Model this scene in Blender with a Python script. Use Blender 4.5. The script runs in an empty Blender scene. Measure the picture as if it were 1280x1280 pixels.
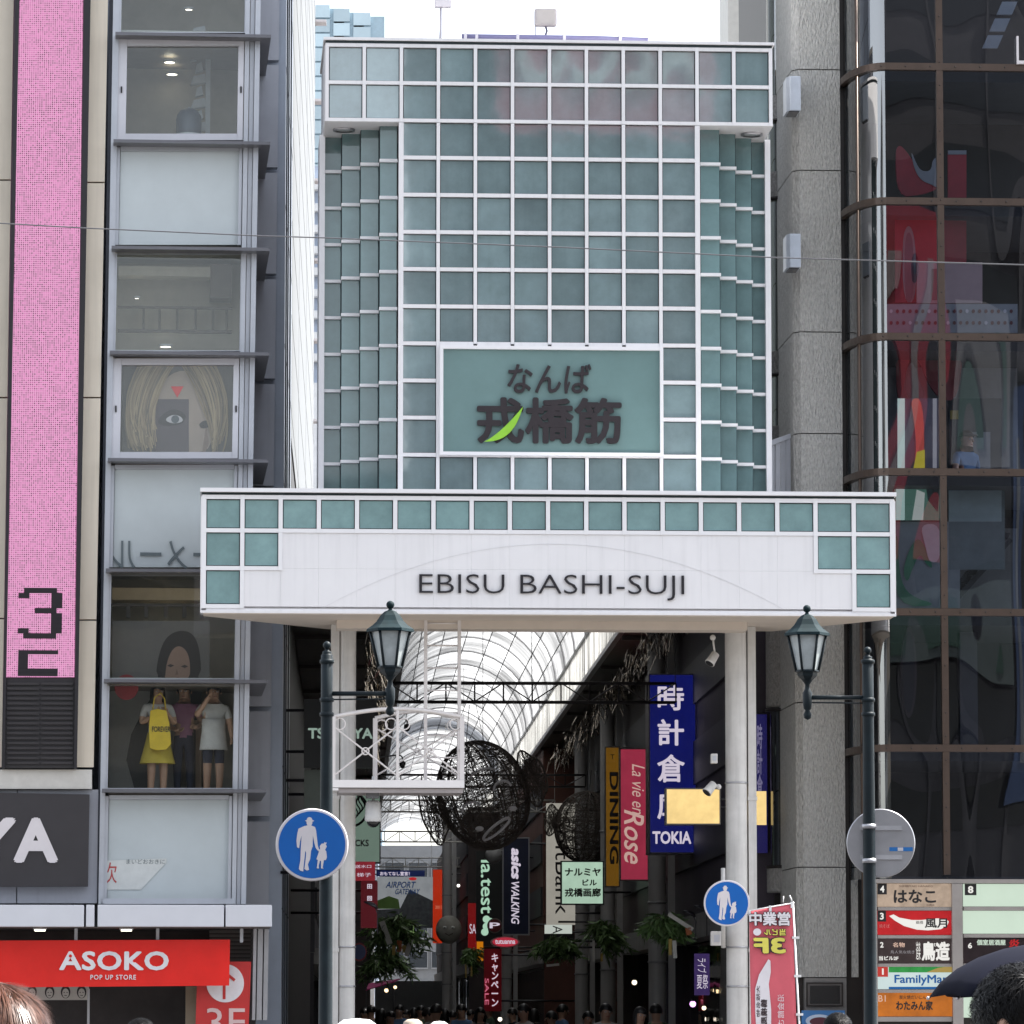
import bpy, bmesh, math, random
from mathutils import Vector, Matrix, noise
from mathutils.geometry import tessellate_polygon
R = math.radians
rnd = random.Random(7)
SC = bpy.context.scene
COL = SC.collection
PI = math.pi

# ------------------------------------------------------------------ camera
FPX, HZ, EYE = 5900.0, 1262.0, 1.6          # focal length and horizon in photo pixels, eye height
PITCH = math.atan((HZ - 640) / FPX)
cd = bpy.data.cameras.new('camera')
cd.sensor_width = 36; cd.lens = 36 * FPX / 1280; cd.clip_start = .5; cd.clip_end = 4000
cam = bpy.data.objects.new('camera', cd); COL.objects.link(cam)
cam.location = (0, 0, EYE); cam.rotation_euler = (PI / 2 + PITCH, 0, 0)
SC.camera = cam
# ------------------------------------------------------------------ sky, sun, exposure
SUN = Vector((.52, .16, .84)).normalized()   # towards the sun
w = bpy.data.worlds.new("World"); SC.world = w; w.use_nodes = True
nt = w.node_tree
sky = nt.nodes.new('ShaderNodeTexSky'); sky.sky_type = 'NISHITA'; sky.sun_disc = False
sky.sun_elevation = math.asin(SUN.z); sky.sun_rotation = math.atan2(SUN.x, SUN.y)
sky.dust_density = 2.0; sky.air_density = 1.0; sky.ozone_density = 1.0
hs = nt.nodes.new('ShaderNodeHueSaturation'); hs.inputs['Saturation'].default_value = .36   # a hazy, whitish summer sky
nt.links.new(sky.outputs[0], hs.inputs['Color']); nt.links.new(hs.outputs[0], nt.nodes['Background'].inputs[0])
nt.nodes['Background'].inputs[1].default_value = .12
ld = bpy.data.lights.new('sun', 'SUN'); ld.energy = 3.6; ld.angle = R(.5); ld.color = (1, .96, .9)
lo = bpy.data.objects.new('sun', ld); COL.objects.link(lo); lo.location = (30, 20, 60)
lo.rotation_euler = SUN.to_track_quat('Z', 'Y').to_euler()
SC.view_settings.view_transform = 'Standard'; SC.view_settings.look = 'None'
EXPO = 1.85
SC.view_settings.exposure = EXPO; SC.view_settings.gamma = 1
SC.render.engine = 'CYCLES'
SC.cycles.use_denoising = True
SC.cycles.max_bounces = 10; SC.cycles.transparent_max_bounces = 16; SC.cycles.glossy_bounces = 4
SC.cycles.sample_clamp_indirect = 6; SC.cycles.caustics_reflective = False; SC.cycles.caustics_refractive = False

# ------------------------------------------------------------------ materials
MATS = {}
def mat(name, col, rough=.5, metal=0., var=.12, scale=3., bump=0., bscale=40., spec=.5, ior=1.5, emit=None, estr=0., stretch=(1, 1, 1), island=0., grime=0.):
    if name in MATS: return MATS[name]
    m = bpy.data.materials.new(name); m.use_nodes = True; n = m.node_tree; L = n.links.new
    b = n.nodes['Principled BSDF']
    b.inputs['Roughness'].default_value = rough; b.inputs['Metallic'].default_value = metal
    b.inputs['Specular IOR Level'].default_value = spec; b.inputs['IOR'].default_value = ior
    tc = n.nodes.new('ShaderNodeTexCoord'); mp = n.nodes.new('ShaderNodeMapping'); mp.inputs['Scale'].default_value = stretch
    L(tc.outputs['Object'], mp.inputs['Vector'])
    nz = n.nodes.new('ShaderNodeTexNoise'); nz.inputs['Scale'].default_value = scale; nz.inputs['Detail'].default_value = 6
    nz.inputs['Roughness'].default_value = .65
    L(mp.outputs[0], nz.inputs['Vector'])
    mr = n.nodes.new('ShaderNodeMapRange'); mr.inputs[1].default_value = .3; mr.inputs[2].default_value = .7
    mr.inputs[3].default_value = 1 - var; mr.inputs[4].default_value = 1 + var
    L(nz.outputs['Fac'], mr.inputs[0])
    val = mr.outputs[0]
    if island:
        ge = n.nodes.new('ShaderNodeNewGeometry'); m2 = n.nodes.new('ShaderNodeMapRange')
        m2.inputs[3].default_value = 1 - island; m2.inputs[4].default_value = 1 + island
        L(ge.outputs['Random Per Island'], m2.inputs[0])
        mu = n.nodes.new('ShaderNodeMath'); mu.operation = 'MULTIPLY'; L(val, mu.inputs[0]); L(m2.outputs[0], mu.inputs[1]); val = mu.outputs[0]
    if grime:
        g = n.nodes.new('ShaderNodeTexNoise'); g.inputs['Scale'].default_value = 1.4; g.inputs['Detail'].default_value = 8
        gm = n.nodes.new('ShaderNodeMapping'); gm.inputs['Scale'].default_value = (9, 9, .5)
        L(tc.outputs['Object'], gm.inputs[0]); L(gm.outputs[0], g.inputs['Vector'])
        m3 = n.nodes.new('ShaderNodeMapRange'); m3.inputs[1].default_value = .5; m3.inputs[2].default_value = .8; m3.inputs[3].default_value = 1; m3.inputs[4].default_value = 1 - grime
        L(g.outputs['Fac'], m3.inputs[0])
        mu = n.nodes.new('ShaderNodeMath'); mu.operation = 'MULTIPLY'; L(val, mu.inputs[0]); L(m3.outputs[0], mu.inputs[1]); val = mu.outputs[0]
    mx = n.nodes.new('ShaderNodeVectorMath'); mx.operation = 'SCALE'; mx.inputs[0].default_value = col[:3]
    L(val, mx.inputs['Scale']); L(mx.outputs[0], b.inputs['Base Color'])
    if bump:
        bn = n.nodes.new('ShaderNodeTexNoise'); bn.inputs['Scale'].default_value = bscale; bn.inputs['Detail'].default_value = 3
        L(mp.outputs[0], bn.inputs['Vector'])
        bp = n.nodes.new('ShaderNodeBump'); bp.inputs['Strength'].default_value = 1; bp.inputs['Distance'].default_value = bump
        L(bn.outputs['Fac'], bp.inputs['Height']); L(bp.outputs[0], b.inputs['Normal'])
    if emit:
        b.inputs['Emission Color'].default_value = (*emit, 1); b.inputs['Emission Strength'].default_value = estr
        if var > 0:
            me = n.nodes.new('ShaderNodeMath'); me.operation = 'MULTIPLY'; me.inputs[1].default_value = estr; L(val, me.inputs[0]); L(me.outputs[0], b.inputs['Emission Strength'])
    MATS[name] = m
    return m
def glass(name, tint, refl=.06, rough=.0, wob=0., wscale=1.5, stretch=(1, 1, 1)):
    """thin pane: tinted see-through plus mirror by angle"""
    if name in MATS: return MATS[name]
    m = bpy.data.materials.new(name); m.use_nodes = True; n = m.node_tree; L = n.links.new
    for x in list(n.nodes):
        if x.type != 'OUTPUT_MATERIAL': n.nodes.remove(x)
    out = [x for x in n.nodes if x.type == 'OUTPUT_MATERIAL'][0]
    t = n.nodes.new('ShaderNodeBsdfTransparent'); t.inputs[0].default_value = (*tint, 1)
    g = n.nodes.new('ShaderNodeBsdfGlossy'); g.inputs['Roughness'].default_value = rough
    lw = n.nodes.new('ShaderNodeLayerWeight'); lw.inputs[0].default_value = .5
    p = n.nodes.new('ShaderNodeMath'); p.operation = 'POWER'; p.inputs[1].default_value = 4; L(lw.outputs['Facing'], p.inputs[0])
    mr = n.nodes.new('ShaderNodeMapRange'); mr.inputs[3].default_value = refl; mr.inputs[4].default_value = .9; L(p.outputs[0], mr.inputs[0])
    mx = n.nodes.new('ShaderNodeMixShader'); L(mr.outputs[0], mx.inputs[0]); L(t.outputs[0], mx.inputs[1]); L(g.outputs[0], mx.inputs[2])
    L(mx.outputs[0], out.inputs[0])
    if wob:
        tc = n.nodes.new('ShaderNodeTexCoord'); mp = n.nodes.new('ShaderNodeMapping'); mp.inputs['Scale'].default_value = stretch
        nz = n.nodes.new('ShaderNodeTexNoise'); nz.inputs['Scale'].default_value = wscale; nz.inputs['Detail'].default_value = 1
        L(tc.outputs['Object'], mp.inputs[0]); L(mp.outputs[0], nz.inputs['Vector'])
        bp = n.nodes.new('ShaderNodeBump'); bp.inputs['Distance'].default_value = wob; L(nz.outputs['Fac'], bp.inputs['Height']); L(bp.outputs[0], g.inputs['Normal'])
    MATS[name] = m
    return m
def lin(r, g, b):
    f = lambda c: (c / 255 / 12.92 if c < 10 else ((c / 255 + .055) / 1.055) ** 2.4)
    return (f(r), f(g), f(b))
def lit(name, rgb, k=1., var=.1, scale=2.):
    """a backlit sign face that glows with this picture colour"""
    c = lin(*rgb)
    return mat(name, tuple(x * .12 for x in c), .25, 0, var, scale, emit=c, estr=k / 2 ** EXPO)
def paint(name, rgb, rough=.5, k=1., **kw):
    return mat(name, tuple(x * k for x in lin(*rgb)), rough, **kw)

# ------------------------------------------------------------------ geometry helpers
CP, SP = math.cos(PITCH), math.sin(PITCH)
def ray(px, py):
    a, b = (px - 640) / FPX, (640 - py) / FPX
    return Vector((a, CP - b * SP, SP + b * CP))
def at(px, py, Y):
    r = ray(px, py)
    return Vector((0, 0, EYE)) + r * (Y / r.y)
class Frame:
    """a vertical frame on the street: local x along the front, y into the depth, z up"""
    def __init__(s, ox, oy, oz=0., *r):
        yaw = r[-1] if r else 0.
        if len(r) == 2: oz = r[0]
        s.o = Vector((ox, oy, oz)); s.yaw = yaw
        s.xa = Vector((math.cos(yaw), math.sin(yaw), 0)); s.ya = Vector((-math.sin(yaw), math.cos(yaw), 0))
    def p(s, px, py, d=0.):
        r = ray(px, py); c = Vector((0, 0, EYE))
        t = (d - s.ya.dot(c - s.o)) / s.ya.dot(r)
        q = c + r * t - s.o
        return Vector((s.xa.dot(q), d, q.z))
    def u(s, px, py=900, d=0.): return s.p(px, py, d).x
    def z(s, py, px=640, d=0.): return s.p(px, py, d).z
    def root(s, name, label, cat, group=None):
        o = bpy.data.objects.new(name, None); COL.objects.link(o); o.empty_display_size = .3
        o.location = s.o; o.rotation_euler = (0, 0, s.yaw)
        return tag(o, label, cat, group)
def tag(o, label=None, cat=None, group=None, kind=None):
    if cat and not kind: kind = 'thing'
    for k, v in (('label', label), ('category', cat), ('group', group), ('kind', kind)):
        if v: o[k] = v
    return o
class MB:
    def __init__(s): s.v = []; s.f = []; s.m = []; s.sm = []
    def add(s, vs, fs, m=0, smooth=False):
        o = len(s.v); s.v += [tuple(x) for x in vs]
        for f in fs: s.f.append([i + o for i in f]); s.m.append(m); s.sm.append(smooth)
        return s
    def hexa(s, a, b, m=0):            # two quads of four corners, front and back, same order
        return s.add(list(a) + list(b), [(0, 1, 2, 3), (7, 6, 5, 4), (0, 4, 5, 1), (1, 5, 6, 2), (2, 6, 7, 3), (3, 7, 4, 0)], m)
    def box(s, x0, x1, y0, y1, z0, z1, m=0):
        return s.hexa([(x0, y0, z0), (x1, y0, z0), (x1, y0, z1), (x0, y0, z1)], [(x0, y1, z0), (x1, y1, z0), (x1, y1, z1), (x0, y1, z1)], m)
    def qbox(s, F, bl, br, tr, tl, d0, d1, m=0):         # front face through four pixels
        a = [F.p(x, y, d0) for x, y in (bl, br, tr, tl)]
        return s.hexa(a, [(p.x, d1, p.z) for p in a], m)
    def ppoly(s, F, pts, d0, d1, m=0):
        q = [F.p(x, y, d0) for x, y in pts]
        return s.poly([(p.x, p.z) for p in q], d0, d1, m)
    def pbox(s, F, px0, py0, px1, py1, d0, d1, m=0):     # a box whose front face fills this pixel rectangle at depth d0
        pm, qm = (py0 + py1) / 2, (px0 + px1) / 2
        x0, x1 = F.p(px0, pm, d0).x, F.p(px1, pm, d0).x
        z1, z0 = F.p(qm, py0, d0).z, F.p(qm, py1, d0).z
        return s.box(x0, x1, d0, d1, z0, z1, m)
    def poly(s, pts, y0, y1, m=0, sides=True):           # outline in x,z with thickness y0..y1
        n = len(pts); v2 = [Vector((p[0], p[1], 0)) for p in pts]
        tri = tessellate_polygon([v2])
        s.add([(p[0], y0, p[1]) for p in pts] + [(p[0], y1, p[1]) for p in pts],
              [tuple(t) for t in tri] + [tuple(i + n for i in reversed(t)) for t in tri] + ([(i, (i + 1) % n, (i + 1) % n + n, i + n) for i in range(n)] if sides else []), m)
        return s
    def slab(s, pts, z0, z1, m=0):                       # outline in x,y with thickness z0..z1
        n = len(pts); tri = tessellate_polygon([[Vector((p[0], p[1], 0)) for p in pts]])
        return s.add([(p[0], p[1], z0) for p in pts] + [(p[0], p[1], z1) for p in pts],
              [tuple(reversed(t)) for t in tri] + [tuple(i + n for i in t) for t in tri] + [(i, (i + 1) % n, (i + 1) % n + n, i + n) for i in range(n)], m)
    def tube(s, pts, r, n=8, m=0, closed=False, cap=True):
        pts = [Vector(p) for p in pts]; k = len(pts); rs = r if isinstance(r, (list, tuple)) else [r] * k
        vs = []; prev = None
        for i, p in enumerate(pts):
            if closed: t = pts[(i + 1) % k] - pts[i - 1]
            else: t = pts[min(i + 1, k - 1)] - pts[max(i - 1, 0)]
            if t.length < 1e-9: t = Vector((0, 0, 1))
            t.normalize()
            if prev is None:
                a = t.cross(Vector((0, 0, 1)));
                if a.length < .01: a = t.cross(Vector((1, 0, 0)))
            else: a = prev - t * prev.dot(t)
            if a.length < 1e-6: a = t.orthogonal()
            a.normalize(); prev = a; b = t.cross(a)
            for j in range(n):
                q = 2 * PI * (j + .5) / n
                vs.append(p + (a * math.cos(q) + b * math.sin(q)) * rs[i])
        fs = []
        for i in range(k if closed else k - 1):
            i2 = (i + 1) % k
            for j in range(n): fs.append((i * n + j, i * n + (j + 1) % n, i2 * n + (j + 1) % n, i2 * n + j))
        if cap and not closed: fs += [tuple(range(n - 1, -1, -1)), tuple(range((k - 1) * n, k * n))]
        return s.add(vs, fs, m, n > 5)
    def lathe(s, prof, c=(0, 0, 0), n=24, m=0, a0=0., a1=2 * PI, sx=1., sy=1., rot=0.):   # profile of (r, z)
        full = abs(a1 - a0 - 2 * PI) < 1e-6; k = n if full else n + 1; vs = []
        for r, z in prof:
            for j in range(k):
                q = a0 + (a1 - a0) * j / n + rot
                vs.append((c[0] + r * math.cos(q) * sx, c[1] + r * math.sin(q) * sy, c[2] + z))
        fs = []
        for i in range(len(prof) - 1):
            for j in range(n):
                j2 = (j + 1) % k
                fs.append((i * k + j, i * k + j2, (i + 1) * k + j2, (i + 1) * k + j))
        return s.add(vs, fs, m, n > 8)
    def ball(s, c, r, n=12, m=0, sc=(1, 1, 1)):
        prof = [(max(.001, r * math.sin(PI * i / n)), -r * math.cos(PI * i / n) * sc[2]) for i in range(n + 1)]
        return s.lathe(prof, c, n * 2, m, sx=sc[0], sy=sc[1])
    def disc(s, c, r, y0, y1, n=40, m=0):
        return s.poly([(c[0] + r * math.cos(2 * PI * i / n), c[1] + r * math.sin(2 * PI * i / n)) for i in range(n)], y0, y1, m)
    def build(s, name, mats, parent=None, bevel=0.):
        me = bpy.data.meshes.new(name); me.from_pydata(s.v, [], s.f)
        mats = mats if isinstance(mats, (list, tuple)) else [mats]
        for q in mats: me.materials.append(q)
        me.polygons.foreach_set('material_index', s.m); me.polygons.foreach_set('use_smooth', s.sm)
        me.update()
        bm = bmesh.new(); bm.from_mesh(me); bmesh.ops.recalc_face_normals(bm, faces=bm.faces); bm.to_mesh(me); bm.free()
        o = bpy.data.objects.new(name, me); COL.objects.link(o)
        if parent is not None: o.parent = parent
        if bevel:
            md = o.modifiers.new('bevel', 'BEVEL'); md.width = bevel; md.segments = 2; md.limit_method = 'ANGLE'
        return o
TXT = {}
def text_geo(body, bold=0., shear=0., space=1.):
    key = (body, bold, shear, space)
    if key in TXT: return TXT[key]
    c = bpy.data.curves.new('lettering', 'FONT'); c.body = body; c.shear = shear; c.extrude = .5; c.resolution_u = 3; c.offset = min(0, bold); c.space_character = space; c.space_line = .95
    o = bpy.data.objects.new('lettering', c); COL.objects.link(o)
    me = bpy.data.meshes.new_from_object(o.evaluated_get(bpy.context.evaluated_depsgraph_get()))
    vs = [v.co.copy() for v in me.vertices]; fs = [tuple(p.vertices) for p in me.polygons]
    bpy.data.objects.remove(o); bpy.data.curves.remove(c); bpy.data.meshes.remove(me)
    V, Fs = [], []
    offs = [(0, 0)] + ([(bold * math.cos(k * PI / 4), bold * math.sin(k * PI / 4)) for k in range(8)] if bold > 0 else [])
    for k, (a, b) in enumerate(offs):
        o0 = len(V); V += [Vector((v.x + a, v.y + b, v.z + k * .008)) for v in vs]; Fs += [tuple(i + o0 for i in f) for f in fs]
    x0, x1 = min(v.x for v in V), max(v.x for v in V); y0, y1 = min(v.y for v in V), max(v.y for v in V)
    V = [((v.x - x0) / (x1 - x0), (v.y - y0) / (y1 - y0), v.z + .5) for v in V]
    TXT[key] = (V, Fs, x1 - x0, y1 - y0)
    return TXT[key]
def add_text(mb, F, body, rect, d, t=.02, bold=0., shear=0., rot=0, mirror=False, m=0, space=1., lean=0.):
    """lettering filling this pixel rectangle, standing t proud of depth d; rot=1 turns it to read downwards"""
    V, Fs, _, _ = text_geo(body, bold, shear, space)
    px0, py0, px1, py1 = rect; pm, qm = (py0 + py1) / 2, (px0 + px1) / 2
    x0, x1 = F.p(px0, pm, d).x, F.p(px1, pm, d).x; z1, z0 = F.p(qm, py0, d).z, F.p(qm, py1, d).z
    out = []
    for (a, b, c) in V:
        if rot: a, b = b, 1 - a
        if mirror: a = 1 - a
        out.append((x0 + a * (x1 - x0) + lean * (b - .5) * (z1 - z0), d - c * t, z0 + b * (z1 - z0)))
    mb.add(out, Fs, m)
    return mb
def letters(F, body, rect, d, material, parent, name='lettering', **k):
    return add_text(MB(), F, body, rect, d, **k).build(name, material, parent)
def copy_tree(o, parent=None):
    c = o.copy(); COL.objects.link(c)
    if parent is not None: c.parent = parent
    for ch in o.children: copy_tree(ch, c)
    return c
def struct(name, mb, m):
    return tag(mb.build(name, m), kind='structure')

# shared materials
WHITE = mat('white_paint', (.8, .785, .79), .35, var=.03, scale=1.2, grime=.08)
WHITE2 = mat('white_trim', (.82, .81, .82), .3, var=.03)
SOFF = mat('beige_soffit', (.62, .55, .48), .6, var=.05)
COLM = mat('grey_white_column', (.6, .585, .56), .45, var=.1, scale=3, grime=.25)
TEAL = mat('teal_glass', (.185, .257, .266), .03, var=.16, scale=2.6, spec=1., ior=1.72, island=.2, bump=.0008, bscale=1.3, grime=.07)
TEALW = mat('teal_wing_glass', (.15, .24, .245), .04, var=.16, scale=2, spec=.8, island=.12)
GASK = mat('dark_gasket', (.02, .035, .04), .6)
BLACK = mat('black_letter', (.012, .01, .014), .4)
INK = mat('brown_black_letter', (.02, .014, .017), .45)
GREEN = mat('leaf_green', (.26, .55, .04), .4)
IRON = mat('dark_green_iron', (.009, .016, .02), .5, var=.3, scale=6, spec=.22, bump=.001, bscale=60)
LGLASS = mat('frosted_lamp_glass', (.42, .46, .46), .25, var=.15, scale=9)
SBLUE = mat('sign_blue', (.004, .115, .43), .3, var=.06)
SWHITE = mat('sign_white', (.66, .62, .63), .4, var=.05)
STEEL = mat('brushed_steel', (.42, .42, .44), .35, .7, var=.1, scale=4)
DARK = mat('dark_void', (.012, .012, .014), .8)
ALU = mat('aluminium', (.5, .52, .56), .4, .35, var=.06)
# ------------------------------------------------------------------ ground
g = MB(); g.box(-600, 600, -300, 1500, -.3, 0); struct('ground', g, mat('paving', (.17, .165, .16), .8, var=.15, scale=.6))
g = MB(); g.box(-600, 600, 4, 46, -.25, .004); struct('road', g, mat('asphalt', (.055, .055, .058), .85, var=.2, scale=2))
g = MB()
for i in range(-30, 30): g.box(i * 10, i * 10 + 5, 24.9, 25.1, -.2, .008)
struct('road_marking', g, mat('road_paint', (.6, .6, .58), .7))
g = MB(); g.box(-600, 600, 46, 46.2, -.2, .13); g.box(-600, 600, 3.8, 4, -.2, .13); struct('kerb', g, mat('kerb_stone', (.35, .34, .33), .8))

# ------------------------------------------------------------------ the arcade gate
o = at(687.5, 900, 63)
G = Frame(o.x, o.y, 0, R(3.5))
gate = G.root('arcade_gate', 'white gridded gate tower with teal glass squares over the arcade entrance', 'gate')
P = .502
Zr = [G.z(152.5 + (616 - 152.5) * k / 10, 687.5) for k in range(11)]     # shaft row lines, top to bottom
Zt = [G.z(y, 687.5) for y in (59.5, 106, 152.5)]                          # crown row lines
def grid(mb, us, zs, wv, wh, d0, d1, m=0):
    for u in us: mb.box(u - wv / 2, u + wv / 2, d0, d1, min(zs) - wh / 2, max(zs) + wh / 2, m)
    for z in zs:
        for a, b in zip(us[:-1], us[1:]): mb.box(a + wv / 2, b - wv / 2, d0 + .004, d1, z - wh / 2, z + wh / 2, m)
def panes(mb, us, zs, d, inset=.03, m=0, skip=lambda i, j: False):
    for i, (a, b) in enumerate(zip(us[:-1], us[1:])):
        for j, (t, bt) in enumerate(zip(zs[:-1], zs[1:])):
            if skip(i, j): continue
            mb.box(a + inset, b - inset, d, d + .02, bt + inset, t - inset, m)
uc = [P * (k - 6) for k in range(13)]; us8 = [P * (k - 4) for k in range(9)]
WV = .047
crown = MB(); grid(crown, uc, Zt, WV, WV, -.02, .06)
crown.box(uc[0] - .03, uc[-1] + .03, .075, 2.3, Zt[2] + .0, Zt[0] + .02)
crown.box(uc[0] - .05, uc[-1] + .05, -.05, 2.35, Zt[0] + .062, Zt[0] + .1)
co = crown.build('crown_frame', WHITE, gate)
q = MB(); q.box(uc[0] - .02, uc[-1] + .02, -.01, 2.3, Zt[0] + .027, Zt[0] + .061)
q.build('shadow_gap', GASK, gate)
q = MB(); panes(q, uc, Zt, .03, .036); q.build('crown_glazing', TEAL, gate)
q = MB(); q.box(uc[0] + .02, uc[-1] - .02, .051, .074, Zt[2] + .02, Zt[0] - .02); q.build('crown_gasket', GASK, gate)
# the shaft; the name board takes rows 6..8 and columns 1..6
inb = lambda i, j: 1 <= i <= 6 and 6 <= j <= 8
sh = MB()
for k, u in enumerate(us8):
    wv = .066 if k in (0, 8) else WV
    if 2 <= k <= 6:
        sh.box(u - wv / 2, u + wv / 2, -.02, .06, Zr[6], Zr[0] - .03); sh.box(u - wv / 2, u + wv / 2, -.02, .06, Zr[10], Zr[9])
    else: sh.box(u - wv / 2, u + wv / 2, -.02, .06, Zr[10], Zr[0] - .03)
for j, z in enumerate(Zr[1:], 1):
    for i in range(8):
        if j in (7, 8) and 1 <= i <= 6: continue
        sh.box(us8[i] + .026, us8[i + 1] - .026, -.016, .06, z - .025, z + .025)
sh.box(us8[0], us8[-1], .075, 2.2, Zr[10], Zr[0] - .05)
sh.build('shaft_frame', WHITE, gate)
q = MB(); panes(q, us8, Zr, .03, .036, skip=inb); q.build('shaft_glazing', TEAL, gate)
q = MB(); q.box(us8[0] + .02, us8[-1] - .02, .051, .074, Zr[10] + .02, Zr[0] - .06); q.build('shaft_gasket', GASK, gate)
# name board
bx = MB(); fw = .045
x0, x1 = G.u(549.5, 500), G.u(828.5, 500); z1, z0 = G.z(434, 687), G.z(570.5, 687)
bx.box(x0, x1, -.1, .06, z1 - fw, z1); bx.box(x0, x1, -.1, .06, z0, z0 + fw); bx.box(x0, x0 + fw, -.1, .06, z0 + fw, z1 - fw); bx.box(x1 - fw, x1, -.1, .06, z0 + fw, z1 - fw)
board = bx.build('name_board', WHITE2, gate)
q = MB(); q.box(x0 + fw, x1 - fw, -.05, .055, z0 + fw, z1 - fw)
q.build('board_panel', mat('teal_board', (.15, .245, .24), .2, var=.1, scale=1.1, spec=.6), board)
letters(G, 'なんば', (634, 455, 739, 492), -.06, INK, board, t=.03, bold=.014, shear=.08)
letters(G, '戎橋筋', (596, 497, 777, 555), -.06, INK, board, t=.03, bold=.026)
lf = []
for k in range(13):
    t = k / 12; lf.append((606 + t * 48 + 6 * math.sin(PI * t), 551 - t * 44 + 6 * math.sin(PI * t) ** 1))
top = [(606 + t * 48 - 1 * math.sin(PI * t), 551 - t * 44 - (-9) * math.sin(PI * t) * (1 - .2 * t)) for t in [k / 12 for k in range(13)]]
cv = [(605 + 49 * t + 10 * math.sin(PI * t) * .1, 552 - 44 * t ** 1.25 + 0) for t in [k / 14 for k in range(15)]]
cv2 = [(605 + 49 * t + 7 * math.sin(PI * t), 552 - 44 * t ** 1.25 + 8 * math.sin(PI * t)) for t in [k / 14 for k in range(15)]]
pts = [G.p(a, b, -.12) for a, b in cv] + [G.p(a, b, -.12) for a, b in reversed(cv2[1:-1])]
MB().poly([(p.x, p.z) for p in pts], -.135, -.115).build('leaf_stroke', GREEN, board)
# stepped wings
for side in (-1, 1):
    px = {-1: [(474, 496), (450, 473), (426.5, 449.5), (404, 426)], 1: [(876, 900.5), (900, 920.5), (920, 940.5), (940, 959)]}[side]
    wing = MB().box(G.u(px[0][0], 400, .31), G.u(px[0][1], 400, .31), 2.21, 2.25, Zr[10], Zr[0] - .004).build('wing_back', GASK, gate)
    for k, (a, b) in enumerate(px):
        d = .30 * (k + 1); gl, lg, bk = MB(), MB(), MB()
        ua, ub = G.u(a, 400, d), G.u(b, 400, d)
        for j in range(10):
            top = Zr[j] - .02 if j else Zr[0] - .005
            gl.box(ua + .006, ub - .006, d, d + .02, Zr[j + 1] + .004, top)
        lg_a, lg_b = (ua - .005, ub + .03) if side < 0 else (ua - .03, ub + .005)
        for j in range(1, 10): lg.box(ua - .004, ub + .004, d - .07, d + .03, Zr[j] - .02, Zr[j] + .021)
        bk.box(ua, ub, d + .021, 2.2, Zr[10], Zr[0] - .004)
        gl.build('wing_glazing', TEALW, wing); lg.build('ledge_trim', WHITE2, wing); bk.build('wing_backing', GASK, wing)
    pil = MB(); e = G.u(403.5 if side < 0 else 958, 400, 1.2); pil.box(e - .02 - (.035 if side < 0 else 0), e + .02 + (.035 if side > 0 else 0), 1.1, 2.2, Zr[10] - .3, Zr[0] - .004)
    pil.build('edge_post', WHITE2, gate)
    dl = MB(); c = G.p(430 if side < 0 else 940, 157, .5)
    dl.lathe([(.12, -.03), (.15, -.03), (.15, 0)], (c.x, .55, Zr[0] - .026), 24, 0); dl.lathe([(.001, -.012), (.12, -.012)], (c.x, .55, Zr[0] - .026), 24, 1)
    dl.build('downlight', [STEEL, LGLASS], gate)
q = MB(); q.box(uc[0] - .03, us8[0] - .034, .0, 2.3, Zt[2] - .026, Zt[2] - .001); q.box(us8[-1] + .034, uc[-1] + .03, .0, 2.3, Zt[2] - .026, Zt[2] - .001)
q.build('crown_soffit', WHITE, gate)
# fascia box
DF = -.95
fx = [G.u(255 + (1115 - 255) * k / 18, 690, DF) for k in range(19)]
fz = [G.z(y, 687, DF) for y in (624, 665.5, 712.5, 760)]
zb, zt = G.z(768.5, 687, DF), G.z(617, 687, DF)
xl, xr = fx[0] - .045, fx[-1] + .045
body = MB(); body.slab([(xl, DF + .05), (xr, DF + .05), (xr, DF + .35), (G.u(968, 780, 1.4), 1.5), (G.u(408, 780, 1.4), 1.5), (xl, DF + .35)], zb + .012, zt - .05)
fas = body.build('fascia', WHITE, gate)
cells = [(i, 0) for i in range(18)] + [(0, 1), (1, 1), (16, 1), (17, 1), (0, 2), (17, 2)]
q, fr, sk = MB(), MB(), MB()
for i, j in cells:
    sk.box(fx[i] + .02, fx[i + 1] - .02, DF + .03, DF + .05, fz[j + 1] + .02, fz[j] - .02)
    q.box(fx[i] + .04, fx[i + 1] - .04, DF + .005, DF + .029, fz[j + 1] + .04, fz[j] - .04)
for j in range(3):
    for i in range(19):
        if (i, j) in cells or (i - 1, j) in cells: fr.box(fx[i] - .028, fx[i] + .028, DF - .03, DF + .05, fz[j + 1] - .0275, fz[j] - .0285 if j else fz[j] + .028)
for j in range(4):
    for i in range(18):
        if (i, j) in cells or (i, j - 1) in cells: fr.box(fx[i] + .0285, fx[i + 1] - .0285, DF - .026, DF + .05, fz[j] - .027, fz[j] + .027)
white = MB()
for j, rng in ((1, (2, 16)), (2, (1, 17))):
    for i in range(*rng):
        white.box(fx[i] + (.03 if (i - 1, j) in cells else .0006), fx[i + 1] - (.03 if (i + 1, j) in cells else .0006), DF - .012, DF + .05, fz[j + 1] + .0006, fz[j] - (.0285 if (i, j - 1) in cells else .0006))
white.box(fx[0] + .0285, fx[-1] - .0285, DF - .014, DF + .05, zb + .035, fz[3] - (.028))
white.box(xl, xr, DF - .04, DF + .05, zb, zb + .033)
white.box(xl, fx[0] - .0285, DF - .03, DF + .05, zb + .034, fz[0]); white.box(fx[-1] + .0285, xr, DF - .03, DF + .05, zb + .034, fz[0])
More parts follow.
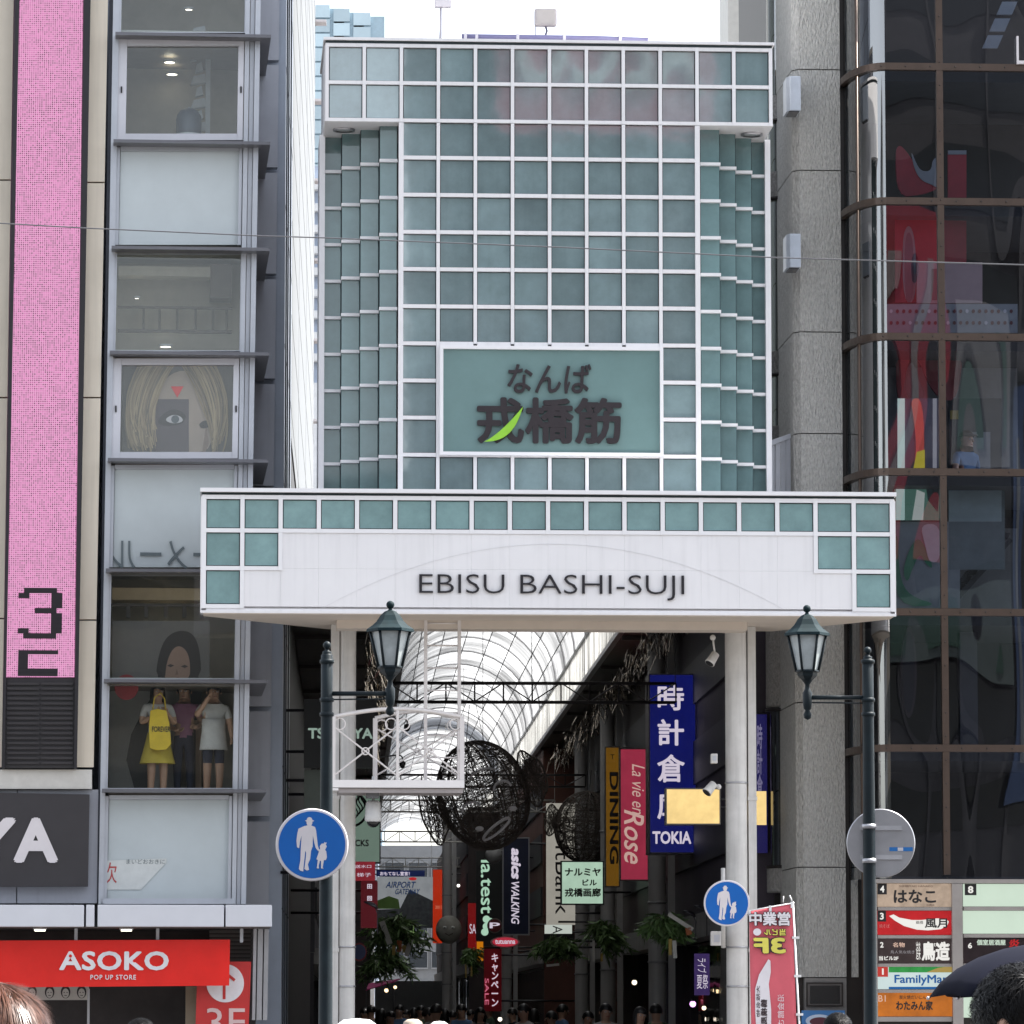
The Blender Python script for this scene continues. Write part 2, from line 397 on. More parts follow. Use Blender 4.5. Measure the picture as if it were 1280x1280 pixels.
white.build('fascia_panels', WHITE, fas); fr.build('tile_frame', WHITE2, fas); q.build('fascia_tile', mat('teal_tile', (.21, .33, .33), .06, var=.14, scale=4, spec=.7, island=.1), fas); sk.build('tile_gasket', GASK, fas)
cap = MB(); cap.box(xl - .01, xr + .01, DF - .08, DF + 1.5, zt - .012, zt + .04); cap.build('fascia_cap', WHITE2, fas)
cap = MB(); cap.box(xl + .01, xr - .01, DF - .0, DF + 1.4, fz[0] + .029, zt - .013); cap.build('cap_gap', GASK, fas)
letters(G, 'EBISU BASHI-SUJI', (524, 718.5, 855, 750), DF - .014, BLACK, fas, t=.028, bold=-.012)
arc = []
for k in range(41):
    t = -1 + k / 20; p = G.p(690 + 290 * t, 680 + 82 * t * t, DF - .016); arc.append((p.x, DF - .016, p.z))
MB().tube(arc, .0025, 4).build('arc_seam', mat('pale_seam', (.7, .69, .7), .5, var=0), fas)
so = MB(); so.slab([(xl + .04, DF - .02), (xr - .04, DF - .02), (xr - .04, DF + .33), (G.u(966, 780, 1.4), 1.45), (G.u(410, 780, 1.4), 1.45), (xl + .04, DF + .33)], zb - .012, zb + .008)
so.build('soffit', SOFF, gate)
bm_ = MB(); bm_.box(G.u(420, 780, .3), G.u(930, 780, .3), -.1, .35, G.z(787.5, 687, .0), zb - .013); bm_.build('beam', SOFF, gate)
# columns
for (pa, pb, sa, sb) in ((907, 934, 935, 945), (424, 444.5, 413, 423.5)):
    d = .7; ua, ub = G.u(pa, 1000, d), G.u(pb, 1000, d); r = (ub - ua) / 2; c = (ua + ub) / 2
    q = MB(); q.lathe([(r, 0), (r, zb - .014)], (c, d, 0), 28)
    cl = q.build('column', COLM, gate)
    rg = MB()
    for y in (978, 1184, 1233):
        z = G.z(y, 687, d); rg.lathe([(r, -.012), (r + .012, -.008), (r + .012, .008), (r, .012)], (c, d, z), 28)
    rg.build('column_ring', STEEL, cl)
    st = MB(); st.box(G.u(sa, 1000, d), G.u(sb, 1000, d), d - .06, d + .12, 0, zb - .015)
    for y in (1000, 1190): st.box(G.u(sa, 1000, d) - .01, G.u(sb, 1000, d) + .01, d - .07, d + .12, G.z(y, 687, d), G.z(y, 687, d) + .05)
    st.build('conduit_cover', COLM, cl)

# service balcony and ladder hanging under the gate
bal = G.root('service_balcony', 'small white maintenance balcony with curved railing and ladder under the gate', 'balcony')
BW = mat('balcony_paint', (.7, .66, .64), .4, var=.05)
d0, d1 = -.55, .35
ld_ = MB()
for px in (532, 574): c = G.u(px, 870, -.1); ld_.box(c - .022, c + .022, -.13, -.07, G.z(976, 550, -.1), zb - .013)
for y in (779, 807, 835, 863, 891, 919, 947): ld_.tube([(G.u(533, y, -.1), -.1, G.z(y, 550, -.1)), (G.u(573, y, -.1), -.1, G.z(y, 550, -.1))], .011, 6)
ld_.build('ladder', BW, bal)
fl = MB(); fl.pbox(G, 414, 975, 580.5, 984.5, d0, d1); fl.pbox(G, 414, 985, 423, 988, d0 + .002, d1 - .01)
fl.build('platform', mat('balcony_edge', (.78, .75, .74), .4, var=.04), bal)
q = MB(); q.pbox(G, 423, 985.5, 579, 991, d0 + .05, d1 - .02); q.build('platform_beam', mat('beam_grey', (.35, .32, .32), .5), bal)
def rail_panel(px0, px1, yend, ymid, d, n, name):
    m = MB()
    top = []
    for k in range(17):
        t = k / 16; p = G.p(px0 + (px1 - px0) * t, yend - (yend - ymid) * math.sin(PI * t), d); top.append(p)
    m.tube(top, .028, 6)
    z0 = G.z(975, 500, d)
    for px in (px0, px1): u = G.u(px, 930, d); m.box(u - .03, u + .03, d - .03, d + .03, z0, G.z(yend, 500, d))
    us = [px0 + (px1 - px0) * k / n for k in range(n + 1)]
    for k in range(1, n): u = G.u(us[k], 930, d); m.box(u - .018, u + .018, d - .02, d + .02, z0, G.z(yend - (yend - ymid) * .8, 500, d))
    for a, b in zip(us[:-1], us[1:]):
        t_, b_ = yend + 12, 970; cxp, cyp = (a + b) / 2, (t_ + b_) / 2
        m.tube([G.p(a, t_, d), G.p(b, b_, d)], .012, 5); m.tube([G.p(b, t_, d + .02), G.p(a, b_, d + .02)], .012, 5)
        for (x, y, r) in ((cxp, cyp, 4.2), (a + 8, t_ - 3, 7), (b - 8, t_ - 3, 7)):
            c = G.p(x, y, d); rr = r * .0107
            m.tube([(c.x + rr * math.cos(2 * PI * k / 20), d, c.z + rr * math.sin(2 * PI * k / 20)) for k in range(20)], .009, 5, closed=True)
    return m.build(name, BW, bal)
rail_panel(416.5, 577.5, 896, 886, d0 + .04, 2, 'railing')
rail_panel(469, 574, 898, 889, d1 - .05, 1, 'railing')
for px in (416.5, 577.5):
    m = MB(); u = G.u(px, 930, d0)
    for z in (G.z(896, 500, d0), G.z(935, 500, d0)): m.tube([(u, d0 + .04, z), (u, d1 - .05, z)], .018, 6)
    m.build('side_rail', BW, bal)
# dome camera under the balcony
def dome_camera(px, py, Y, s, label, cols, post=.25):
    c = at(px, py, Y); F = Frame(c.x, c.y, c.z, 0)
    r = F.root('security_camera', label, 'camera', 'security cameras hung under the gate and roof')
    m = MB(); m.lathe([(.001, .17), (.06, .17), (.085, .14), (.095, .0), (.1, -.05), (.08, -.075)], (0, 0, 0), 20); m.tube([(0, 0, .17), (0, 0, .17 + post / s)], .018, 8)
    for v in range(len(m.v)): m.v[v] = tuple(k * s for k in m.v[v])
    m.build('housing', cols, r)
    m = MB(); m.ball((0, 0, -.075 * s), .075 * s, 8, sc=(1, 1, .9)); m.build('lens_dome', mat('smoked_dome', (.01, .01, .012), .08), r)
    return r
dome_camera(466.5, 1019, 62.8, 1.15, 'white dome security camera hanging below the maintenance balcony', mat('camera_white', (.6, .6, .6), .4), .32)
br = MB(); br.pbox(G, 458, 984, 474, 997, -.4, -.1); br.build('camera_bracket', mat('bracket_grey', (.12, .12, .13), .5), bal)

# ------------------------------------------------------------------ street lamps and round traffic signs
def street_lamp(px, pyf, Y, lpx, label):
    """post axis at px with its finial at pyf; the lantern hangs on an arm at lpx"""
    c = at(px, 1000, Y); F = Frame(c.x, c.y, 0, 0)
    r = F.root('street_lamp', label, 'street lamp', 'old style street lamps before the gate')
    Z = lambda y: F.z(y, px); U = lambda x: F.u(x, 900)
    m = MB(); R0 = .05; zt = Z(pyf + 14)
    m.lathe([(R0 + .012, 0), (R0 + .05, .02), (R0 + .05, .5), (R0 + .012, .6), (R0 + .006, Z(1100)), (R0, Z(905)), (R0, zt - .0), (R0 * .8, zt + .01)], (0, 0, 0), 20)
    for y in (827, 875, 893): m.lathe([(R0, -.02), (R0 + .011, -.014), (R0 + .011, .014), (R0, .02)], (0, 0, Z(y)), 20)
    post = m.build('post', IRON, r)
    m = MB(); m.lathe([(R0 * .75, 0), (R0 * .8, .02), (R0 * .35, .03), (R0 * .35, .04)], (0, 0, zt + .01), 16); m.ball((0, 0, zt + .085), .034, 8); m.build('finial', IRON, post)
    L = U(lpx); za = Z(867 if lpx > px else 872)
    m = MB(); m.tube([(math.copysign(R0 * .8, L), 0, za), (L, 0, za)], .02, 10); m.tube([(math.copysign(R0 * .8, L), 0, za - .05), (L, 0, za - .045)], .006, 6); m.build('arm', IRON, r)
    k = Y / FPX; zc = lambda y: za + (867 - y) * k          # lantern profile measured on the near lamp
    m = MB()
    m.lathe([(.001, zc(895)), (.03, zc(893)), (.038, zc(888)), (.02, zc(883)), (.035, zc(881)), (.042, zc(873)), (.042, zc(861)), (.024, zc(857)), (.02, zc(851)), (.036, zc(848)), (.05, zc(845))], (L, 0, 0), 16)
    m.lathe([(.05, zc(845)), (.085, zc(840)), (.095, zc(834)), (.085, zc(834))], (L, 0, 0), 6, rot=PI / 6 * 0)
    lant = m.build('lantern', IRON, r)
    rb, rt = .10, .172; zb_, zt_ = zc(834), zc(788)
    m = MB(); m.lathe([(rb - .012, zb_), (rt - .012, zt_)], (L, 0, 0), 6); m.build('lantern_glass', LGLASS, lant)
    m = MB()
    for j in range(6):
        q = 2 * PI * j / 6; m.tube([(L + rb * math.cos(q), rb * math.sin(q), zb_), (L + rt * math.cos(q), rt * math.sin(q), zt_)], .0115, 6)
    for rr, z in ((rb, zb_), (rt, zt_)): m.tube([(L + rr * math.cos(2 * PI * j / 6), rr * math.sin(2 * PI * j / 6), z) for j in range(6)], .012, 6, closed=True)
    m.build('lantern_frame', IRON, lant)
    m = MB(); m.lathe([(.15, zc(788)), (.205, zc(789.5)), (.2, zc(786)), (.15, zc(781)), (.115, zc(776)), (.085, zc(769)), (.05, zc(764)), (.018, zc(762)), (.015, zc(760))], (L, 0, 0), 6)
    m.ball((L, 0, zc(755.5)), .035, 8); m.build('lantern_roof', mat('lamp_roof', (.008, .021, .025), .65, var=.3, scale=8, spec=.15), lant)
    return F, r
FL, lampL = street_lamp(408, 805, 40, 487.5, 'dark green lamp post beside the blue father and child sign')
FR, lampR = street_lamp(1086, 811, 42, 1009.5, 'dark green lamp post beside the round sign seen from behind')
def sign_poly(pts): return [((x - 229) / 203, (258 - y) / 203) for x, y in pts]
MAN = sign_poly([(188, 120), (198, 116), (202, 104), (214, 99), (226, 104), (231, 116), (242, 121), (231, 126), (230, 138), (224, 147), (230, 150), (246, 156), (252, 175), (257, 215), (262, 262), (270, 285), (262, 292), (250, 275), (242, 245), (234, 205), (233, 268), (224, 292), (219, 340), (206, 370), (213, 402), (200, 406), (186, 397), (192, 350), (196, 305), (191, 292), (186, 340), (181, 388), (180, 411), (163, 407), (154, 396), (163, 345), (165, 280), (169, 205), (160, 240), (155, 279), (143, 272), (140, 235), (144, 198), (151, 166), (184, 151), (203, 147), (198, 138), (197, 126)])
KID = sign_poly([(262, 288), (270, 284), (276, 284), (274, 266), (284, 252), (299, 251), (300, 241), (304, 246), (315, 246), (308, 255), (314, 268), (306, 284), (304, 289), (311, 294), (315, 330), (309, 346), (298, 346), (291, 388), (296, 394), (282, 394), (281, 350), (275, 350), (268, 380), (270, 394), (257, 393), (263, 345), (254, 341), (266, 308), (269, 298)])
def round_sign(px, py, Y, r, label, yaw=0., face=True, back=False):
    c = at(px, py, Y); F = Frame(c.x, c.y, c.z, yaw + (PI if back else 0))
    rt = F.root('traffic_sign', label, 'traffic sign', 'round traffic signs')
    m = MB(); m.disc((0, 0), r, -.012, .012, 56, 0); m.tube([((r - .004) * math.cos(2 * PI * k / 56), 0, (r - .004) * math.sin(2 * PI * k / 56)) for k in range(56)], .013, 6, 0, True)
    m.build('disc', STEEL if back else SWHITE, rt)
    if not back:
        m = MB(); m.disc((0, 0), r * .945, -.016, -.0125, 56); m.build('blue_field', SBLUE, rt)
        m = MB(); m.poly([(x * r, z * r) for x, z in MAN], -.021, -.0165); m.poly([(x * r, z * r) for x, z in KID], -.022, -.0165); m.build('pictogram', SWHITE, rt)
    else:
        m = MB()
        for z in (.45, -.42): m.box(-r * .62, r * .62, .013, .03, z * r - .02, z * r + .02)
        m.build('mounting_rail', mat('zinc', (.5, .5, .52), .4, .6), rt)
        m = MB(); m.box(-.95 * r, -.25 * r, .0125, .0145, -.24 * r, -.12 * r); s = m.build('sticker', mat('sticker_blue', (.02, .16, .45), .4), rt)
        m = MB(); m.box(-.66 * r, -.5 * r, .0146, .0155, -.23 * r, -.13 * r); m.build('sticker_mark', SWHITE, s)
    return rt
s = round_sign(390, 1056, 39.9, .298, 'large blue father and child sign on the lamp post', R(2))
round_sign(908.5, 1129, 62.6, .298, 'small blue father and child sign strapped to the gate column', R(2))
s2 = round_sign(1101, 1054, 42.12, .298, 'round sign seen from behind with small blue sticker', 0, back=True)
m = MB(); m.disc((0, 0), .262, -.0155, -.0125, 48); m.build('face', SBLUE, s2)
for lamp, F, ys in ((lampL, FL, (1030, 1085)), (lampR, FR, (1033, 1076))):
    m = MB()
    for y in ys: m.lathe([(.058, -.02), (.064, -.02), (.064, .02), (.058, .02)], (0, 0, F.z(y, 640)), 20)
    m.build('clamp', STEEL, lamp)
pm = MB(); c = G.p(909, 1129, -.2); pm.tube([(c.x, .3, G.z(1185, 900, .3)), (c.x, .3, G.z(1085, 900, .3))], .03, 10); pm.build('sign_pole', COLM, gate)
# ------------------------------------------------------------------ corner building on the left
o = at(230, 900, 63.7)
L = Frame(o.x, o.y, 0, R(5.0))
cb = L.root('corner_building', 'grey glass fronted shop building with projecting ledges and a cream stone edge', 'building')
GREY = mat('grey_panel', (.36, .375, .42), .35, .25, var=.05, grime=.1)
GREYD = mat('grey_panel_dark', (.16, .165, .18), .4, .2, var=.06)
CREAM = mat('cream_stone', (.74, .66, .54), .55, var=.05, scale=1.2, grime=.12)
LEDG = mat('ledge_metal', (.15, .15, .165), .35, .4, var=.06)
FRW = mat('window_white', (.62, .62, .66), .4, var=.04)
FROST = mat('frosted_pane', (.52, .57, .58), .12, var=.05, scale=1.5, spec=.7)
CLEAR = glass('clear_pane', (.95, .97, .96), .045, 0, .006, .6)
xl_ = lambda y: 148 - .0177 * y
xr_ = lambda y: 307 - .0155 * y
x2_ = lambda y: 326 - .0165 * y
ROWS = [(-95, 42), (46, 176), (181, 309), (314, 440), (445, 574), (579, 712), (716, 850), (854, 987), (992, 1130)]
# solid body behind everything (rooms are boxes cut between the floors)
q = MB()
q.qbox(L, (-60, 1128), (92, 1128), (110, -90), (-60, -90), .06, 8); q.build('stone_body', GREYD, cb)
# cream stone facing in slabs
for (a, b, ra, rb) in ((-60, 17, -60, 2), (112.5, 135, 96, 117)):
    m = MB()
    ys = [-90, 225 if a < 0 else 228, 497, 775 if a > 0 else 773, 960]
    for y0, y1 in zip(ys[:-1], ys[1:]):
        f = lambda t, bo, y: t + (bo - t) * y / 960
        m.qbox(L, (f(a, ra, y1 - 1), y1 - 1), (f(b, rb, y1 - 1), y1 - 1), (f(b, rb, y0 + 1), y0 + 1), (f(a, ra, y0 + 1), y0 + 1), -.06, .05)
    m.build('stone_facing', CREAM, cb)
m = MB(); m.qbox(L, (-60, 986), (115, 986), (115, 962), (-60, 962), -.12, .05); m.build('stone_sill', mat('pale_marble', (.6, .58, .54), .3, var=.14, scale=2.5), cb)
m = MB(); m.qbox(L, (121, 1128), (128, 1128), (147, -90), (138, -90), .0, .3); m.build('shadow_joint', mat('blue_black_joint', (.02, .025, .04), .4), cb)
# aluminium uprights each side of the window bay
m = MB(); m.qbox(L, (123, 1130), (129, 1130), (151, -90), (143, -90), -.05, .1); m.build('upright', ALU, cb)
m = MB()
for k, (s0, s1, dd) in enumerate(((0, .3, -.03), (.34, .62, .0), (.66, 1., -.05))):
    f = lambda y, t: xr_(y) + (x2_(y) - xr_(y)) * t
    m.qbox(L, (f(1130, s0), 1130), (f(1130, s1), 1130), (f(-90, s1), -90), (f(-90, s0), -90), dd, .12)
m.build('upright', ALU, cb)
m = MB(); m.qbox(L, (x2_(1130) - 1, 1130), (x2_(1130), 1130), (x2_(-90), -90), (x2_(-90) - 1, -90), .121, 2.4); m.build('return_wall', GREYD, cb)
# rooms behind the glass
def room(y0, y1, depth, wall, name='room'):
    m = MB(); a = L.p(xl_(y0) + 2, y1, .13); b = L.p(xr_(y0), y0, .13)
    x0, x1, z0, z1 = a.x, b.x + .1, a.z - .03, b.z + .03
    m.box(x0, x1, depth, depth + .03, z0, z1, 0); m.box(x0 - .03, x0, .14, depth, z0, z1, 0); m.box(x1, x1 + .03, .14, depth, z0, z1, 0)
    m.box(x0, x1, .14, depth, z0 - .04, z0, 1); m.box(x0, x1, .14, depth, z1, z1 + .04, 2)
    return m.build(name, [wall, mat('room_floor', (.2, .17, .14), .5), mat('room_ceiling', (.4, .4, .38), .6)], cb)
DIMW = mat('room_wall', (.5, .46, .4), .7, var=.1)
for k, (y0, y1) in enumerate(ROWS):
    q = MB(); yb = y1 - 1
    # ledge under each row, wrapping the corner
    if y1 < 1000:
        z = L.z(y1, 230, -.3); zt_ = z + .001; th = .05
        xa = L.p(xl_(y1) - 3, y1, -.3).x; xb = L.p(339 - .006 * y1, y1, -.3).x
        q.slab([(xa, -.3), (xb, -.3), (xb + .02, 2.38), (x2 := L.p(x2_(y1), y1, .2).x, 2.38), (x2, .0), (xa, .0)], z - .035, z + .008)
        ob = q.build('ledge', LEDG, cb)
    if k in (2, 5, 8):
        q = MB(); q.qbox(L, (xl_(y1) + 6, y1 - 3), (xr_(y1) - 5, y1 - 3), (xr_(y0) - 5, y0 + 8), (xl_(y0) + 6, y0 + 8), .06, .1)
        wn = q.build('frosted_window', FROST, cb)
        q = MB()
        q.qbox(L, (xl_(y1), y1 - 3), (xl_(y1) + 5.5, y1 - 3), (xl_(y0) + 5.5, y0 + 3), (xl_(y0), y0 + 3), .0, .1); q.qbox(L, (xr_(y1) - 5, y1 - 3), (xr_(y1) - 1, y1 - 3), (xr_(y0) - 1, y0 + 3), (xr_(y0) - 5, y0 + 3), .0, .1)
        q.qbox(L, (xl_(y0) + 6, y0 + 7.5), (xr_(y0) - 5.5, y0 + 7.5), (xr_(y0) - 5.5, y0 + 2), (xl_(y0) + 6, y0 + 2), .01, .1)
        if k == 8: q.qbox(L, (xl_(y1) - 2, y1), (xr_(y1) + 4, y1), (xr_(y1) + 4, y1 - 7), (xl_(y1) - 2, y1 - 7), -.05, .06)
        q.build('frame', ALU, wn)
    else:
        fr = 12 if k in (1, 4) else 4
        q = MB(); a, b, c, d = (xl_(y1) + fr, y1 - (9 if fr > 5 else 2)), (xr_(y1) - fr + 4, y1 - (9 if fr > 5 else 2)), (xr_(y0) - fr + 4, y0 + fr - 1), (xl_(y0) + fr, y0 + fr - 1)
        q.qbox(L, a, b, c, d, .05, .056); wn = q.build('window', CLEAR, cb)
        q = MB(); A, B, C_, D = (xl_(y1) + 1, y1 - 1), (xr_(y1) - 1, y1 - 1), (xr_(y0) - 1, y0 + 3), (xl_(y0) + 1, y0 + 3)
        q.qbox(L, A, (a[0], A[1]), (d[0], D[1]), D, -.02, .08); q.qbox(L, (b[0], B[1]), B, C_, (c[0], C_[1]), -.02, .08)
        q.qbox(L, (a[0] + .1, A[1]), (b[0] - .1, A[1]), (b[0] - .1, b[1]), (a[0] + .1, a[1]), -.016, .08); q.qbox(L, (d[0] + .1, d[1]), (c[0] - .1, c[1]), (c[0] - .1, C_[1]), (d[0] + .1, C_[1]), -.016, .08)
        if fr > 5:
            for x in (a[0] - 5, b[0] + 5): q.pbox(L, x - 1, y0 + 62, x + 1, y0 + 70, -.035, -.02, 1)
        q.build('frame', [FRW if fr > 5 else ALU, BLACK], wn)
        room(y0, y1, {0: 2.5, 1: 2.2, 3: 1.5, 4: .9, 6: 1.6, 7: 1.7}[k], DIMW)
# grey set-back bay beside the ledges, with a joint on every floor
q = MB()
for k, (y0, y1) in enumerate(ROWS):
    q.qbox(L, (x2_(y1) - 4, y1 + 33), (349 - .012 * y1, y1 + 33), (349 - .012 * y0, y0 + 35), (x2_(y0) - 4, y0 + 35), 2.4, 2.6)
q.build('set_back_panel', GREY, cb)
# ceiling lamps and contents seen through the glass
def ceiling_light(px, py, d, r=.07):
    c = L.p(px, py, d); F = Frame(*(L.o + L.xa * c.x + L.ya * c.y + Vector((0, 0, c.z))), L.yaw)
    return F, c, r
LAMP = mat('lamp_glow', (.9, .85, .7), .5, var=0, emit=(1, .93, .75), estr=1.3)
def downlight(px, py, d, label, r=.07):
    F, c, r = ceiling_light(px, py, d, r)
    rt = F.root('ceiling_light', label, 'lamp', 'small ceiling lamps behind the shop windows')
    m = MB(); m.lathe([(.001, 0), (r, 0), (r, .02)], (0, 0, 0), 16); m.build('diffuser', LAMP, rt)
    m = MB(); m.lathe([(r, -.004), (r + .018, -.004), (r + .018, .03), (r, .03)], (0, 0, 0), 16); m.build('ring', FRW, rt)
downlight(212, 78, 1.3, 'upper of two round ceiling lamps inside the framed top window', .075)
downlight(215, 93, 1.9, 'lower of two round ceiling lamps inside the framed top window', .075)
downlight(236, 12, 1.6, 'small bright lamp inside the topmost cut off window', .05)
downlight(207, 433.5, 1.0, 'ceiling lamp just above the blonde poster window', .075)
downlight(204, 797, 1.2, 'ceiling lamp beside the dark haired poster', .06)
downlight(171, 373, 1.1, 'tiny spot lamp on the track in the beige room', .03)
# domed dark object
F, c, _ = ceiling_light(236, 170, .9)
rt = F.root('domed_bin', 'dark blue rounded dome standing behind the framed top window', 'bin')
m = MB(); m.lathe([(.178, -.0), (.178, .22), (.165, .29), (.125, .35), (.06, .385), (.001, .395)], (0, 0, 0), 28); m.build('dome', mat('navy_dome', (.03, .045, .08), .35), rt)
m = MB(); m.lathe([(.182, -.02), (.182, .02)], (0, 0, 0), 28); m.ball((0, 0, .395), .018, 6); m.build('rim', ALU, rt)
# fixture track and beam in the beige room
m = MB()
m.pbox(L, 148, 333, 275, 345, 1.0, 1.35, 0); m.pbox(L, 263, 330, 290, 372, .98, 1.45, 1)
for x in (178, 198, 220, 243, 265, 282): m.pbox(L, x, 385, x + 3, 412, 1.3, 1.35, 1)
m.pbox(L, 147, 383, 290, 386, 1.1, 1.14, 1); m.pbox(L, 147, 412, 290, 416, .9, .95, 1)
m.build('room_beam', [mat('lintel_pale', (.6, .56, .48), .6), mat('beam_brown', (.13, .11, .1), .6)], cb)
m = MB(); m.pbox(L, 140, 735, 268, 750, .8, 1.3, 0); m.pbox(L, 139, 755, 268, 758, .75, .8, 1)
for x in (158, 180, 205, 228, 250): m.pbox(L, x, 757, x + 5, 772, .75, .85, 1)
m.build('room_beam', [mat('lintel_tan', (.5, .38, .24), .6), MATS['beam_brown']], cb)
m = MB()
for i in range(9): m.qbox(L, (238 + (i % 2) * 6, 150 - i * 15 + 16), (258 - (i % 2) * 4, 150 - i * 15 + 13), (256 - (i % 2) * 4, 150 - i * 15 + 2), (242 + (i % 2) * 4, 150 - i * 15 + 5), 1.5, 1.6)
m.pbox(L, 257, 48, 263, 170, 1.45, 1.5); m.build('stair_stringer', mat('pale_metal', (.55, .57, .6), .5), cb)

# posters inside
def sign_frame(px, py, d, FF): c = FF.p(px, py, d); return Frame(*(FF.o + FF.xa * c.x + FF.ya * c.y + Vector((0, 0, c.z))), FF.yaw)
def poster(name, label, cat, FF, px, py, d, layers, group=None):
    """layers: list of (points, material) laid one above the other on a thin card; the first is the card"""
    F = sign_frame(px, py, d, FF); rt = F.root(name, label, cat, group)
    for k, (pts, m_) in enumerate(layers):
        pts = chaikin(pts)
        MB().ppoly(F, pts, -.002 * k - .004, (.012 if k == 0 else -.002 * k - .0021), 0).build('card' if k == 0 else 'print', m_, rt)
    return F, rt
def chaikin(pts, n=2):
    if len(pts) < 5 or len(pts) > 17: return pts
    for _ in range(n): pts = [q for i in range(len(pts)) for a, b in ((pts[i], pts[(i + 1) % len(pts)]),) for q in ((a[0] * .75 + b[0] * .25, a[1] * .75 + b[1] * .25), (a[0] * .25 + b[0] * .75, a[1] * .25 + b[1] * .75))]
    return pts
def rect(a, b, c, d): return [(a, d), (c, d), (c, b), (a, b)]
def ell(cx, cy, rx, ry, n=20, a0=0): return [(cx + rx * math.cos(2 * PI * k / n + a0), cy - ry * math.sin(2 * PI * k / n + a0)) for k in range(n)]
pm_ = lambda n, c, k=1.15: paint(n, c, .5, k, var=.08, scale=4)
F, rt = poster('poster', 'tall poster of a blonde woman with a dark eye close-up inset', 'poster', L, 224, 567, .3, [
    (rect(153, 452, 292, 568), pm_('poster_brown', (82, 74, 74))),
    ([(196, 567), (194, 505), (206, 470), (236, 460), (262, 484), (272, 520), (266, 550), (256, 567)], pm_('poster_skin', (150, 132, 122))),
    ([(252, 567), (258, 530), (262, 500), (258, 540), (262, 553), (256, 567)], pm_('face_shade', (120, 100, 92))),
    (rect(193, 499, 236, 566), pm_('inset_dark', (70, 58, 66))),
    ([(195, 530), (203, 517), (218, 510), (234, 518), (229, 530), (212, 533)], pm_('eye_shadow', (34, 24, 30))),
    ([(205, 525), (215, 518), (226, 520), (230, 527), (216, 530)], pm_('eye_white', (178, 172, 176))),
    (ell(219, 524, 5, 5), pm_('iris_grey', (66, 74, 82))),
    ([(213.5, 483), (229.5, 483), (221.5, 497)], pm_('marker_red', (206, 30, 36))),
    ([(248, 530), (256, 525), (266, 527), (262, 534), (252, 536)], pm_('eye_shadow', (34, 24, 30)))])
hs_ = MB(); r9 = random.Random(4)
for k in range(200):
    s_ = r9.choice((-1, -1, 1)); t = r9.random(); xa_ = 222 + s_ * (4 + 44 * t); xm = 214 + s_ * (22 + 42 * t) if s_ < 0 else 226 + 30 + 34 * t; xe = xm - 14 * s_ * t + r9.uniform(-6, 6); wd_ = r9.uniform(.4, 1.1); y0 = 453 + r9.uniform(0, 3); ye = r9.uniform(535, 566)
    if s_ < 0: xa_, xm, xe = max(xa_, 158), max(xm, 155), max(min(xe, 196), 155)
    else: xa_, xm, xe = min(xa_, 286), min(xm, 287), min(max(xe, 266), 288)
    cx_ = lambda q: (1 - q) ** 2 * xa_ + 2 * q * (1 - q) * (xm * 1.5 - xa_ * .25 - xe * .25) + q * q * xe
    P_ = [(min(291, max(154, cx_(i / 10) + .5 * math.sin(i + k))), y0 + (ye - y0) * i / 10) for i in range(11)]
    hs_.ppoly(F, [(x - wd_, y) for x, y in P_] + [(x + wd_, y) for x, y in reversed(P_)], -.026 - k * .0002, -.0259 - k * .0002, k % 4)
hs_.build('print', [pm_('blonde_a', (140, 120, 96)), pm_('blonde_b', (122, 104, 84)), pm_('blonde_c', (156, 136, 108)), pm_('blonde_d', (104, 90, 76))], rt)
F, rt = poster('poster', 'poster portrait of a woman with black hair above the window visitors', 'poster', L, 226, 850, .45, [
    (rect(140, 776, 262, 850), pm_('poster_grey', (98, 94, 92))),
    ([(194, 852), (198, 818), (208, 795), (226, 787), (242, 792), (250, 812), (252, 852)], pm_('hair_black', (30, 26, 28))),
    ([(205, 852), (206, 832), (212, 816), (222, 806), (233, 812), (238, 828), (237, 852)], pm_('poster_face', (140, 112, 98))),
    ([(196, 852), (200, 822), (212, 802), (226, 797), (216, 810), (208, 828), (206, 852)], MATS['hair_black']), ([(240, 852), (240, 824), (232, 804), (244, 806), (250, 852)], MATS['hair_black']),
    ([(209, 832), (213, 830), (218, 832), (213, 834)], pm_('eye_dim', (50, 38, 38))), ([(226, 833), (231, 831), (235, 833), (231, 835)], MATS['eye_dim']), ([(221, 836), (223, 843), (219, 844)], pm_('nose_dim', (116, 90, 78))), ([(215, 848), (222, 846.5), (228, 848), (222, 850)], pm_('lips', (120, 62, 60)))])
# mirrored street lettering: a reflection drawn as letters on the frosted window
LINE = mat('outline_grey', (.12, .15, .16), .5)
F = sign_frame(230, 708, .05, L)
rt = F.root('reflected_lettering', 'large grey katakana reflection drawn along the frosted window bottom', 'lettering')
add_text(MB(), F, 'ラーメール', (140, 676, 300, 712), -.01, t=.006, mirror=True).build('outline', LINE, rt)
F = sign_frame(160, 1110, .05, L); rt = F.root('reflected_banner', 'white banner reflection with a red character drawn on the lowest frosted window', 'sticker')  # a reflection, drawn as a flat printed card on the pane
MB().ppoly(F, [(129, 1112), (129, 1076), (208, 1073), (208, 1078), (176, 1112)], -.004, .004).build('card', mat('banner_reflection_white', (.6, .62, .6), .4), rt)
letters(F, '吹', (128, 1078, 146, 1104), -.005, mat('banner_reflection_red', (.45, .06, .06), .5), rt, t=.002)
letters(F, 'まいどおおきに', (158, 1074, 206, 1080), -.005, LINE, rt, t=.002)
F = sign_frame(158, 876, .25, L); rt = F.root('round_sticker', 'dark red round sticker on the glass above the window visitors', 'sticker')
MB().ppoly(F, ell(158, 859, 15, 16, 32), -.003, .003).build('disc', mat('dark_red', (.25, .02, .025), .4), rt)

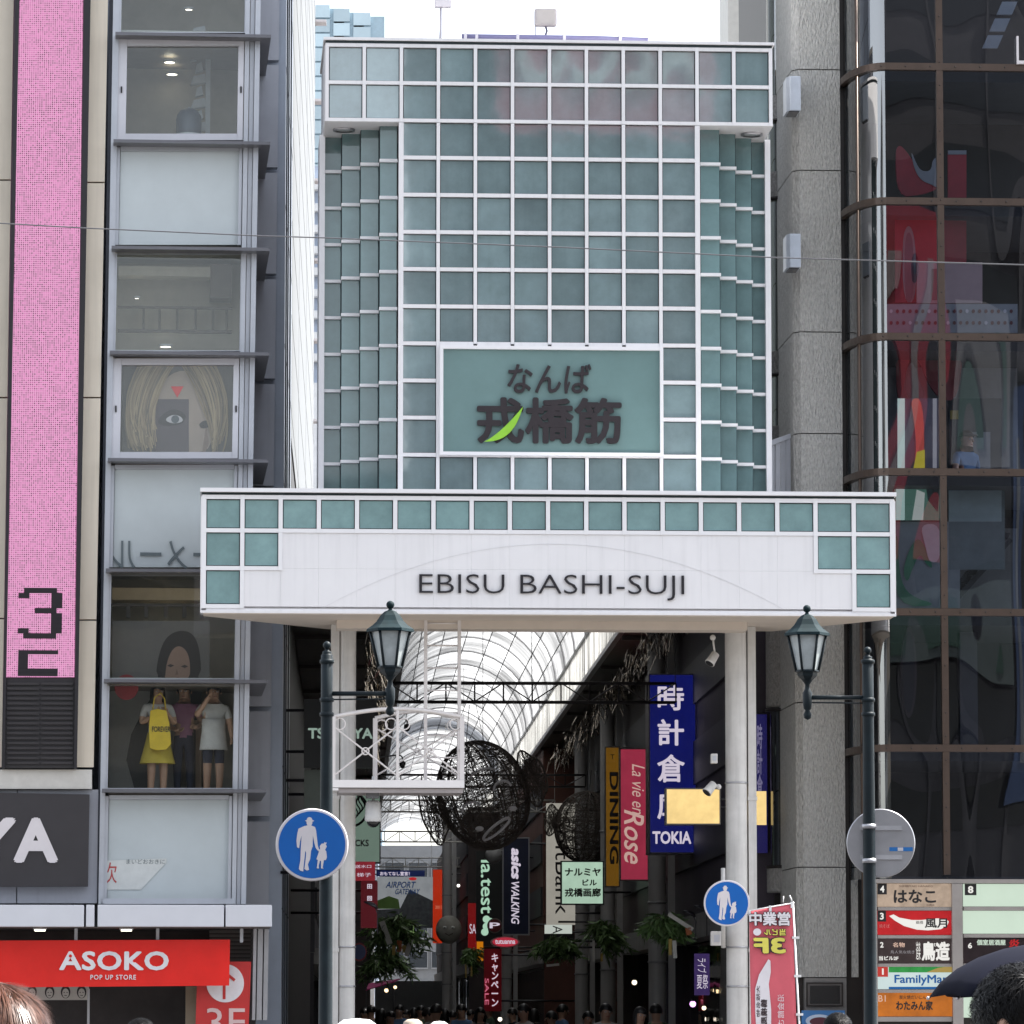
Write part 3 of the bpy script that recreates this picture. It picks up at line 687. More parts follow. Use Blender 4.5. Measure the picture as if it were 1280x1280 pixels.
# LED display
F = sign_frame(50, 958, -.06, L)
led = F.root('led_display', 'tall pink dot matrix display with black digits on the cream stone', 'display')
def led_mat():
    m = bpy.data.materials.new('pink_led'); m.use_nodes = True; n = m.node_tree; K = n.links.new
    b = n.nodes['Principled BSDF']; tc = n.nodes.new('ShaderNodeTexCoord'); sp = n.nodes.new('ShaderNodeSeparateXYZ'); K(tc.outputs['Object'], sp.inputs[0])
    def M(op, a, b_=None):
        x = n.nodes.new('ShaderNodeMath'); x.operation = op
        for i, v in enumerate((a, b_)):
            if v is None: continue
            if isinstance(v, (int, float)): x.inputs[i].default_value = v
            else: K(v, x.inputs[i])
        return x.outputs[0]
    cell = 1 / .0285
    fx_, fz_ = M('FRACT', M('MULTIPLY', sp.outputs[0], cell)), M('FRACT', M('MULTIPLY', sp.outputs[2], cell))
    dot = M('MULTIPLY', M('GREATER_THAN', fx_, .38), M('GREATER_THAN', fz_, .38))
    cb_ = n.nodes.new('ShaderNodeCombineXYZ'); K(M('FLOOR', M('MULTIPLY', sp.outputs[0], cell)), cb_.inputs[0]); K(M('FLOOR', M('MULTIPLY', sp.outputs[2], cell)), cb_.inputs[2])
    wn = n.nodes.new('ShaderNodeTexWhiteNoise'); K(cb_.outputs[0], wn.inputs['Vector'])
    nz = n.nodes.new('ShaderNodeTexNoise'); nz.inputs['Scale'].default_value = 1.6; K(tc.outputs['Object'], nz.inputs['Vector'])
    f = M('ADD', M('MULTIPLY', wn.outputs[0], .8), M('MULTIPLY', nz.outputs['Fac'], .45))
    cr = n.nodes.new('ShaderNodeValToRGB'); K(f, cr.inputs[0])
    cr.color_ramp.elements[0].color = (*lin(84, 8, 54), 1); cr.color_ramp.elements[1].color = (*lin(206, 108, 168), 1); cr.color_ramp.elements[0].position = .25; cr.color_ramp.elements[1].position = .95
    mx = n.nodes.new('ShaderNodeMix'); mx.data_type = 'RGBA'; K(dot, mx.inputs['Factor']); mx.inputs['A'].default_value = (*lin(232, 168, 206), 1); K(cr.outputs[0], mx.inputs['B'])
    K(mx.outputs['Result'], b.inputs['Emission Color']); b.inputs['Emission Strength'].default_value = 1 / 2 ** EXPO
    b.inputs['Base Color'].default_value = (.02, .01, .02, 1); b.inputs['Roughness'].default_value = .5
    return m
f = lambda t, bo, y: t + (bo - t) * y / 845
m = MB(); m.qbox(F, (f(26, 8, 846) - 1.5, 846), (f(104, 93, 846), 846), (f(104, 93, -90), -90), (f(26, 8, -90) - 1.5, -90), -.2, -.1); m.build('screen', led_mat(), led)
m = MB()
m.qbox(F, (2.5, 961), (5.5, 961), (f(24, 6, -90), -90), (f(19, 2, -90), -90), -.24, .0); m.qbox(F, (f(104.5, 94, 961), 961), (f(113, 99, 961) - 1, 961), (f(113.5, 101, -90), -90), (f(104.5, 93.5, -90), -90), -.24, .0)
m.build('case', mat('led_case', (.012, .01, .013), .5), led)
m = MB(); m.qbox(F, (5.6, 960), (93, 960), (93.5, 847), (6.5, 847), -.16, .0); lv = m.build('louver_panel', mat('louver_black', (.02, .018, .02), .5), led)
m = MB()
for i in range(17): m.pbox(F, 9, 853 + i * 6.2, 48.5, 856 + i * 6.2, -.19, -.16); m.pbox(F, 51.5, 853 + i * 6.2, 91, 856 + i * 6.2, -.19, -.16)
m.build('louver_slats', mat('louver_slat', (.03, .026, .028), .4), lv)
DIG = {'3': ['.######.', '##....##', '......##', '......##', '...####.', '......##', '......##', '......##', '##....##', '.######.'],
       'F': ['########', '##......', '##......', '##......', '##......', '########', '########']}
m = MB()
for ch, x0, y0, x1, y1 in (('3', 22, 735, 77, 798), ('F', 22, 813, 72, 845)):
    rows = DIG[ch]; H = len(rows); cw, chh = (x1 - x0) / 8, (y1 - y0) / H
    for j, row in enumerate(rows):
        i = 0
        while i < 8:
            if row[i] == '#':
                k = i
                while k < 8 and row[k] == '#': k += 1
                sh_ = (H - j) * .12
                m.pbox(F, x0 + i * cw + sh_, y0 + j * chh - .2, x0 + k * cw + sh_, y0 + (j + 1) * chh + .2, -.206, -.2); i = k
            else: i += 1
m.build('digits', mat('led_off', (.006, .003, .006), .6), led)
# black shop sign with white letters
F = sign_frame(40, 1108, -.1, L); sg = F.root('shop_sign', 'flat black sign with huge white letters above the white canopy', 'sign')
m = MB(); m.qbox(F, (-90, 1109), (110, 1108), (112, 993), (-90, 989), -.12, .05); m.build('panel', mat('sign_charcoal', (.03, .027, .03), .45, var=.1), sg)
letters(F, 'A', (17, 1022, 73, 1078.5), -.121, SWHITE, sg, t=.02, bold=.045); letters(F, 'Y', (-36, 1022, 20, 1078.5), -.121, SWHITE, sg, t=.02, bold=.045)
# lower grey cladding, canopy, shop front
m = MB(); m.qbox(L, (-90, 1129), (20, 1129), (21, 987), (-90, 987), .0, .3); m.qbox(L, (21.5, 1129), (121, 1129), (123, 987), (22.5, 987), .0, .3); m.build('cladding', GREY, cb)
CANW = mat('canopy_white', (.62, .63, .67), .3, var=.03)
m = MB()
for a, b in ((-90, 105), (107.5, 118), (122, 280), (282, 340)): m.pbox(L, a, 1131, b, 1158.5, -1.0, .3)
m.build('canopy', CANW, cb, .01)
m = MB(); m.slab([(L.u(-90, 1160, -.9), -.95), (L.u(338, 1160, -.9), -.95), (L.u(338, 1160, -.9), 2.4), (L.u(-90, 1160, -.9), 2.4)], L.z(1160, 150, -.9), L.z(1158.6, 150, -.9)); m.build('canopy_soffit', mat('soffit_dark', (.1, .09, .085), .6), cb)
for x, lb in ((50, 'yellow lamp under the canopy over the first letter of the red sign'), (158, 'yellow lamp under the canopy above the middle of the red sign')):
    F2, c, r = ceiling_light(x, 1162, -.6)
    rt = F2.root('canopy_lamp', lb, 'lamp', 'lamps under the shop canopy'); MB().box(-.07, .07, -.07, .07, -.02, .0).build('diffuser', LAMP, rt); MB().box(-.09, .09, -.075, .09, 0.001, .025).build('housing', ALU, rt)
m = MB(); m.box(L.u(-90, 1200, .9), L.u(320, 1200, .9), .9, 3.5, 0, L.z(1160, 150, .0) - .02); m.build('shop_interior_wall', mat('shop_dark', (.035, .028, .028), .6, var=.3), cb)
m = MB()
for i, (a, b) in enumerate(((317, 321), (322.5, 329), (330.5, 336))): m.qbox(L, (a - 2, 1275), (b - 2, 1275), (b, 1161), (a, 1161), -.3 + .05 * i, .6)
m.build('steel_pillar', STEEL, cb)
m = MB()
for i in range(10): m.pbox(L, 262, 1163 + i * 5, 316, 1166.5 + i * 5, .4, .5)
m.build('shutter_slats', mat('shutter_grey', (.2, .19, .18), .5), cb)
for x in (95, 197, 302):
    m = MB(); m.pbox(L, x - 2, 1160, x + 2, 1178, -.55, -.5); m.build('sign_bracket', ALU, cb)
F = sign_frame(140, 1232, -.6, L); sg = F.root('red_shop_sign', 'glossy red sign board with white capitals under the white canopy', 'sign')
m = MB(); m.qbox(F, (-90, 1235), (286.5, 1232), (287.5, 1174.5), (-90, 1176), -.06, .03); m.build('board', mat('glossy_red', (.78, .028, .022), .12, var=.12, scale=1, spec=.6), sg)
SWT = mat('letter_white', (.78, .76, .78), .4)
x = 74
m = MB(); add_text(m, F, 'ASOKO', (74, 1189, 211, 1213), -.061, t=.02, bold=.03, space=1.05); m.build('lettering', SWT, sg)
letters(F, 'POP UP STORE', (113, 1218.5, 170, 1224.5), -.061, SWT, sg, t=.012, bold=.01, space=1.15)
for (cx, cy) in ((88, 1195), (168, 1201)): MB().ppoly(F, ell(cx, cy, 2, 2, 12), -.09, -.0835).build('dot', MATS['glossy_red'], sg)
F = sign_frame(280, 1300, -.3, L); sg = F.root('arrow_sign', 'red upright sign with white arrow disc and floor number', 'sign')
m = MB(); m.qbox(F, (243, 1330), (309, 1330), (314, 1202), (247, 1202), -.04, .02); m.build('board', mat('sign_red', (.55, .03, .028), .35, var=.08), sg)
m = MB(); m.ppoly(F, ell(281.5, 1229, 23.5, 24, 40), -.05, -.0405); dc = m.build('disc', SWT, sg)
m = MB(); m.pbox(F, 278.5, 1222, 282, 1249, -.056, -.0505); m.ppoly(F, [(271, 1226), (281, 1213), (294.5, 1224), (292.5, 1227), (281, 1217.5), (273, 1228)], -.056, -.0505); m.build('arrow', MATS['sign_red'], dc)
letters(F, '3F', (258, 1260, 306, 1296), -.041, mat('pale_pink', (.7, .5, .48), .5), sg, t=.01)
F = sign_frame(70, 1252, .3, L); sg = F.root('face_poster', 'white strip poster with a row of small drawn faces', 'poster')
m = MB(); m.pbox(F, 5, 1232, 111, 1250, -.03, .0); m.build('strip', mat('paper_white', (.6, .58, .55), .6), sg)
fc = MB()
for x in (40, 62, 82, 102):
    fc.ppoly(F, ell(x, 1240, 6, 8, 18), -.034, -.0305, 0); fc.ppoly(F, ell(x, 1241.5, 4.2, 6, 16), -.037, -.0345, 1)
    for dx in (-1.8, 1.8): fc.ppoly(F, ell(x + dx, 1240.5, .8, .6, 8), -.04, -.0375, 0)
    fc.pbox(F, x - 1.6, 1244, x + 1.6, 1244.8, -.04, -.0375, 0)
fc.build('drawn_faces', [BLACK, MATS['paper_white']], sg)
for a_, b_, y_ in ((109, 112, 1236), (5, 10, 1250)): MB().pbox(L, a_, y_, b_, 1290, .0, .1).build('shop_mullion', STEEL, cb)
m = MB(); m.pbox(L, 232, 1233, 246, 1290, .0, .1); m.build('shop_jamb', mat('tan_jamb', (.35, .28, .2), .6), cb)

# ------------------------------------------------------------------ buildings along the arcade's left side
A = Frame(0, 0, 0, math.atan((640 - 440) / FPX))           # arcade axis: x across, y = metres from the camera
nb = A.root('alley_building', 'narrow blue grey panelled building beside the shop ledges', 'building')
WL = -.98
m = MB(); m.box(-6, WL, 66.6, 74, 0, 34); m.build('wall', mat('blue_grey_panel', (.34, .38, .45), .4, .2, var=.06), nb)
m = MB()
for z in range(3, 33, 2):
    m.box(WL + .001, WL + .004, 66.6, 74, z * 1.0, z + .025)
for y in (67.2, 69, 71.5): m.box(WL + .001, WL + .02, y, y + .06, 0, 34)
m.build('panel_joint', mat('joint_dark', (.03, .035, .045), .5), nb)
wb = A.root('white_side_building', 'bright white panelled building wall rising behind the grey one', 'building')
m = MB(); m.box(-14, WL + .0, 74.1, 116, 10.6, 60); m.build('wall', mat('white_cladding', (.25, .262, .275), .8, spec=0., var=.06, grime=.06), wb)
m = MB(); m.box(-14, WL - .02, 74.1, 116, 0, 10.55); m.build('lower_wall', mat('dark_lower_wall', (.05, .048, .05), .6), wb)
m = MB()
for z in range(22, 120, 3): m.box(WL + .001, WL + .005, 74.1, 116, z * .5, z * .5 + .05)
for y in (84, 97): m.box(WL + .001, WL + .003, y, y + .08, 10.6, 60)
m.build('seam', mat('seam_grey', (.16, .165, .17), .5), wb)
m = MB()
for z in range(12, 60, 2): m.box(WL + .0, WL + .28, 115.4, 115.9, z, z + .06)
m.build('rail_peg', SWHITE, wb)
# ------------------------------------------------------------------ dark glass building on the right
o = at(1190, 900, 64)
B = Frame(o.x, o.y, 0, R(3.5))
rb = B.root('glass_building', 'dark glass building with bronze bands, curved glass corner and rough granite pillar', 'building')
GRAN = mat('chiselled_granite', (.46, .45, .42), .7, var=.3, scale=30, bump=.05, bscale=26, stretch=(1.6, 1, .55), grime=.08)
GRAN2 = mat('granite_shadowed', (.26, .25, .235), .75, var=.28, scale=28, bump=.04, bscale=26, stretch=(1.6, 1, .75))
BRON = mat('bronze_band', (.085, .06, .047), .38, .55, var=.12, scale=5)
BRD = mat('dark_bronze', (.025, .02, .018), .4, .3)
DGL = glass('dark_curtain_glass', (.46, .5, .58), .11, 0, .02, .7, (1, 1, .35))
CGL = glass('curved_curtain_glass', (.3, .32, .34), .3, 0, .01, 1.2, (1, 1, .06))
PX = lambda x, d=0.: B.u(x, 800, d)
BZ = [B.z(y, 1190) for y in (-80, 84.5, 252.5, 421.5, 590.5, 765.5, 935.5, 1098)]
DG = 1.1                                              # depth of the granite face
# granite pillar in courses
for y0, y1 in zip((-90, 87, 213, 415, 542, 878, 1084), (87, 213, 415, 542, 878, 1084, 1222)):
    m = MB(); a, b = B.u(1003, 800, DG), B.u(1055, 800, DG); zt_, z0 = B.z(y0 + .7, 1030, DG), B.z(y1 - .7, 1030, DG)
    m.slab([(a, DG), (b, DG), (b, 3), (a - .1, 3), (a - .09, DG + .12)], z0, zt_); m.build('granite_course', GRAN, rb)
    m = MB(); a, b = B.u(1061.5, 800, DG + .1), B.u(1070, 800, DG + .1); m.box(a, b, DG + .1, 1.6, z0, zt_); m.build('granite_strip', GRAN, rb)
m = MB(); m.box(B.u(1002, 800, DG) - .05, B.u(1072, 800, DG) + .05, DG + .14, 2.9, 0, 40); m.build('pillar_core', BRD, rb)
m = MB(); m.box(B.u(1003, 800, DG), B.u(1055, 800, DG), DG + .01, 2.9, 0, B.z(1222.5, 1030, DG)); m.build('pillar_base', mat('granite_base', (.2, .19, .18), .5, var=.15, scale=8), rb)
m = MB(); m.pbox(B, 1008, 1228, 1054, 1258, DG - .02, DG + .02, 0); m.pbox(B, 1012.5, 1232, 1050, 1254.5, DG - .035, DG - .015, 1); m.pbox(B, 1010, 1230, 1052, 1256.5, DG - .028, DG - .01, 2)
m.build('wall_plate', [BRD, mat('plate_black', (.012, .012, .013), .25), mat('plate_rim', (.1, .09, .085), .4)], rb)
# path of the curtain wall: quarter round corner then flat
path = []
xa, xb = B.u(1059, 800, 1.25), PX(1112)
for k in range(13):
    q = PI / 2 * k / 12; path.append((xb - (xb - xa) * math.cos(q), 1.25 - 1.25 * math.sin(q)))
path.append((PX(1180.5), 0)); path.append((PX(1420), 0))
def along(m, pts, y0, y1, z0, z1, mi=0, off=0.):
    """a band following the plan path, from off+y0 (front) to off+y1 (back)"""
    n = len(pts); f, b = [], []
    for i, (x, y) in enumerate(pts):
        t = Vector((pts[min(i + 1, n - 1)][0] - pts[max(i - 1, 0)][0], pts[min(i + 1, n - 1)][1] - pts[max(i - 1, 0)][1])).normalized(); nx, ny = t.y, -t.x
        f.append((x - nx * y0 * -1, y - ny * y0 * -1)); b.append((x + nx * -y1, y + ny * -y1))
    f = [(p[0], p[1]) for p in f]
    m.slab(f + b[::-1], z0, z1, mi); return m
for i, (zt_, zb_) in enumerate(zip(BZ[:-1], BZ[1:])):
    for (pts, nm, ml) in ((path[:13], 'curved_window', CGL), (path[12:14], 'window', DGL), (path[13:], 'window', DGL)):
        m = MB(); P2 = pts
        vs = [(x, y, zb_) for x, y in P2] + [(x, y, zt_) for x, y in P2]; n = len(P2)
        m.add(vs, [(k, k + 1, k + 1 + n, k + n) for k in range(n - 1)], 0, n > 3); m.build(nm, ml, rb)
for i, z in enumerate(BZ[1:-1]):
    m = MB(); along(m, path, .06, .05, z - .048, z + .048); bd = m.build('bronze_band', BRON, rb)
    m = MB()
    for px in range(1100, 1330, 31): p = B.p(px, 85, 0); m.ball((p.x, -.064, z), .012, 4)
    m.build('bolt', BRD, bd)
m = MB(); u = PX(1180.5)
for zt_, zb_ in zip(BZ[:-1], BZ[1:]): m.box(u - .045, u + .045, -.055, .05, zb_ + .05, zt_ - .05)
ml = m.build('bronze_mullion', BRON, rb)
m = MB(); z = BZ[-1]
while z < BZ[0]: m.ball((u, -.058, z), .011, 4); z += .32
m.build('bolt', BRD, ml)
for px, k in ((1094, .3), (1087, .5)):
    pass
m = MB(); q = PI / 2 * .42; m.tube([(xb - (xb - xa) * math.cos(q), 1.25 - 1.25 * math.sin(q) - .02, 0), (xb - (xb - xa) * math.cos(q), 1.25 - 1.25 * math.sin(q) - .02, BZ[0])], .022, 6)
m.build('corner_mullion', BRON, rb)
# inside: floors, dark back wall, columns
m = MB(); m.box(PX(1085), PX(1420), 4.2, 4.4, 0, 40); m.box(PX(1062) - .0, PX(1075), 1.75, 4.2, 0, 40); m.build('inner_wall', mat('inner_dark', (.02, .025, .04), .6, var=.3), rb)
for z in BZ[1:]:
    m = MB(); m.slab([(PX(1080), 1.6), (PX(1112), .2), (PX(1420), .2), (PX(1420), 4.2), (PX(1080), 4.2)], z - .16, z + .03); m.build('floor_slab', mat('slab_dark', (.05, .05, .055), .7), rb)
IG = mat('inner_grey', (.3, .31, .32), .6, var=.12)
IRED = mat('reflection_red', (.42, .02, .035), .5, var=.25, scale=2)  # red of mirrored signs, put into cards behind the glass
IPINK = mat('panel_pink', (.5, .34, .33), .55, var=.1)
def inside(name, label, cat, layers, d, base, group=None):
    F = sign_frame(*base, d, B); rt = F.root(name, label, cat, group)
    for k, (pts, m_) in enumerate(layers):
        pts = chaikin(pts)
        MB().ppoly(F, pts, -.012 * k - .03, -.012 * k + .02 if k == 0 else -.012 * k - .022).build('card' if k == 0 else 'print', m_, rt)
    return F, rt
F, r_ = inside('banner_or_reflection', 'tall red and grey wavy reflection built as a card behind the upper dark glass', 'banner', [  # mirrored red signage, built as a coloured card inside
    ([(1122, 246), (1119, 190), (1124, 180), (1134, 190), (1140, 200), (1152, 215), (1166, 228), (1174, 236), (1150, 244)], IRED),
    ([(1138, 186), (1143, 212), (1152, 226), (1166, 231), (1176, 238), (1176, 196), (1166, 198), (1164, 214), (1152, 214), (1146, 206)], IG)], .5, (1148, 247))
F, r_ = inside('banner_or_reflection', 'dark red reflection card with pale top edge right of the bronze mullion', 'banner', [(rect(1185, 191, 1208, 247), IRED), (rect(1185, 188, 1208, 193), IG)], .55, (1196, 247))  # reflected red strip, shaped as a card behind the pane
F, r_ = inside('red_reflection', 'wide red reflection card with a narrow grey arch behind the middle dark glass', 'banner', [  # red reflection put into this card's colours
    (rect(1119, 258, 1208, 378), IRED), ([(1129, 378), (1128, 300), (1133, 282), (1140, 284), (1145, 310), (1145, 378)], IG), ([(1131, 378), (1131, 305), (1134, 290), (1139, 292), (1142, 312), (1142, 378)], mat('slate', (.1, .12, .14), .5))], .6, (1160, 378))
F, r_ = inside('pale_reflection_panel', 'pale pink reflection panel before the wide red one behind glass', 'panel', [(rect(1146, 328, 1228, 379), IPINK), (rect(1165, 336, 1176, 375), mat('dusky', (.22, .1, .1), .5))], .45, (1190, 380))  # pale part of the mirrored scene, a card put behind the glass
F, r_ = inside('dotted_panel', 'grey board with two rows of small dark red dots behind glass', 'panel', [(rect(1108, 380, 1272, 416), IG)], .4, (1190, 416))
m = MB()
for i in range(20):
    for j in range(2): m.ppoly(F, ell(1114 + i * 7.9, 389 + j * 14.5, 2, 2.4, 10), -.04, -.031, 0 if (i * 7 + j * 3) % 6 else 1)
m.build('dots', [mat('dot_red', (.12, .015, .02), .5), SWHITE], r_)
m = MB(); m.pbox(B, 1108, 428, 1272, 587, 1.9, 2.0); m.build('inner_partition', IG, rb)
F, r_ = inside('red_reflection', 'dull red arch shaped reflection card above the bright slot behind glass', 'banner', [  # dim mirrored red, given as the card's own colour
    ([(1120, 428), (1205, 428), (1198, 500), (1176, 500), (1160, 480), (1148, 446), (1136, 446), (1128, 495), (1121, 500)], mat('dull_reflection_red', (.33, .08, .08), .5, var=.2)), ([(1131, 500), (1134, 460), (1140, 450), (1147, 470), (1160, 500)], mat('dull_reflection_green', (.16, .2, .19), .5))], 1.2, (1160, 500))
F, r_ = inside('striped_reflection', 'bright narrow reflection card striped white red and yellow behind glass', 'poster', [  # bright mirrored stripes, painted as glowing bands
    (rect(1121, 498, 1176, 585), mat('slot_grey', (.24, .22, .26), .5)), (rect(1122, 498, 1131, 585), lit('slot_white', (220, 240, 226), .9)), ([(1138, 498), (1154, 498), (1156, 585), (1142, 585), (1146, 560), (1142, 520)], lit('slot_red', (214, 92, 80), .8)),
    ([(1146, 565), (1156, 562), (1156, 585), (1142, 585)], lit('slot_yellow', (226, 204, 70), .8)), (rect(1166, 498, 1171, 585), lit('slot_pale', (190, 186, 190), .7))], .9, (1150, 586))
F, r_ = inside('doorway_panel', 'dark doorway panel behind the person in a cap', 'panel', [(rect(1186, 498, 1252, 587), mat('door_dark', (.06, .07, .075), .5)), (rect(1188, 513, 1198, 524), mat('note_yellow', (.5, .4, .12), .5)), (rect(1214, 540, 1238, 586), mat('note_grey', (.35, .37, .38), .5)), (rect(1221, 540, 1229, 547), mat('door_dark', (.06, .07, .075), .5))], 1.6, (1220, 588))
F, r_ = inside('green_reflection', 'green and white swirling reflection card in the floor over the sign box', 'mural', [  # green and white reflection laid into the colours of a card
    (rect(1116, 652, 1200, 760), mat('reflection_grey', (.26, .28, .28), .5)), ([(1122, 660), (1124, 720), (1136, 745), (1176, 757), (1120, 758), (1116, 690)], mat('reflection_green', (.06, .24, .12), .5)),
    ([(1128, 712), (1140, 678), (1152, 672), (1168, 712), (1158, 706), (1150, 690), (1140, 712), (1134, 730)], MATS['reflection_green']), ([(1150, 655), (1176, 655), (1176, 700), (1162, 705), (1156, 680)], mat('reflection_white', (.5, .54, .53), .5))], .8, (1158, 761))
F, r_ = inside('banner_or_reflection', 'bright reflection card with white and green swirls below the striped one', 'banner', [  # mirrored swirls, coloured in and made to glow
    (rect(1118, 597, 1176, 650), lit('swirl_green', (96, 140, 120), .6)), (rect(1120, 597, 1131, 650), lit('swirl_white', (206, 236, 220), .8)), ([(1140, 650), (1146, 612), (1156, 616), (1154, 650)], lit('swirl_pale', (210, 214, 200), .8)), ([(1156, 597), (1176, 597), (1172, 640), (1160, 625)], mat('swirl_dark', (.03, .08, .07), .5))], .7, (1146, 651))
F, r_ = inside('pale_reflection_panel', 'pale greenish reflection panel with a blue top edge right of the mullion', 'panel', [(rect(1186, 600, 1256, 712), mat('panel_mint_low', (.16, .19, .185), .5, var=.2)), (rect(1186, 600, 1252, 652), mat('panel_mint', (.36, .43, .41), .5, var=.15)), (rect(1186, 600, 1252, 613), mat('panel_blue', (.08, .12, .2), .5))], .8, (1219, 653))  # pale reflected area, set up as a tinted card
m = MB()
m.pbox(B, 1108, 660, 1272, 762, 2.0, 2.1); m.build('inner_partition', mat('inner_grey_low', (.17, .175, .18), .6, var=.15), rb)
st = MB()
for i in range(9):
    st.ppoly(B, [(1186 + i * 8, 745 - i * 9), (1196 + i * 8, 745 - i * 9), (1199 + i * 8, 738 - i * 9), (1189 + i * 8, 738 - i * 9)], 1.2, 1.7)
st.ppoly(B, [(1184, 756), (1262, 672), (1266, 676), (1190, 760)], 1.15, 1.2); st.ppoly(B, [(1184, 742), (1256, 664), (1258, 667), (1186, 746)], 1.15, 1.2)
st.build('inner_stair', mat('stair_dark', (.05, .052, .055), .5), rb)
F, r_ = inside('oval_board', 'tall dim brown oval board behind the dark lower glass', 'board', [(ell(1136, 840, 10, 57, 30), mat('oval_brown', (.05, .032, .034), .6)), (ell(1136, 840, 7.5, 51, 30), mat('oval_inner', (.025, .018, .022), .6))], .5, (1136, 898))
m = MB(); m.pbox(B, 1200, 790, 1222, 932, 1.0, 1.2); m.pbox(B, 1216, 770, 1272, 786, 1.0, 1.1); m.pbox(B, 1130, 770, 1176, 786, 1.0, 1.1); m.build('inner_column', mat('inner_column', (.09, .085, .09), .6), rb)
m = MB()
for i in range(4): m.ppoly(B, [(1228 + i * 9, 60 - i * 21), (1247 + i * 9, 60 - i * 21), (1254 + i * 9, 44 - i * 21), (1235 + i * 9, 44 - i * 21)], 1.0, 1.05)
m.build('inner_skylight', mat('skylight_grey', (.28, .31, .34), .4), rb)
m = MB(); m.pbox(B, 1271, 45, 1273.5, 80, -.1, -.04); m.pbox(B, 1271.5, 76, 1330, 80, -.101, -.04); m.build('window_bracket', SWHITE, rb)
# shadowed bay on the arcade side: alternating bowed glass and granite
bay = B.root('bowed_bay', 'bowed bay of curved glass and granite bands between gate and pillar', 'bay')
BGL = glass('bay_glass', (.32, .36, .3), .3, 0, .01, 1.3, (1, 1, .08))
c = B.p(993, 700, 3.2); rr = .42
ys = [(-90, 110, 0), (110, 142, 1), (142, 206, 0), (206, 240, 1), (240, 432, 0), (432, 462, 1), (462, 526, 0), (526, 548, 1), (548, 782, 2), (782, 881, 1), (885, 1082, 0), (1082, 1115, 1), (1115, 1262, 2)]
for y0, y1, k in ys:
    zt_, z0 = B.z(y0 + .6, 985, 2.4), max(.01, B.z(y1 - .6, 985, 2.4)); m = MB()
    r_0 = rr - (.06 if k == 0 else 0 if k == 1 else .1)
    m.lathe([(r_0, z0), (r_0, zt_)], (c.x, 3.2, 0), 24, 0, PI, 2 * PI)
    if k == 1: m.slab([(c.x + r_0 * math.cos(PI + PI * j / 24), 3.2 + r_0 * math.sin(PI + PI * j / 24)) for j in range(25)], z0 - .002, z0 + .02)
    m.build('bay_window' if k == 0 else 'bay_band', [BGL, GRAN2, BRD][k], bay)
m = MB(); m.lathe([(rr - .16, 0), (rr - .16, 40)], (c.x, 3.2, 0), 16, 0, PI, 2 * PI)
m.build('bay_core', mat('bay_inner', (.07, .085, .06), .5, var=.5, scale=1.2, stretch=(6, 6, .3)), bay)
m = MB(); m.box(c.x - .12, c.x + 4, 3.3, 9, 0, 40); m.box(PX(1090), PX(1420), 4.5, 12, 0, 40); m.build('rear_body', BRD, rb)
for y in (884, 1082, 142, 240, 462):
    m = MB(); z = B.z(y, 985, 2.4); m.lathe([(rr - .05, z - .02), (rr + .015, z - .02), (rr + .015, z + .02), (rr - .05, z + .02)], (c.x, 3.2, 0), 24, 0, PI, 2 * PI); m.build('bay_rim', BRD, bay)
# floodlight boxes on the pillar's flank
for (px0, y0, px1, y1, lb) in ((984, 95, 1001, 147, 'upper grey box light on the granite pillar'), (984, 292, 1001, 343, 'lower grey box light on the granite pillar crossed by the wire')):
    F = sign_frame(993, y1, .95, B); rt = F.root('wall_light', lb, 'wall light', 'box lights on the granite pillar')
    m = MB(); a = F.p(px0, y0 + 20, -.35); b = F.p(px1, y0 + 20, -.35); z1 = F.p(993, y0, -.35).z; z0 = F.p(993, y1 - 9, -.35).z
    m.slab([(a.x + .04, -.35), (b.x, -.35), (b.x, .14), (a.x, .14), (a.x, -.25)], z0, z1); m.build('housing', mat('light_grey_metal', (.42, .46, .52), .35, .2), rt, .008)
    MB().box(a.x + .03, b.x - .02, -.3, .1, z0 - .012, z0 - .001).build('lens', mat('lens_dark', (.05, .05, .055), .2), rt)
# corrugated screen beside the tower
F = sign_frame(982, 616, 1.6, B); rt = F.root('roof_screen', 'grey corrugated metal screen beside the tower foot', 'screen')
m = MB()
for i in range(5): m.ppoly(F, [(963 + i * 6.6, 640), (969 + i * 6.6, 640), (969 + i * 6.6, 552 - i * 2), (963 + i * 6.6, 554 - i * 2)], -.03 * (i % 2), .05)
m.ppoly(F, [(962, 558), (998, 544), (998, 538), (962, 551)], -.06, .08); m.build('panel', ALU, rt)
# directory of shop signs
D = B
F = sign_frame(1180, 1290, -.35, B)
dr = F.root('shop_directory', 'metal framed directory of stacked restaurant signs by the entrance', 'sign directory')
FRM = mat('directory_metal', (.36, .33, .31), .35, .5, var=.1, scale=3)
m = MB(); m.pbox(F, 1093, 1099, 1320, 1104, -.1, .3); m.pbox(F, 1191, 1104.5, 1204, 1330, -.12, .3); m.pbox(F, 1088, 1104.5, 1097, 1330, -.1, .3)
for y in (1134, 1169, 1204.5, 1237): m.pbox(F, 1097.5, y, 1190.5, y + 4, -.06, .3)
for y in (1133.5, 1167.5, 1204.5, 1239): m.pbox(F, 1204.5, y, 1330, y + 4.5, -.06, .3)
m.pbox(F, 1097.5, 1271, 1190.5, 1277, -.06, .3); m.build('frame', FRM, dr)
m = MB(); m.pbox(F, 1097, 1104, 1330, 1330, .05, .3); m.build('backing', BRD, dr)
def row(nm, x0, y0, x1, y1, m_): return MB().pbox(F, x0, y0, x1, y1, -.02, .049).build('sign_row', m_, dr)
KW = lit('dir_white', (238, 236, 230), .9, .02); KB = mat('dir_black', (.008, .007, .008), .4)
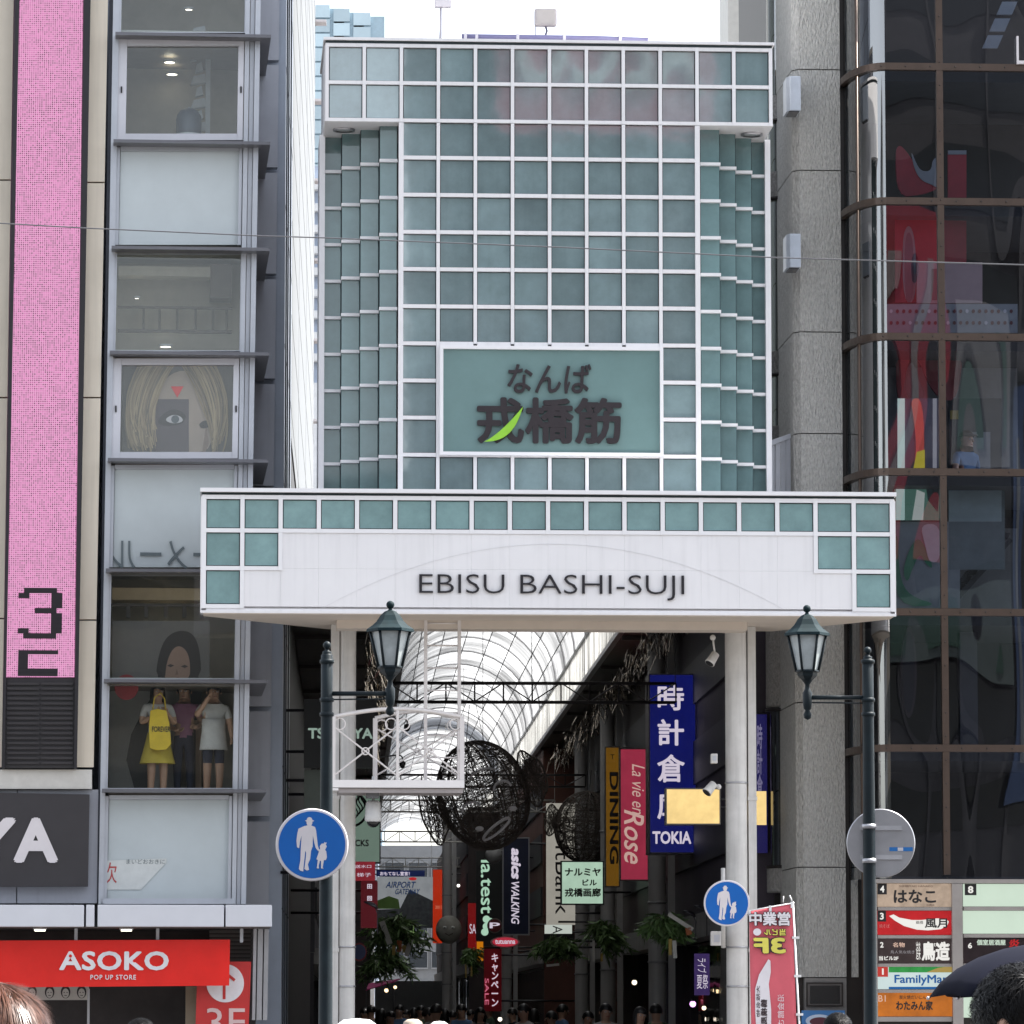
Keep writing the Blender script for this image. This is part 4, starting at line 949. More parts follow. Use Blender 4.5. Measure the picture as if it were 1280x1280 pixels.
def num(par, ch, x0, y0, x1, y1, box=KB, ink=KW):
    MB().pbox(F, x0, y0, x1, y1, -.028, -.0205).build('number_tag', box, par)
    k_ = (x1 - x0) * (.42 if ch == '1' else .27); letters(F, ch, (x0 + k_, y0 + 2.5, x1 - k_, y1 - 2.5), -.0285, ink, par, t=.006, bold=.03)
p = row('', 1097.5, 1104.5, 1190.5, 1133.5, lit('dir_beige', (190, 168, 148), .75, .25, 6)); num(p, '4', 1097, 1104.5, 1108.5, 1118)
letters(F, 'はなこ', (1117, 1112, 1170, 1129), -.022, KB, p, t=.006, bold=.03); letters(F, 'SUMIBIYAKI HANAKO', (1124, 1106.5, 1166, 1109), -.022, mat('dir_brown', (.1, .04, .03), .5), p, t=.004); letters(F, '石橋店', (1158, 1130, 1168, 1132.5), -.022, MATS['dir_brown'], p, t=.004)
p = row('', 1097.5, 1138.5, 1190.5, 1168.5, lit('dir_red', (196, 30, 36), .8, .2, 4)); num(p, '3', 1097, 1138.5, 1107.5, 1152)
sw = MB(); sw.ppoly(F, [(1111.5, 1145), (1117, 1143), (1124, 1147), (1140, 1150), (1152, 1150), (1170, 1148), (1182, 1148), (1186, 1152), (1184, 1157), (1176, 1161.5), (1160, 1163), (1146, 1162), (1130, 1157.5), (1119, 1151)], -.026, -.0205); sw.build('brush_stroke', KW, p)
letters(F, '風月', (1156, 1148, 1184, 1160), -.0265, KB, p, t=.005, bold=.025); letters(F, '鶴橋', (1145, 1151, 1154, 1155), -.0265, KB, p, t=.004); letters(F, '焼そば', (1099, 1155, 1112, 1160), -.022, mat('dir_pink', (.6, .2, .18), .5), p, t=.004)
p = row('', 1097.5, 1173.5, 1190.5, 1204, lit('dir_charcoal', (62, 50, 50), .7, .3, 5)); num(p, '2', 1097.5, 1175, 1107, 1187, MATS['dir_charcoal'])
letters(F, '鳥造', (1152, 1177, 1187, 1201), -.022, KW, p, t=.006, bold=.035); letters(F, '名物', (1116, 1178, 1131, 1184), -.022, lit('dir_peach', (226, 190, 170), .8), p, t=.004, bold=.02); letters(F, '鳥人気な焼き', (1113, 1188, 1143, 1192), -.022, mat('dir_greytext', (.3, .28, .28), .5), p, t=.004)
letters(F, '当ビル2F', (1098.5, 1195, 1123, 1200.5), -.022, KW, p, t=.005, bold=.03); letters(F, 'torizo', (1167, 1178, 1187, 1183), -.022, KW, p, t=.004); letters(F, '道楽', (1145, 1177, 1150.5, 1200), -.022, KW, p, t=.004)
p = row('', 1097.5, 1208, 1190.5, 1236.5, lit('dir_pale', (206, 224, 222), .85, .06)); num(p, '1', 1097, 1208, 1110, 1221, lit('dir_tagred', (196, 60, 50), .8))
m = MB(); m.pbox(F, 1111, 1207, 1190.3, 1215.5, -.026, -.0205); g_ = m.build('green_band', lit('dir_green', (50, 150, 70), .8, .2, 6), p)
m = MB(); m.ppoly(F, [(1158, 1215.4), (1172, 1210), (1190, 1207.2), (1190, 1215.4)], -.03, -.0265); m.build('tan_band', lit('dir_tan', (176, 150, 80), .8), g_)
m = MB(); m.pbox(F, 1111, 1233.5, 1190.3, 1236.5, -.026, -.0205); m.build('blue_band', lit('dir_blue', (20, 96, 160), .8), p)
letters(F, 'FamilyMart', (1118, 1218.5, 1190, 1232), -.022, mat('dir_bluetext', (.0, .09, .3), .5), p, t=.006, bold=.022)
p = row('', 1097.5, 1241, 1190.5, 1270.5, lit('dir_orange', (196, 110, 30), .8, .3, 3)); letters(F, 'B1', (1098, 1244, 1107, 1252), -.022, lit('dir_peach', (226, 190, 170), .8), p, t=.005)
letters(F, '炭火焼だいにんぐ', (1124, 1244, 1162, 1249), -.022, KB, p, t=.004, bold=.01); letters(F, 'わたみん家', (1120, 1251, 1166, 1263), -.022, KB, p, t=.006, bold=.035)
MINT = lit('dir_mint', (200, 218, 200), .95, .03)
p = row('', 1204.5, 1105, 1330, 1133, MINT); num(p, '8', 1206, 1105, 1220.5, 1119)
row('', 1204.5, 1138.5, 1330, 1167, MINT)
p = row('', 1204.5, 1173, 1330, 1204, lit('dir_night', (36, 24, 28), .7, .5, 9)); num(p, '6', 1207, 1176, 1218, 1188, MATS['dir_night']); letters(F, '個室居酒屋', (1221, 1174.5, 1257, 1181.5), -.022, MINT, p, t=.005, bold=.02); letters(F, '炎', (1261, 1174, 1275, 1184), -.022, MATS['dir_red'], p, t=.005, bold=.03)
row('', 1204.5, 1209, 1330, 1238.5, MINT); p = row('', 1204.5, 1244, 1330, 1272, MINT); letters(F, 'D', (1212, 1255, 1222, 1260), -.022, KB, p, t=.004)
# nobori flag on its pole
o = at(965, 1200, 59); F = Frame(o.x, o.y, 0, R(4))
fl = F.root('banner_flag', 'tall pink street flag seen from behind with mirrored writing on white pole', 'flag')
POLE = mat('pole_white', (.72, .72, .72), .35)
m = MB(); a, b = F.p(991, 1127, 0), F.p(998, 1262, 0); t_ = (b - a); e = a + t_ * ((0 - a.z) / t_.z)
m.tube([e, a], .013, 8); m.build('pole', POLE, fl)
m = MB(); m.tube([F.p(934, 1139, -.01), F.p(993, 1128.5, -.01)], .008, 6); m.tube([F.p(979, 1128, -.01), F.p(979.5, 1120, -.01)], .006, 6); m.tube([F.p(990, 1126, -.01), F.p(987, 1119, -.01)], .008, 6); m.build('crossbar', POLE, fl)
PINK = mat('flag_pink', (.58, .1, .13), .65, var=.08)
nx, ny = 10, 30; m = MB(); vs = []
def fp(s_, t_): 
    x = 936.5 + 54 * s_ + t_ * (3 + 3.5 * s_); y = 1139 - 9 * s_ + t_ * 190
    p = F.p(x, y, 0); return (p.x, .02 * math.sin(s_ * 7 + t_ * 5) * (1 - s_) - .004, p.z)
m.add([fp(i / nx, j / ny) for j in range(ny + 1) for i in range(nx + 1)], [(j * (nx + 1) + i, j * (nx + 1) + i + 1, (j + 1) * (nx + 1) + i + 1, (j + 1) * (nx + 1) + i) for j in range(ny) for i in range(nx)], 0, True)
cl = m.build('cloth', PINK, fl); sd = cl.modifiers.new('thick', 'SOLIDIFY'); sd.thickness = .004
m = MB()
for y in (1172, 1220, 1268): m.pbox(F, 988 + (y - 1127) * .05, y - 1.5, 997 + (y - 1127) * .05, y + 1.5, -.02, .02)
for x, y in ((937, 1139), (963, 1134), (990, 1129)): m.pbox(F, x - 1.5, y - 2, x + 1.5, y + 6, -.02, .015)
m.build('loop', POLE, fl)
FW, FY, FK = mat('flag_white', (.66, .63, .66), .6), mat('flag_yellow', (.66, .6, .1), .6), mat('flag_black', (.03, .015, .02), .6)
for s_, r4, mm, bo in (('営業中', (936.5, 1140, 988, 1157), FW, .05), ('当ビル', (955, 1161, 982, 1169.5), FY, .05), ('3F', (942, 1172, 982, 1192), FY, .07)):
    x0, y0, x1, y1 = r4
    letters(F, s_, (x0 - .8, y0 - .8, x1 + .8, y1 + .8), -.03, FK, fl, t=.004, bold=bo + .045, mirror=True, lean=-.03); letters(F, s_, r4, -.036, mm, fl, t=.004, bold=bo * .6, mirror=True, lean=-.03)
m = MB(); m.ppoly(F, ell(946.5, 1165, 5, 4.5, 18), -.034, -.03); m.build('round_mark', FW, fl)
m = MB(); m.ppoly(F, [(960.5, 1199), (963, 1201), (963.5, 1215), (961, 1230), (964, 1262), (964, 1300), (946, 1300), (944, 1262), (944, 1236), (949, 1218)], -.032, -.028); m.build('brush_mark', FW, fl)
letters(F, '大阪名物', (945.5, 1232, 950, 1271), -.033, FK, fl, t=.003, rot=1, mirror=True); letters(F, '鶴橋風月', (951, 1249, 959, 1290), -.034, FK, fl, t=.003, rot=1, mirror=True, bold=.02); letters(F, '沿会館さ', (972, 1243, 980, 1282), -.033, FW, fl, t=.003, rot=1, mirror=True)
# blue poster on the pillar base
F, rt = poster('wall_poster', 'blue poster with a dark swirl at the foot of the granite pillar', 'poster', B, 1031, 1300, .7, [(rect(1002, 1263, 1056, 1320), paint('poster_blue', (60, 120, 180), .4)), (ell(1024, 1276, 17, 8, 24), paint('swirl_paleblue', (190, 205, 225), .4)), (ell(1025, 1277, 13, 5.5, 24), paint('swirl_maroon', (86, 34, 50), .4))])
# ------------------------------------------------------------------ the arcade behind the gate
def translucent(name, col, tr=.6, island=.25, corr=0., axis=1):
    m = bpy.data.materials.new(name); m.use_nodes = True; n = m.node_tree; K = n.links.new
    for x in list(n.nodes):
        if x.type != 'OUTPUT_MATERIAL': n.nodes.remove(x)
    out = [x for x in n.nodes if x.type == 'OUTPUT_MATERIAL'][0]
    ge = n.nodes.new('ShaderNodeNewGeometry'); mr = n.nodes.new('ShaderNodeMapRange'); mr.inputs[3].default_value = 1 - island * 2; mr.inputs[4].default_value = 1
    K(ge.outputs['Random Per Island'], mr.inputs[0])
    tc = n.nodes.new('ShaderNodeTexCoord'); nz = n.nodes.new('ShaderNodeTexNoise'); nz.inputs['Scale'].default_value = 1.; mp = n.nodes.new('ShaderNodeMapping'); mp.inputs['Scale'].default_value = (.8, 5, .8)
    K(tc.outputs['Object'], mp.inputs[0]); K(mp.outputs[0], nz.inputs[0])
    m2 = n.nodes.new('ShaderNodeMapRange'); m2.inputs[1].default_value = .35; m2.inputs[2].default_value = .65; m2.inputs[3].default_value = .55; m2.inputs[4].default_value = 1.1; K(nz.outputs['Fac'], m2.inputs[0])
    mu = n.nodes.new('ShaderNodeMath'); mu.operation = 'MULTIPLY'; K(mr.outputs[0], mu.inputs[0]); K(m2.outputs[0], mu.inputs[1])
    vs = n.nodes.new('ShaderNodeVectorMath'); vs.operation = 'SCALE'; vs.inputs[0].default_value = col; K(mu.outputs[0], vs.inputs['Scale'])
    t = n.nodes.new('ShaderNodeBsdfTranslucent'); K(vs.outputs[0], t.inputs[0])
    d = n.nodes.new('ShaderNodeBsdfPrincipled'); d.inputs['Base Color'].default_value = (*col, 1); d.inputs['Roughness'].default_value = .25
    mx = n.nodes.new('ShaderNodeMixShader'); mx.inputs[0].default_value = tr; K(d.outputs[0], mx.inputs[1]); K(t.outputs[0], mx.inputs[2]); K(mx.outputs[0], out.inputs[0])
    return m
VAULT = translucent('vault_polycarbonate', (.5, .51, .52), .62, .3)
FASC = translucent('fascia_polycarbonate', (.85, .85, .83), .75, .15)
D0, D1 = 66.2, 226
LC, RV, ZS = 2.75, 1.85, 8.8
ar = A.root('covered_arcade', 'white translucent barrel vault roof running back over the shopping street', 'roof')
m = MB(); nseg = 10; st = 1.5; y = D0 + 2
while y < D1:
    for s in range(nseg):
        a0, a1 = PI * s / nseg, PI * (s + 1) / nseg; vs, fs = [], []
        na, nd = 3, 8
        for i in range(nd + 1):
            r_ = RV + .022 * math.sin(2 * PI * i / 4)
            for j in range(na + 1):
                a = a0 + (a1 - a0) * j / na; vs.append((LC + r_ * math.cos(a), y + st * i / nd, ZS + r_ * math.sin(a)))
        for i in range(nd):
            for j in range(na): k = i * (na + 1) + j; fs.append((k, k + 1, k + na + 2, k + na + 1))
        m.add(vs, fs, 0, True)
    y += st
m.build('vault', VAULT, ar)
y = D0 + 3
while y < D1:
    m = MB(); m.tube([(LC + (RV - .05) * math.cos(PI * k / 20), y, ZS + (RV - .05) * math.sin(PI * k / 20)) for k in range(21)], .024, 5); y += 4.5
    m.build('arch_rib', mat('rib_grey', (.62, .62, .63), .4, .3), ar)
m = MB()
for a in (.32, .62, .95, 1.25, 1.57, 1.9, 2.3, 2.7): m.tube([(LC + (RV - .09) * math.cos(a), D0 + 2, ZS + (RV - .09) * math.sin(a)), (LC + (RV - .09) * math.cos(a), D1, ZS + (RV - .09) * math.sin(a))], .013, 4)
m.build('tie_rod', mat('rod_dark', (.03, .03, .035), .5), ar)
LE, RE, ZE = LC - RV, LC + RV, 8.05
for x in (LE, RE):
    m = MB(); y = D0 + .5
    while y < D1: m.box(x - .02, x + .02, y, y + .97, ZE + .05, ZS + .06); y += 1.0
    m.build('clerestory', FASC, ar)
    m = MB(); m.box(x - .05, x + .05, D0 + .4, D1, ZE - .04, ZE + .045); m.box(x - .04, x + .04, D0 + .4, D1, ZS + .065, ZS + .12); m.build('eave_rail', mat('eave_white', (.6, .6, .6), .4), ar)
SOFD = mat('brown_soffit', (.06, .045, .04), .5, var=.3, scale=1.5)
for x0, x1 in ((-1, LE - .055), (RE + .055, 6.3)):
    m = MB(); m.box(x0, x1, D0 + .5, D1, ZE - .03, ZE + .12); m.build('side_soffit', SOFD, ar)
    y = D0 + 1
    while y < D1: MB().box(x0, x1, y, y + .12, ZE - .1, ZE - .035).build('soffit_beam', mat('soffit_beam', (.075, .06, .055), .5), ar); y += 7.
# tinsel garlands beneath the eaves
TIN = mat('tinsel', (.75, .66, .55), .12, .9, var=.3, scale=30)
for x, lb in ((5.02, 'glittering tinsel garland along the soffit above the pink and blue signs'), (.45, 'glittering tinsel garland on the soffit over the black lettered sign')):
    F = Frame(*(A.xa * x + A.ya * 70), 7.7, A.yaw); rt = F.root('tinsel_garland', lb, 'garland'); m = MB()
    for k in range(1000):
        y = rnd.uniform(0, 46); l = rnd.uniform(.06, .3); a = rnd.uniform(0, PI); s_ = rnd.uniform(.003, .009); z = rnd.uniform(-.15, .2); xx = rnd.uniform(-.22, .22); tw = rnd.uniform(-.12, .12)
        dx, dy = math.cos(a) * s_, math.sin(a) * s_
        m.add([(xx - dx, y - dy, z), (xx + dx, y + dy, z), (xx + dx + tw, y + dy, z - l), (xx - dx + tw, y - dy, z - l)], [(0, 1, 2, 3)])
    m.build('tinsel_fringe', TIN, rt); m = MB(); m.tube([(0, 0, .1), (0, 46, .1)], .012, 5); m.build('cord', BLACK, rt)
# trusses
TRU = mat('truss_dark', (.035, .03, .03), .5, .3)
TRUW = mat('truss_pale', (.5, .48, .44), .5)
def truss(d, z, h, x0, x1, mt, label, r=.018):
    F = Frame(*(A.ya * d), z, A.yaw); rt = F.root('roof_truss', label, 'truss', 'light trusses across the arcade'); m = MB()
    for zz in (0, h): m.tube([(x0, 0, zz), (x1, 0, zz)], r, 6); m.tube([(x0, .3, zz), (x1, .3, zz)], r * .8, 5)
    m.build('chord', mt, rt)
    m = MB(); n = max(4, round((x1 - x0) / .44)); s_ = (x1 - x0) / n
    for k in range(n + 1):
        m.tube([(x0 + s_ * k, 0, 0), (x0 + s_ * k, 0, h)], r * .75, 5)
        if k < n: m.tube([(x0 + s_ * k, 0, 0 if k % 2 else h), (x0 + s_ * (k + 1), 0, h if k % 2 else 0)], r * .6, 5)
    m.build('web', mt, rt); m = MB()
    for x in (x0, (x0 + x1) / 2, x1): m.tube([(x, .15, h), (x, .15, ZE - z + (1.8 if x not in (x0, x1) else 0))], .008, 4)
    m.build('hanger', mt, rt); return rt
truss(72, 6.28, .29, .55, 4.95, TRU, 'nearest dark lattice truss, in front of the upper bright vault')
truss(100, 6.3, .25, .6, 4.95, TRU, 'dark lattice truss level with the small wire head')
truss(114, 6.35, .28, .5, 4.9, TRUW, 'pale truss just left of the big wire head')
truss(136, 6.4, .3, .5, 4.9, TRUW, 'pale truss under the big wire head, second from the far end')
truss(160, 6.4, .3, .5, 4.9, TRUW, 'pale farthest truss above the white billboard')
# columns along the right side
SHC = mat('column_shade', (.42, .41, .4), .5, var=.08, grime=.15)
colproto = None
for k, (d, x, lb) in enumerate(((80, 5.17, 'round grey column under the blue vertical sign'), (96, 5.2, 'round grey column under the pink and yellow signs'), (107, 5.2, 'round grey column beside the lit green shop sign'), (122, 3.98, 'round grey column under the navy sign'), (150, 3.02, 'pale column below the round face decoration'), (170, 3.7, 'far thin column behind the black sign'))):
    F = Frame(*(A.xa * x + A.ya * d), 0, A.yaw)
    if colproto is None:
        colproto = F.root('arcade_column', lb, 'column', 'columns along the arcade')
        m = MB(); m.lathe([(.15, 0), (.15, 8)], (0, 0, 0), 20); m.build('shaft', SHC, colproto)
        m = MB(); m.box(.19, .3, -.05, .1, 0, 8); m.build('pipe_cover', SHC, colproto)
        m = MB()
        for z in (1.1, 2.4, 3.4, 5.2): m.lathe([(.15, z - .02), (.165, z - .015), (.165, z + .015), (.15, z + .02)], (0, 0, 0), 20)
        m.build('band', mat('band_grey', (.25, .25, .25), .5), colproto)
    else:
        r_ = copy_tree(colproto); r_.location = F.o; r_.rotation_euler = (0, 0, A.yaw); r_['label'] = lb
# shop fronts on both sides
SHOPD = [mat('shop_wall_%s' % n, c, .6, var=.25, scale=1.2) for n, c in (('umber', (.05, .036, .034)), ('slate', (.06, .06, .07)), ('plum', (.045, .035, .05)), ('taupe', (.11, .095, .085)), ('brick', (.12, .045, .03)))]
def shop(d0, d1, x, side, wall, label, front, h=8.0):
    F = Frame(*(A.xa * x + A.ya * d0), 0, A.yaw); rt = F.root('shop_building', label, 'shop', 'shops lining the arcade'); w_ = d1 - d0 - .1; s = side
    lo = lambda a, b: (min(a * s, b * s), max(a * s, b * s))
    m = MB(); m.box(*lo(.0, 4), 0, w_, 3.0, h); m.box(*lo(.6, 4), 0, w_, 0, 3.0); m.box(*lo(.02, .6), 0, .1, 0, 2.99); m.box(*lo(.02, .6), w_ - .1, w_, 0, 2.99); m.build('wall', wall, rt)
    m = MB(); m.box(*lo(.3, .34), .3, w_ - .3, .1, 2.7); m.build('shop_window', CLEAR, rt)
    m = MB(); m.box(*lo(.42, .58), .3, w_ - .3, .3, 2.4); m.build('display_back', front, rt)
    m = MB(); m.box(*lo(-.12, .3), .1, w_ - .1, 2.72, 3.1); m.build('shop_fascia', mat('fascia_grey', (.3, .29, .28), .5, var=.2), rt)
    m = MB()
    for z in (3.9, 5.2, 6.5): m.box(*lo(-.05, .02), .4, w_ - .4, z, z + .7)
    m.build('window_strip', mat('strip_glass', (.03, .03, .036), .5), rt)
    return rt
WARM = mat('display_warm', (.28, .12, .06), .6, var=.5, scale=3); COOL = mat('display_cool', (.12, .125, .14), .6, var=.5, scale=3)
shop(67.5, 84, 5.55, 1, SHOPD[2], 'dark plum shop front behind the blue vertical sign', COOL)
shop(84, 98, 5.6, 1, SHOPD[0], 'dark brown shop front behind the pink and yellow signs', WARM)
shop(98, 116, 5.6, 1, SHOPD[3], 'taupe shop front behind the white vertical sign', COOL)
shop(116, 150, 4.7, 1, SHOPD[4], 'brick brown shop front beside the red hanging banner', WARM)
shop(150, 205, 3.7, 1, SHOPD[0], 'farthest dark shop front behind the round face decoration', WARM)
shop(188, 226, .78, -1, SHOPD[0], 'dark shop front at the far left end of the arcade', WARM)
shop(116.5, 187, -.9, -1, SHOPD[1], 'far slate shop front beyond the white panelled wall', COOL)
m = MB(); m.box(5.75, 7.4, 69.6, 70.4, 0, 8); q = tag(m.build('side_wall', mat('void_wall', (.03, .028, .03), .6)), 'dark narrow wall between gate column and bowed bay', 'wall'); q.location = A.o; q.rotation_euler = (0, 0, A.yaw)
# end of the street: pale building with rows of windows
eb = A.root('office_building', 'pale grey office building with rows of windows closing the street', 'building')
m = MB(); m.box(-3, 14, 232, 240, 0, 9.6); m.build('wall', mat('pale_office', (.2, .2, .2), .6, var=.1), eb)
wm = None
for i in range(12):
    for j in range(5):
        if wm is None:
            m = MB(); m.box(-.45, .45, -.06, .0, 0, .75, 0); m.box(-.5, .5, -.1, -.0, -.08, -.01, 1); m.box(-.5, -.46, -.08, 0, 0, .75, 1); m.box(.46, .5, -.08, 0, 0, .75, 1); m.box(-.5, .5, -.08, 0, .76, .82, 1)
            wm = m.build('window', [mat('office_glass', (.05, .055, .06), .15), mat('office_frame', (.26, .26, .26), .5)], eb); wo = wm
        else: wo = wm.copy(); COL.objects.link(wo)
        wo.location = (-.2 + i * 1.15, 232, 2.2 + j * 1.45)
hd = A.root('hoarding', 'grey corrugated hoarding at the far street end', 'hoarding')
m = MB()
for i in range(-8, 12): m.box(1.75 + i * .12, 1.75 + i * .12 + .06, 158, 158.05, 0, 2.55); m.box(1.81 + i * .12, 1.87 + i * .12, 158.03, 158.08, 0, 2.55)
m.build('panel', mat('hoarding_grey', (.13, .13, .128), .6), hd)
# ------------------------------------------------------------------ hanging shop signs
def hsign(name, label, r4, d, face, thick=.18, frame=None, cat='sign', texts=(), side=None, bracket=None):
    x0, y0, x1, y1 = r4; base = A.p((x0 + x1) / 2, y1, d); F = Frame(*(A.xa * base.x + A.ya * d + Vector((0, 0, base.z))), A.yaw)
    rt = F.root(name, label, cat, 'shop signs hanging along the arcade')
    f = 1.6 if frame else 0
    MB().pbox(F, x0 + f, y0 + f, x1 - f, y1 - f, -.012, thick * .5).build('face', face, rt)
    m = MB()
    if frame:
        m.pbox(F, x0, y0, x1, y0 + f, -.03, thick); m.pbox(F, x0, y1 - f, x1, y1, -.03, thick); m.pbox(F, x0, y0 + f + .01, x0 + f, y1 - f - .01, -.03, thick); m.pbox(F, x1 - f, y0 + f + .01, x1, y1 - f - .01, -.03, thick)
    m.pbox(F, x0 + .3, y0 + .3, x1 - .3, y1 - .3, thick * .5 + .002, thick + .01)
    m.build('case', frame or BLACK, rt)
    for t in texts:
        body, r, mt = t[:3]; kw = t[3] if len(t) > 3 else {}
        letters(F, body, r, -.014, mt, rt, t=.012, **kw)
    # wall bracket towards the shop side
    m = MB(); e = 5.5 if base.x > 2.2 else -1.0; xb_ = F.xa.dot(A.xa * e + A.ya * d - F.o)
    zt_ = F.p(x0, y0, 0).z
    for z in (zt_ - .15, .25): m.tube([(F.u((x0 + x1) / 2, 1000, 0), thick * .7, z), (xb_, thick * .7, z)], .022, 6)
    m.build('bracket', BLACK, rt)
    return F, rt
GF = mat('sign_frame_grey', (.12, .11, .1), .4)
LW = lit('lit_white', (216, 206, 222), .85, .03)
F, s = hsign('vertical_sign', 'tall blue lit sign with white kanji over white capitals', (811, 842, 871, 1067), 76, lit('lit_blue', (14, 20, 94), .8, .25, 1.2), .8, GF, texts=[
    ('時', (822, 856, 855, 888), LW, dict(bold=.02)), ('計', (822, 899, 855, 932), LW, dict(bold=.022)), ('倉', (821.5, 943, 856, 978), LW, dict(bold=.02)), ('庫', (821.5, 990, 856, 1024), LW, dict(bold=.02)), ('TOKIA', (815.5, 1039, 864, 1055), LW, dict(bold=.03))])
F, s = hsign('lit_sign_box', 'blank amber lit sign box strapped to the gate column', (832, 985, 901, 1031), 65.5, lit('lit_amber', (252, 218, 146), .95, .2, 2.5), .25, GF)
F, s = hsign('vertical_sign', 'pink vertical sign with white script running downwards', (774.5, 935, 811, 1101), 87, lit('lit_pink', (150, 46, 68), .85, .15), .2, GF, texts=[
    ('La vie en', (790, 955, 806, 1018), lit('script_cream', (206, 170, 160), .8), dict(rot=1, shear=.35)), ('Rose', (780, 1012, 805, 1080), lit('script_cream', (206, 170, 160), .8), dict(rot=1, shear=.35, bold=.01))])
F, s = hsign('vertical_sign', 'mustard yellow vertical sign with dark capitals beside the pink one', (756, 933, 775, 1109), 89, lit('lit_mustard', (104, 72, 16), .8, .2), .2, GF, texts=[('DINING', (762, 965, 773, 1080), BLACK, dict(rot=1, bold=.03)), ('T', (763, 943, 768, 949), BLACK)])
F, s = hsign('lit_sign_box', 'glowing pale green sign with black katakana and kanji lines', (701, 1076, 755, 1131), 93, lit('lit_green', (176, 206, 184), .85, .2, 1.2), .25, BLACK, texts=[
    ('ナルミヤ', (706, 1085, 751, 1095), KB, dict(bold=.035)), ('ビル', (728, 1099, 746, 1107), KB, dict(bold=.035)), ('戎橋画廊', (706, 1110, 751, 1121), KB, dict(bold=.035))])
F, s = hsign('vertical_sign', 'long white vertical sign with black name reading downwards', (683, 1004, 719, 1156), 101, lit('lit_dimwhite', (168, 164, 154), .75, .1), .2, None, texts=[('SoftBank', (694, 1022, 713, 1143), KB, dict(rot=1))])
F, s = hsign('lit_sign_box', 'narrow white lit box with one letter under the long white sign', (681, 1156, 715, 1167), 100, lit('lit_white2', (200, 208, 200), .8, .05), .2, None, texts=[('A', (691, 1157, 703, 1167), KB, dict(rot=1))])
F, s = hsign('shop_sign', 'black sign with thin white capitals below the white lit box', (679.5, 1167.5, 718, 1199), 99.5, mat('matt_black', (.01, .012, .012), .4), .2, None, texts=[('DIAN', (690, 1177, 715, 1184), LW), ('O', (684, 1176, 691, 1184), lit('lit_mint', (150, 190, 170), .7))])
F, s = hsign('vertical_sign', 'navy blue vertical sign with white slanted name reading downwards', (628, 1046.5, 662, 1169), 112, mat('navy_sign', (.008, .014, .05), .3), .2, mat('silver_edge', (.3, .3, .32), .4), texts=[('asics', (639, 1060, 651, 1099), LW, dict(rot=1, shear=.2, bold=.045)), ('WALKING', (639, 1102, 649, 1155), LW, dict(rot=1, shear=.2, bold=.015))])
F, s = hsign('vertical_sign', 'black vertical sign with mint serif letters and clover mark', (595, 1064, 628, 1176), 121, mat('matt_black', (.01, .012, .012), .4), .2, None, texts=[('la.test', (601, 1075, 617, 1142), lit('lit_mintwhite', (176, 216, 190), .85), dict(rot=1, bold=.012))])
m = MB()
for cx, cy in ((608, 1149), (608, 1158), (606, 1165), (613, 1152)): m.ppoly(F, ell(cx, cy, 4.6, 4.6, 16), -.03 - .001 * cx % .01, -.014)
m.build('clover_mark', MATS['lit_mintwhite'], s)
def round_shop_sign(px, py, d, rx, ry, label, m1, m2, text=None, name='round_sign'):
    base = A.p(px, py, d); F = Frame(*(A.xa * base.x + A.ya * d + Vector((0, 0, base.z))), A.yaw); rt = F.root(name, label, 'sign', 'shop signs hanging along the arcade')
    MB().ppoly(F, ell(px, py, rx, ry, 30), -.02, .1).build('rim', m1, rt); MB().ppoly(F, ell(px, py, rx * .86, ry * .82, 30), -.035, -.021).build('face', m2, rt)
    if text: letters(F, text, (px - rx * .68, py - ry * .4, px + rx * .68, py + ry * .35), -.036, LW, rt, t=.01, bold=.02)
    m = MB(); m.tube([(0, .05, 0), (0, .6, 0)], .02, 6); m.build('arm', BLACK, rt); return F, rt
F, s = round_shop_sign(618.5, 1157, 118, 9.5, 9.5, 'round brown badge sign overlapping the black vertical sign', mat('badge_grey', (.2, .17, .16), .5), mat('badge_red', (.16, .02, .025), .4), 'P')
F, s = round_shop_sign(631.5, 1177.5, 105, 18.5, 7, 'pink oval sign with white lettering below the navy sign', mat('oval_rim', (.5, .3, .32), .5), lit('lit_rose', (190, 50, 70), .75), 'tutuanna', 'oval_sign')
F, s = hsign('vertical_sign', 'small red sign with white capitals beside the black vertical sign', (585, 1129, 596, 1191), 150, lit('lit_darkred', (120, 14, 16), .7), .1, None, texts=[('SA', (587, 1155, 595, 1167), LW)])
F, s = hsign('vertical_sign', 'orange red vertical banner left of the round face decoration', (541, 1087, 556, 1179), 160, lit('lit_orange', (184, 46, 16), .7), .1, None, texts=[('2013', (544, 1132, 553, 1136), lit('lit_peachtext', (226, 140, 110), .7))])
F, s = hsign('banner_or_reflection', 'red cloth banner with white katakana under the oval sign', (605, 1186, 627, 1264), 115, paint('banner_crimson', (180, 14, 40), .6, 1.1), .03, None, cat='banner', texts=[('キ\nャ\nン\nペ\nー\nン', (614, 1192, 623, 1258), LW, dict(bold=.02)), ('SALE', (606, 1223, 611, 1256), lit('lit_pinktext', (226, 120, 150), .7), dict(rot=1))])
F, s = hsign('banner_or_reflection', 'short orange banner strip above the red cloth banner', (596, 1177, 604, 1201), 122, lit('lit_orange2', (220, 130, 14), .7), .03, None, cat='banner')
F, s = hsign('shop_sign', 'black sign with pale letters half hidden by the gate column', (380, 874, 471, 960), 69, mat('matt_black', (.01, .012, .012), .4), .3, None, texts=[('TSUTAYA', (385, 910, 466, 923.5), lit('lit_palemint', (150, 172, 160), .75), dict(bold=.03))])
F, s = hsign('shop_sign', 'plain pale green panel under the black lettered sign', (380, 962, 412, 1078), 69.2, mat('sage_panel', (.16, .19, .165), .5), .3, None)
SAGE = lit('lit_sage', (104, 124, 112), .8, .08)
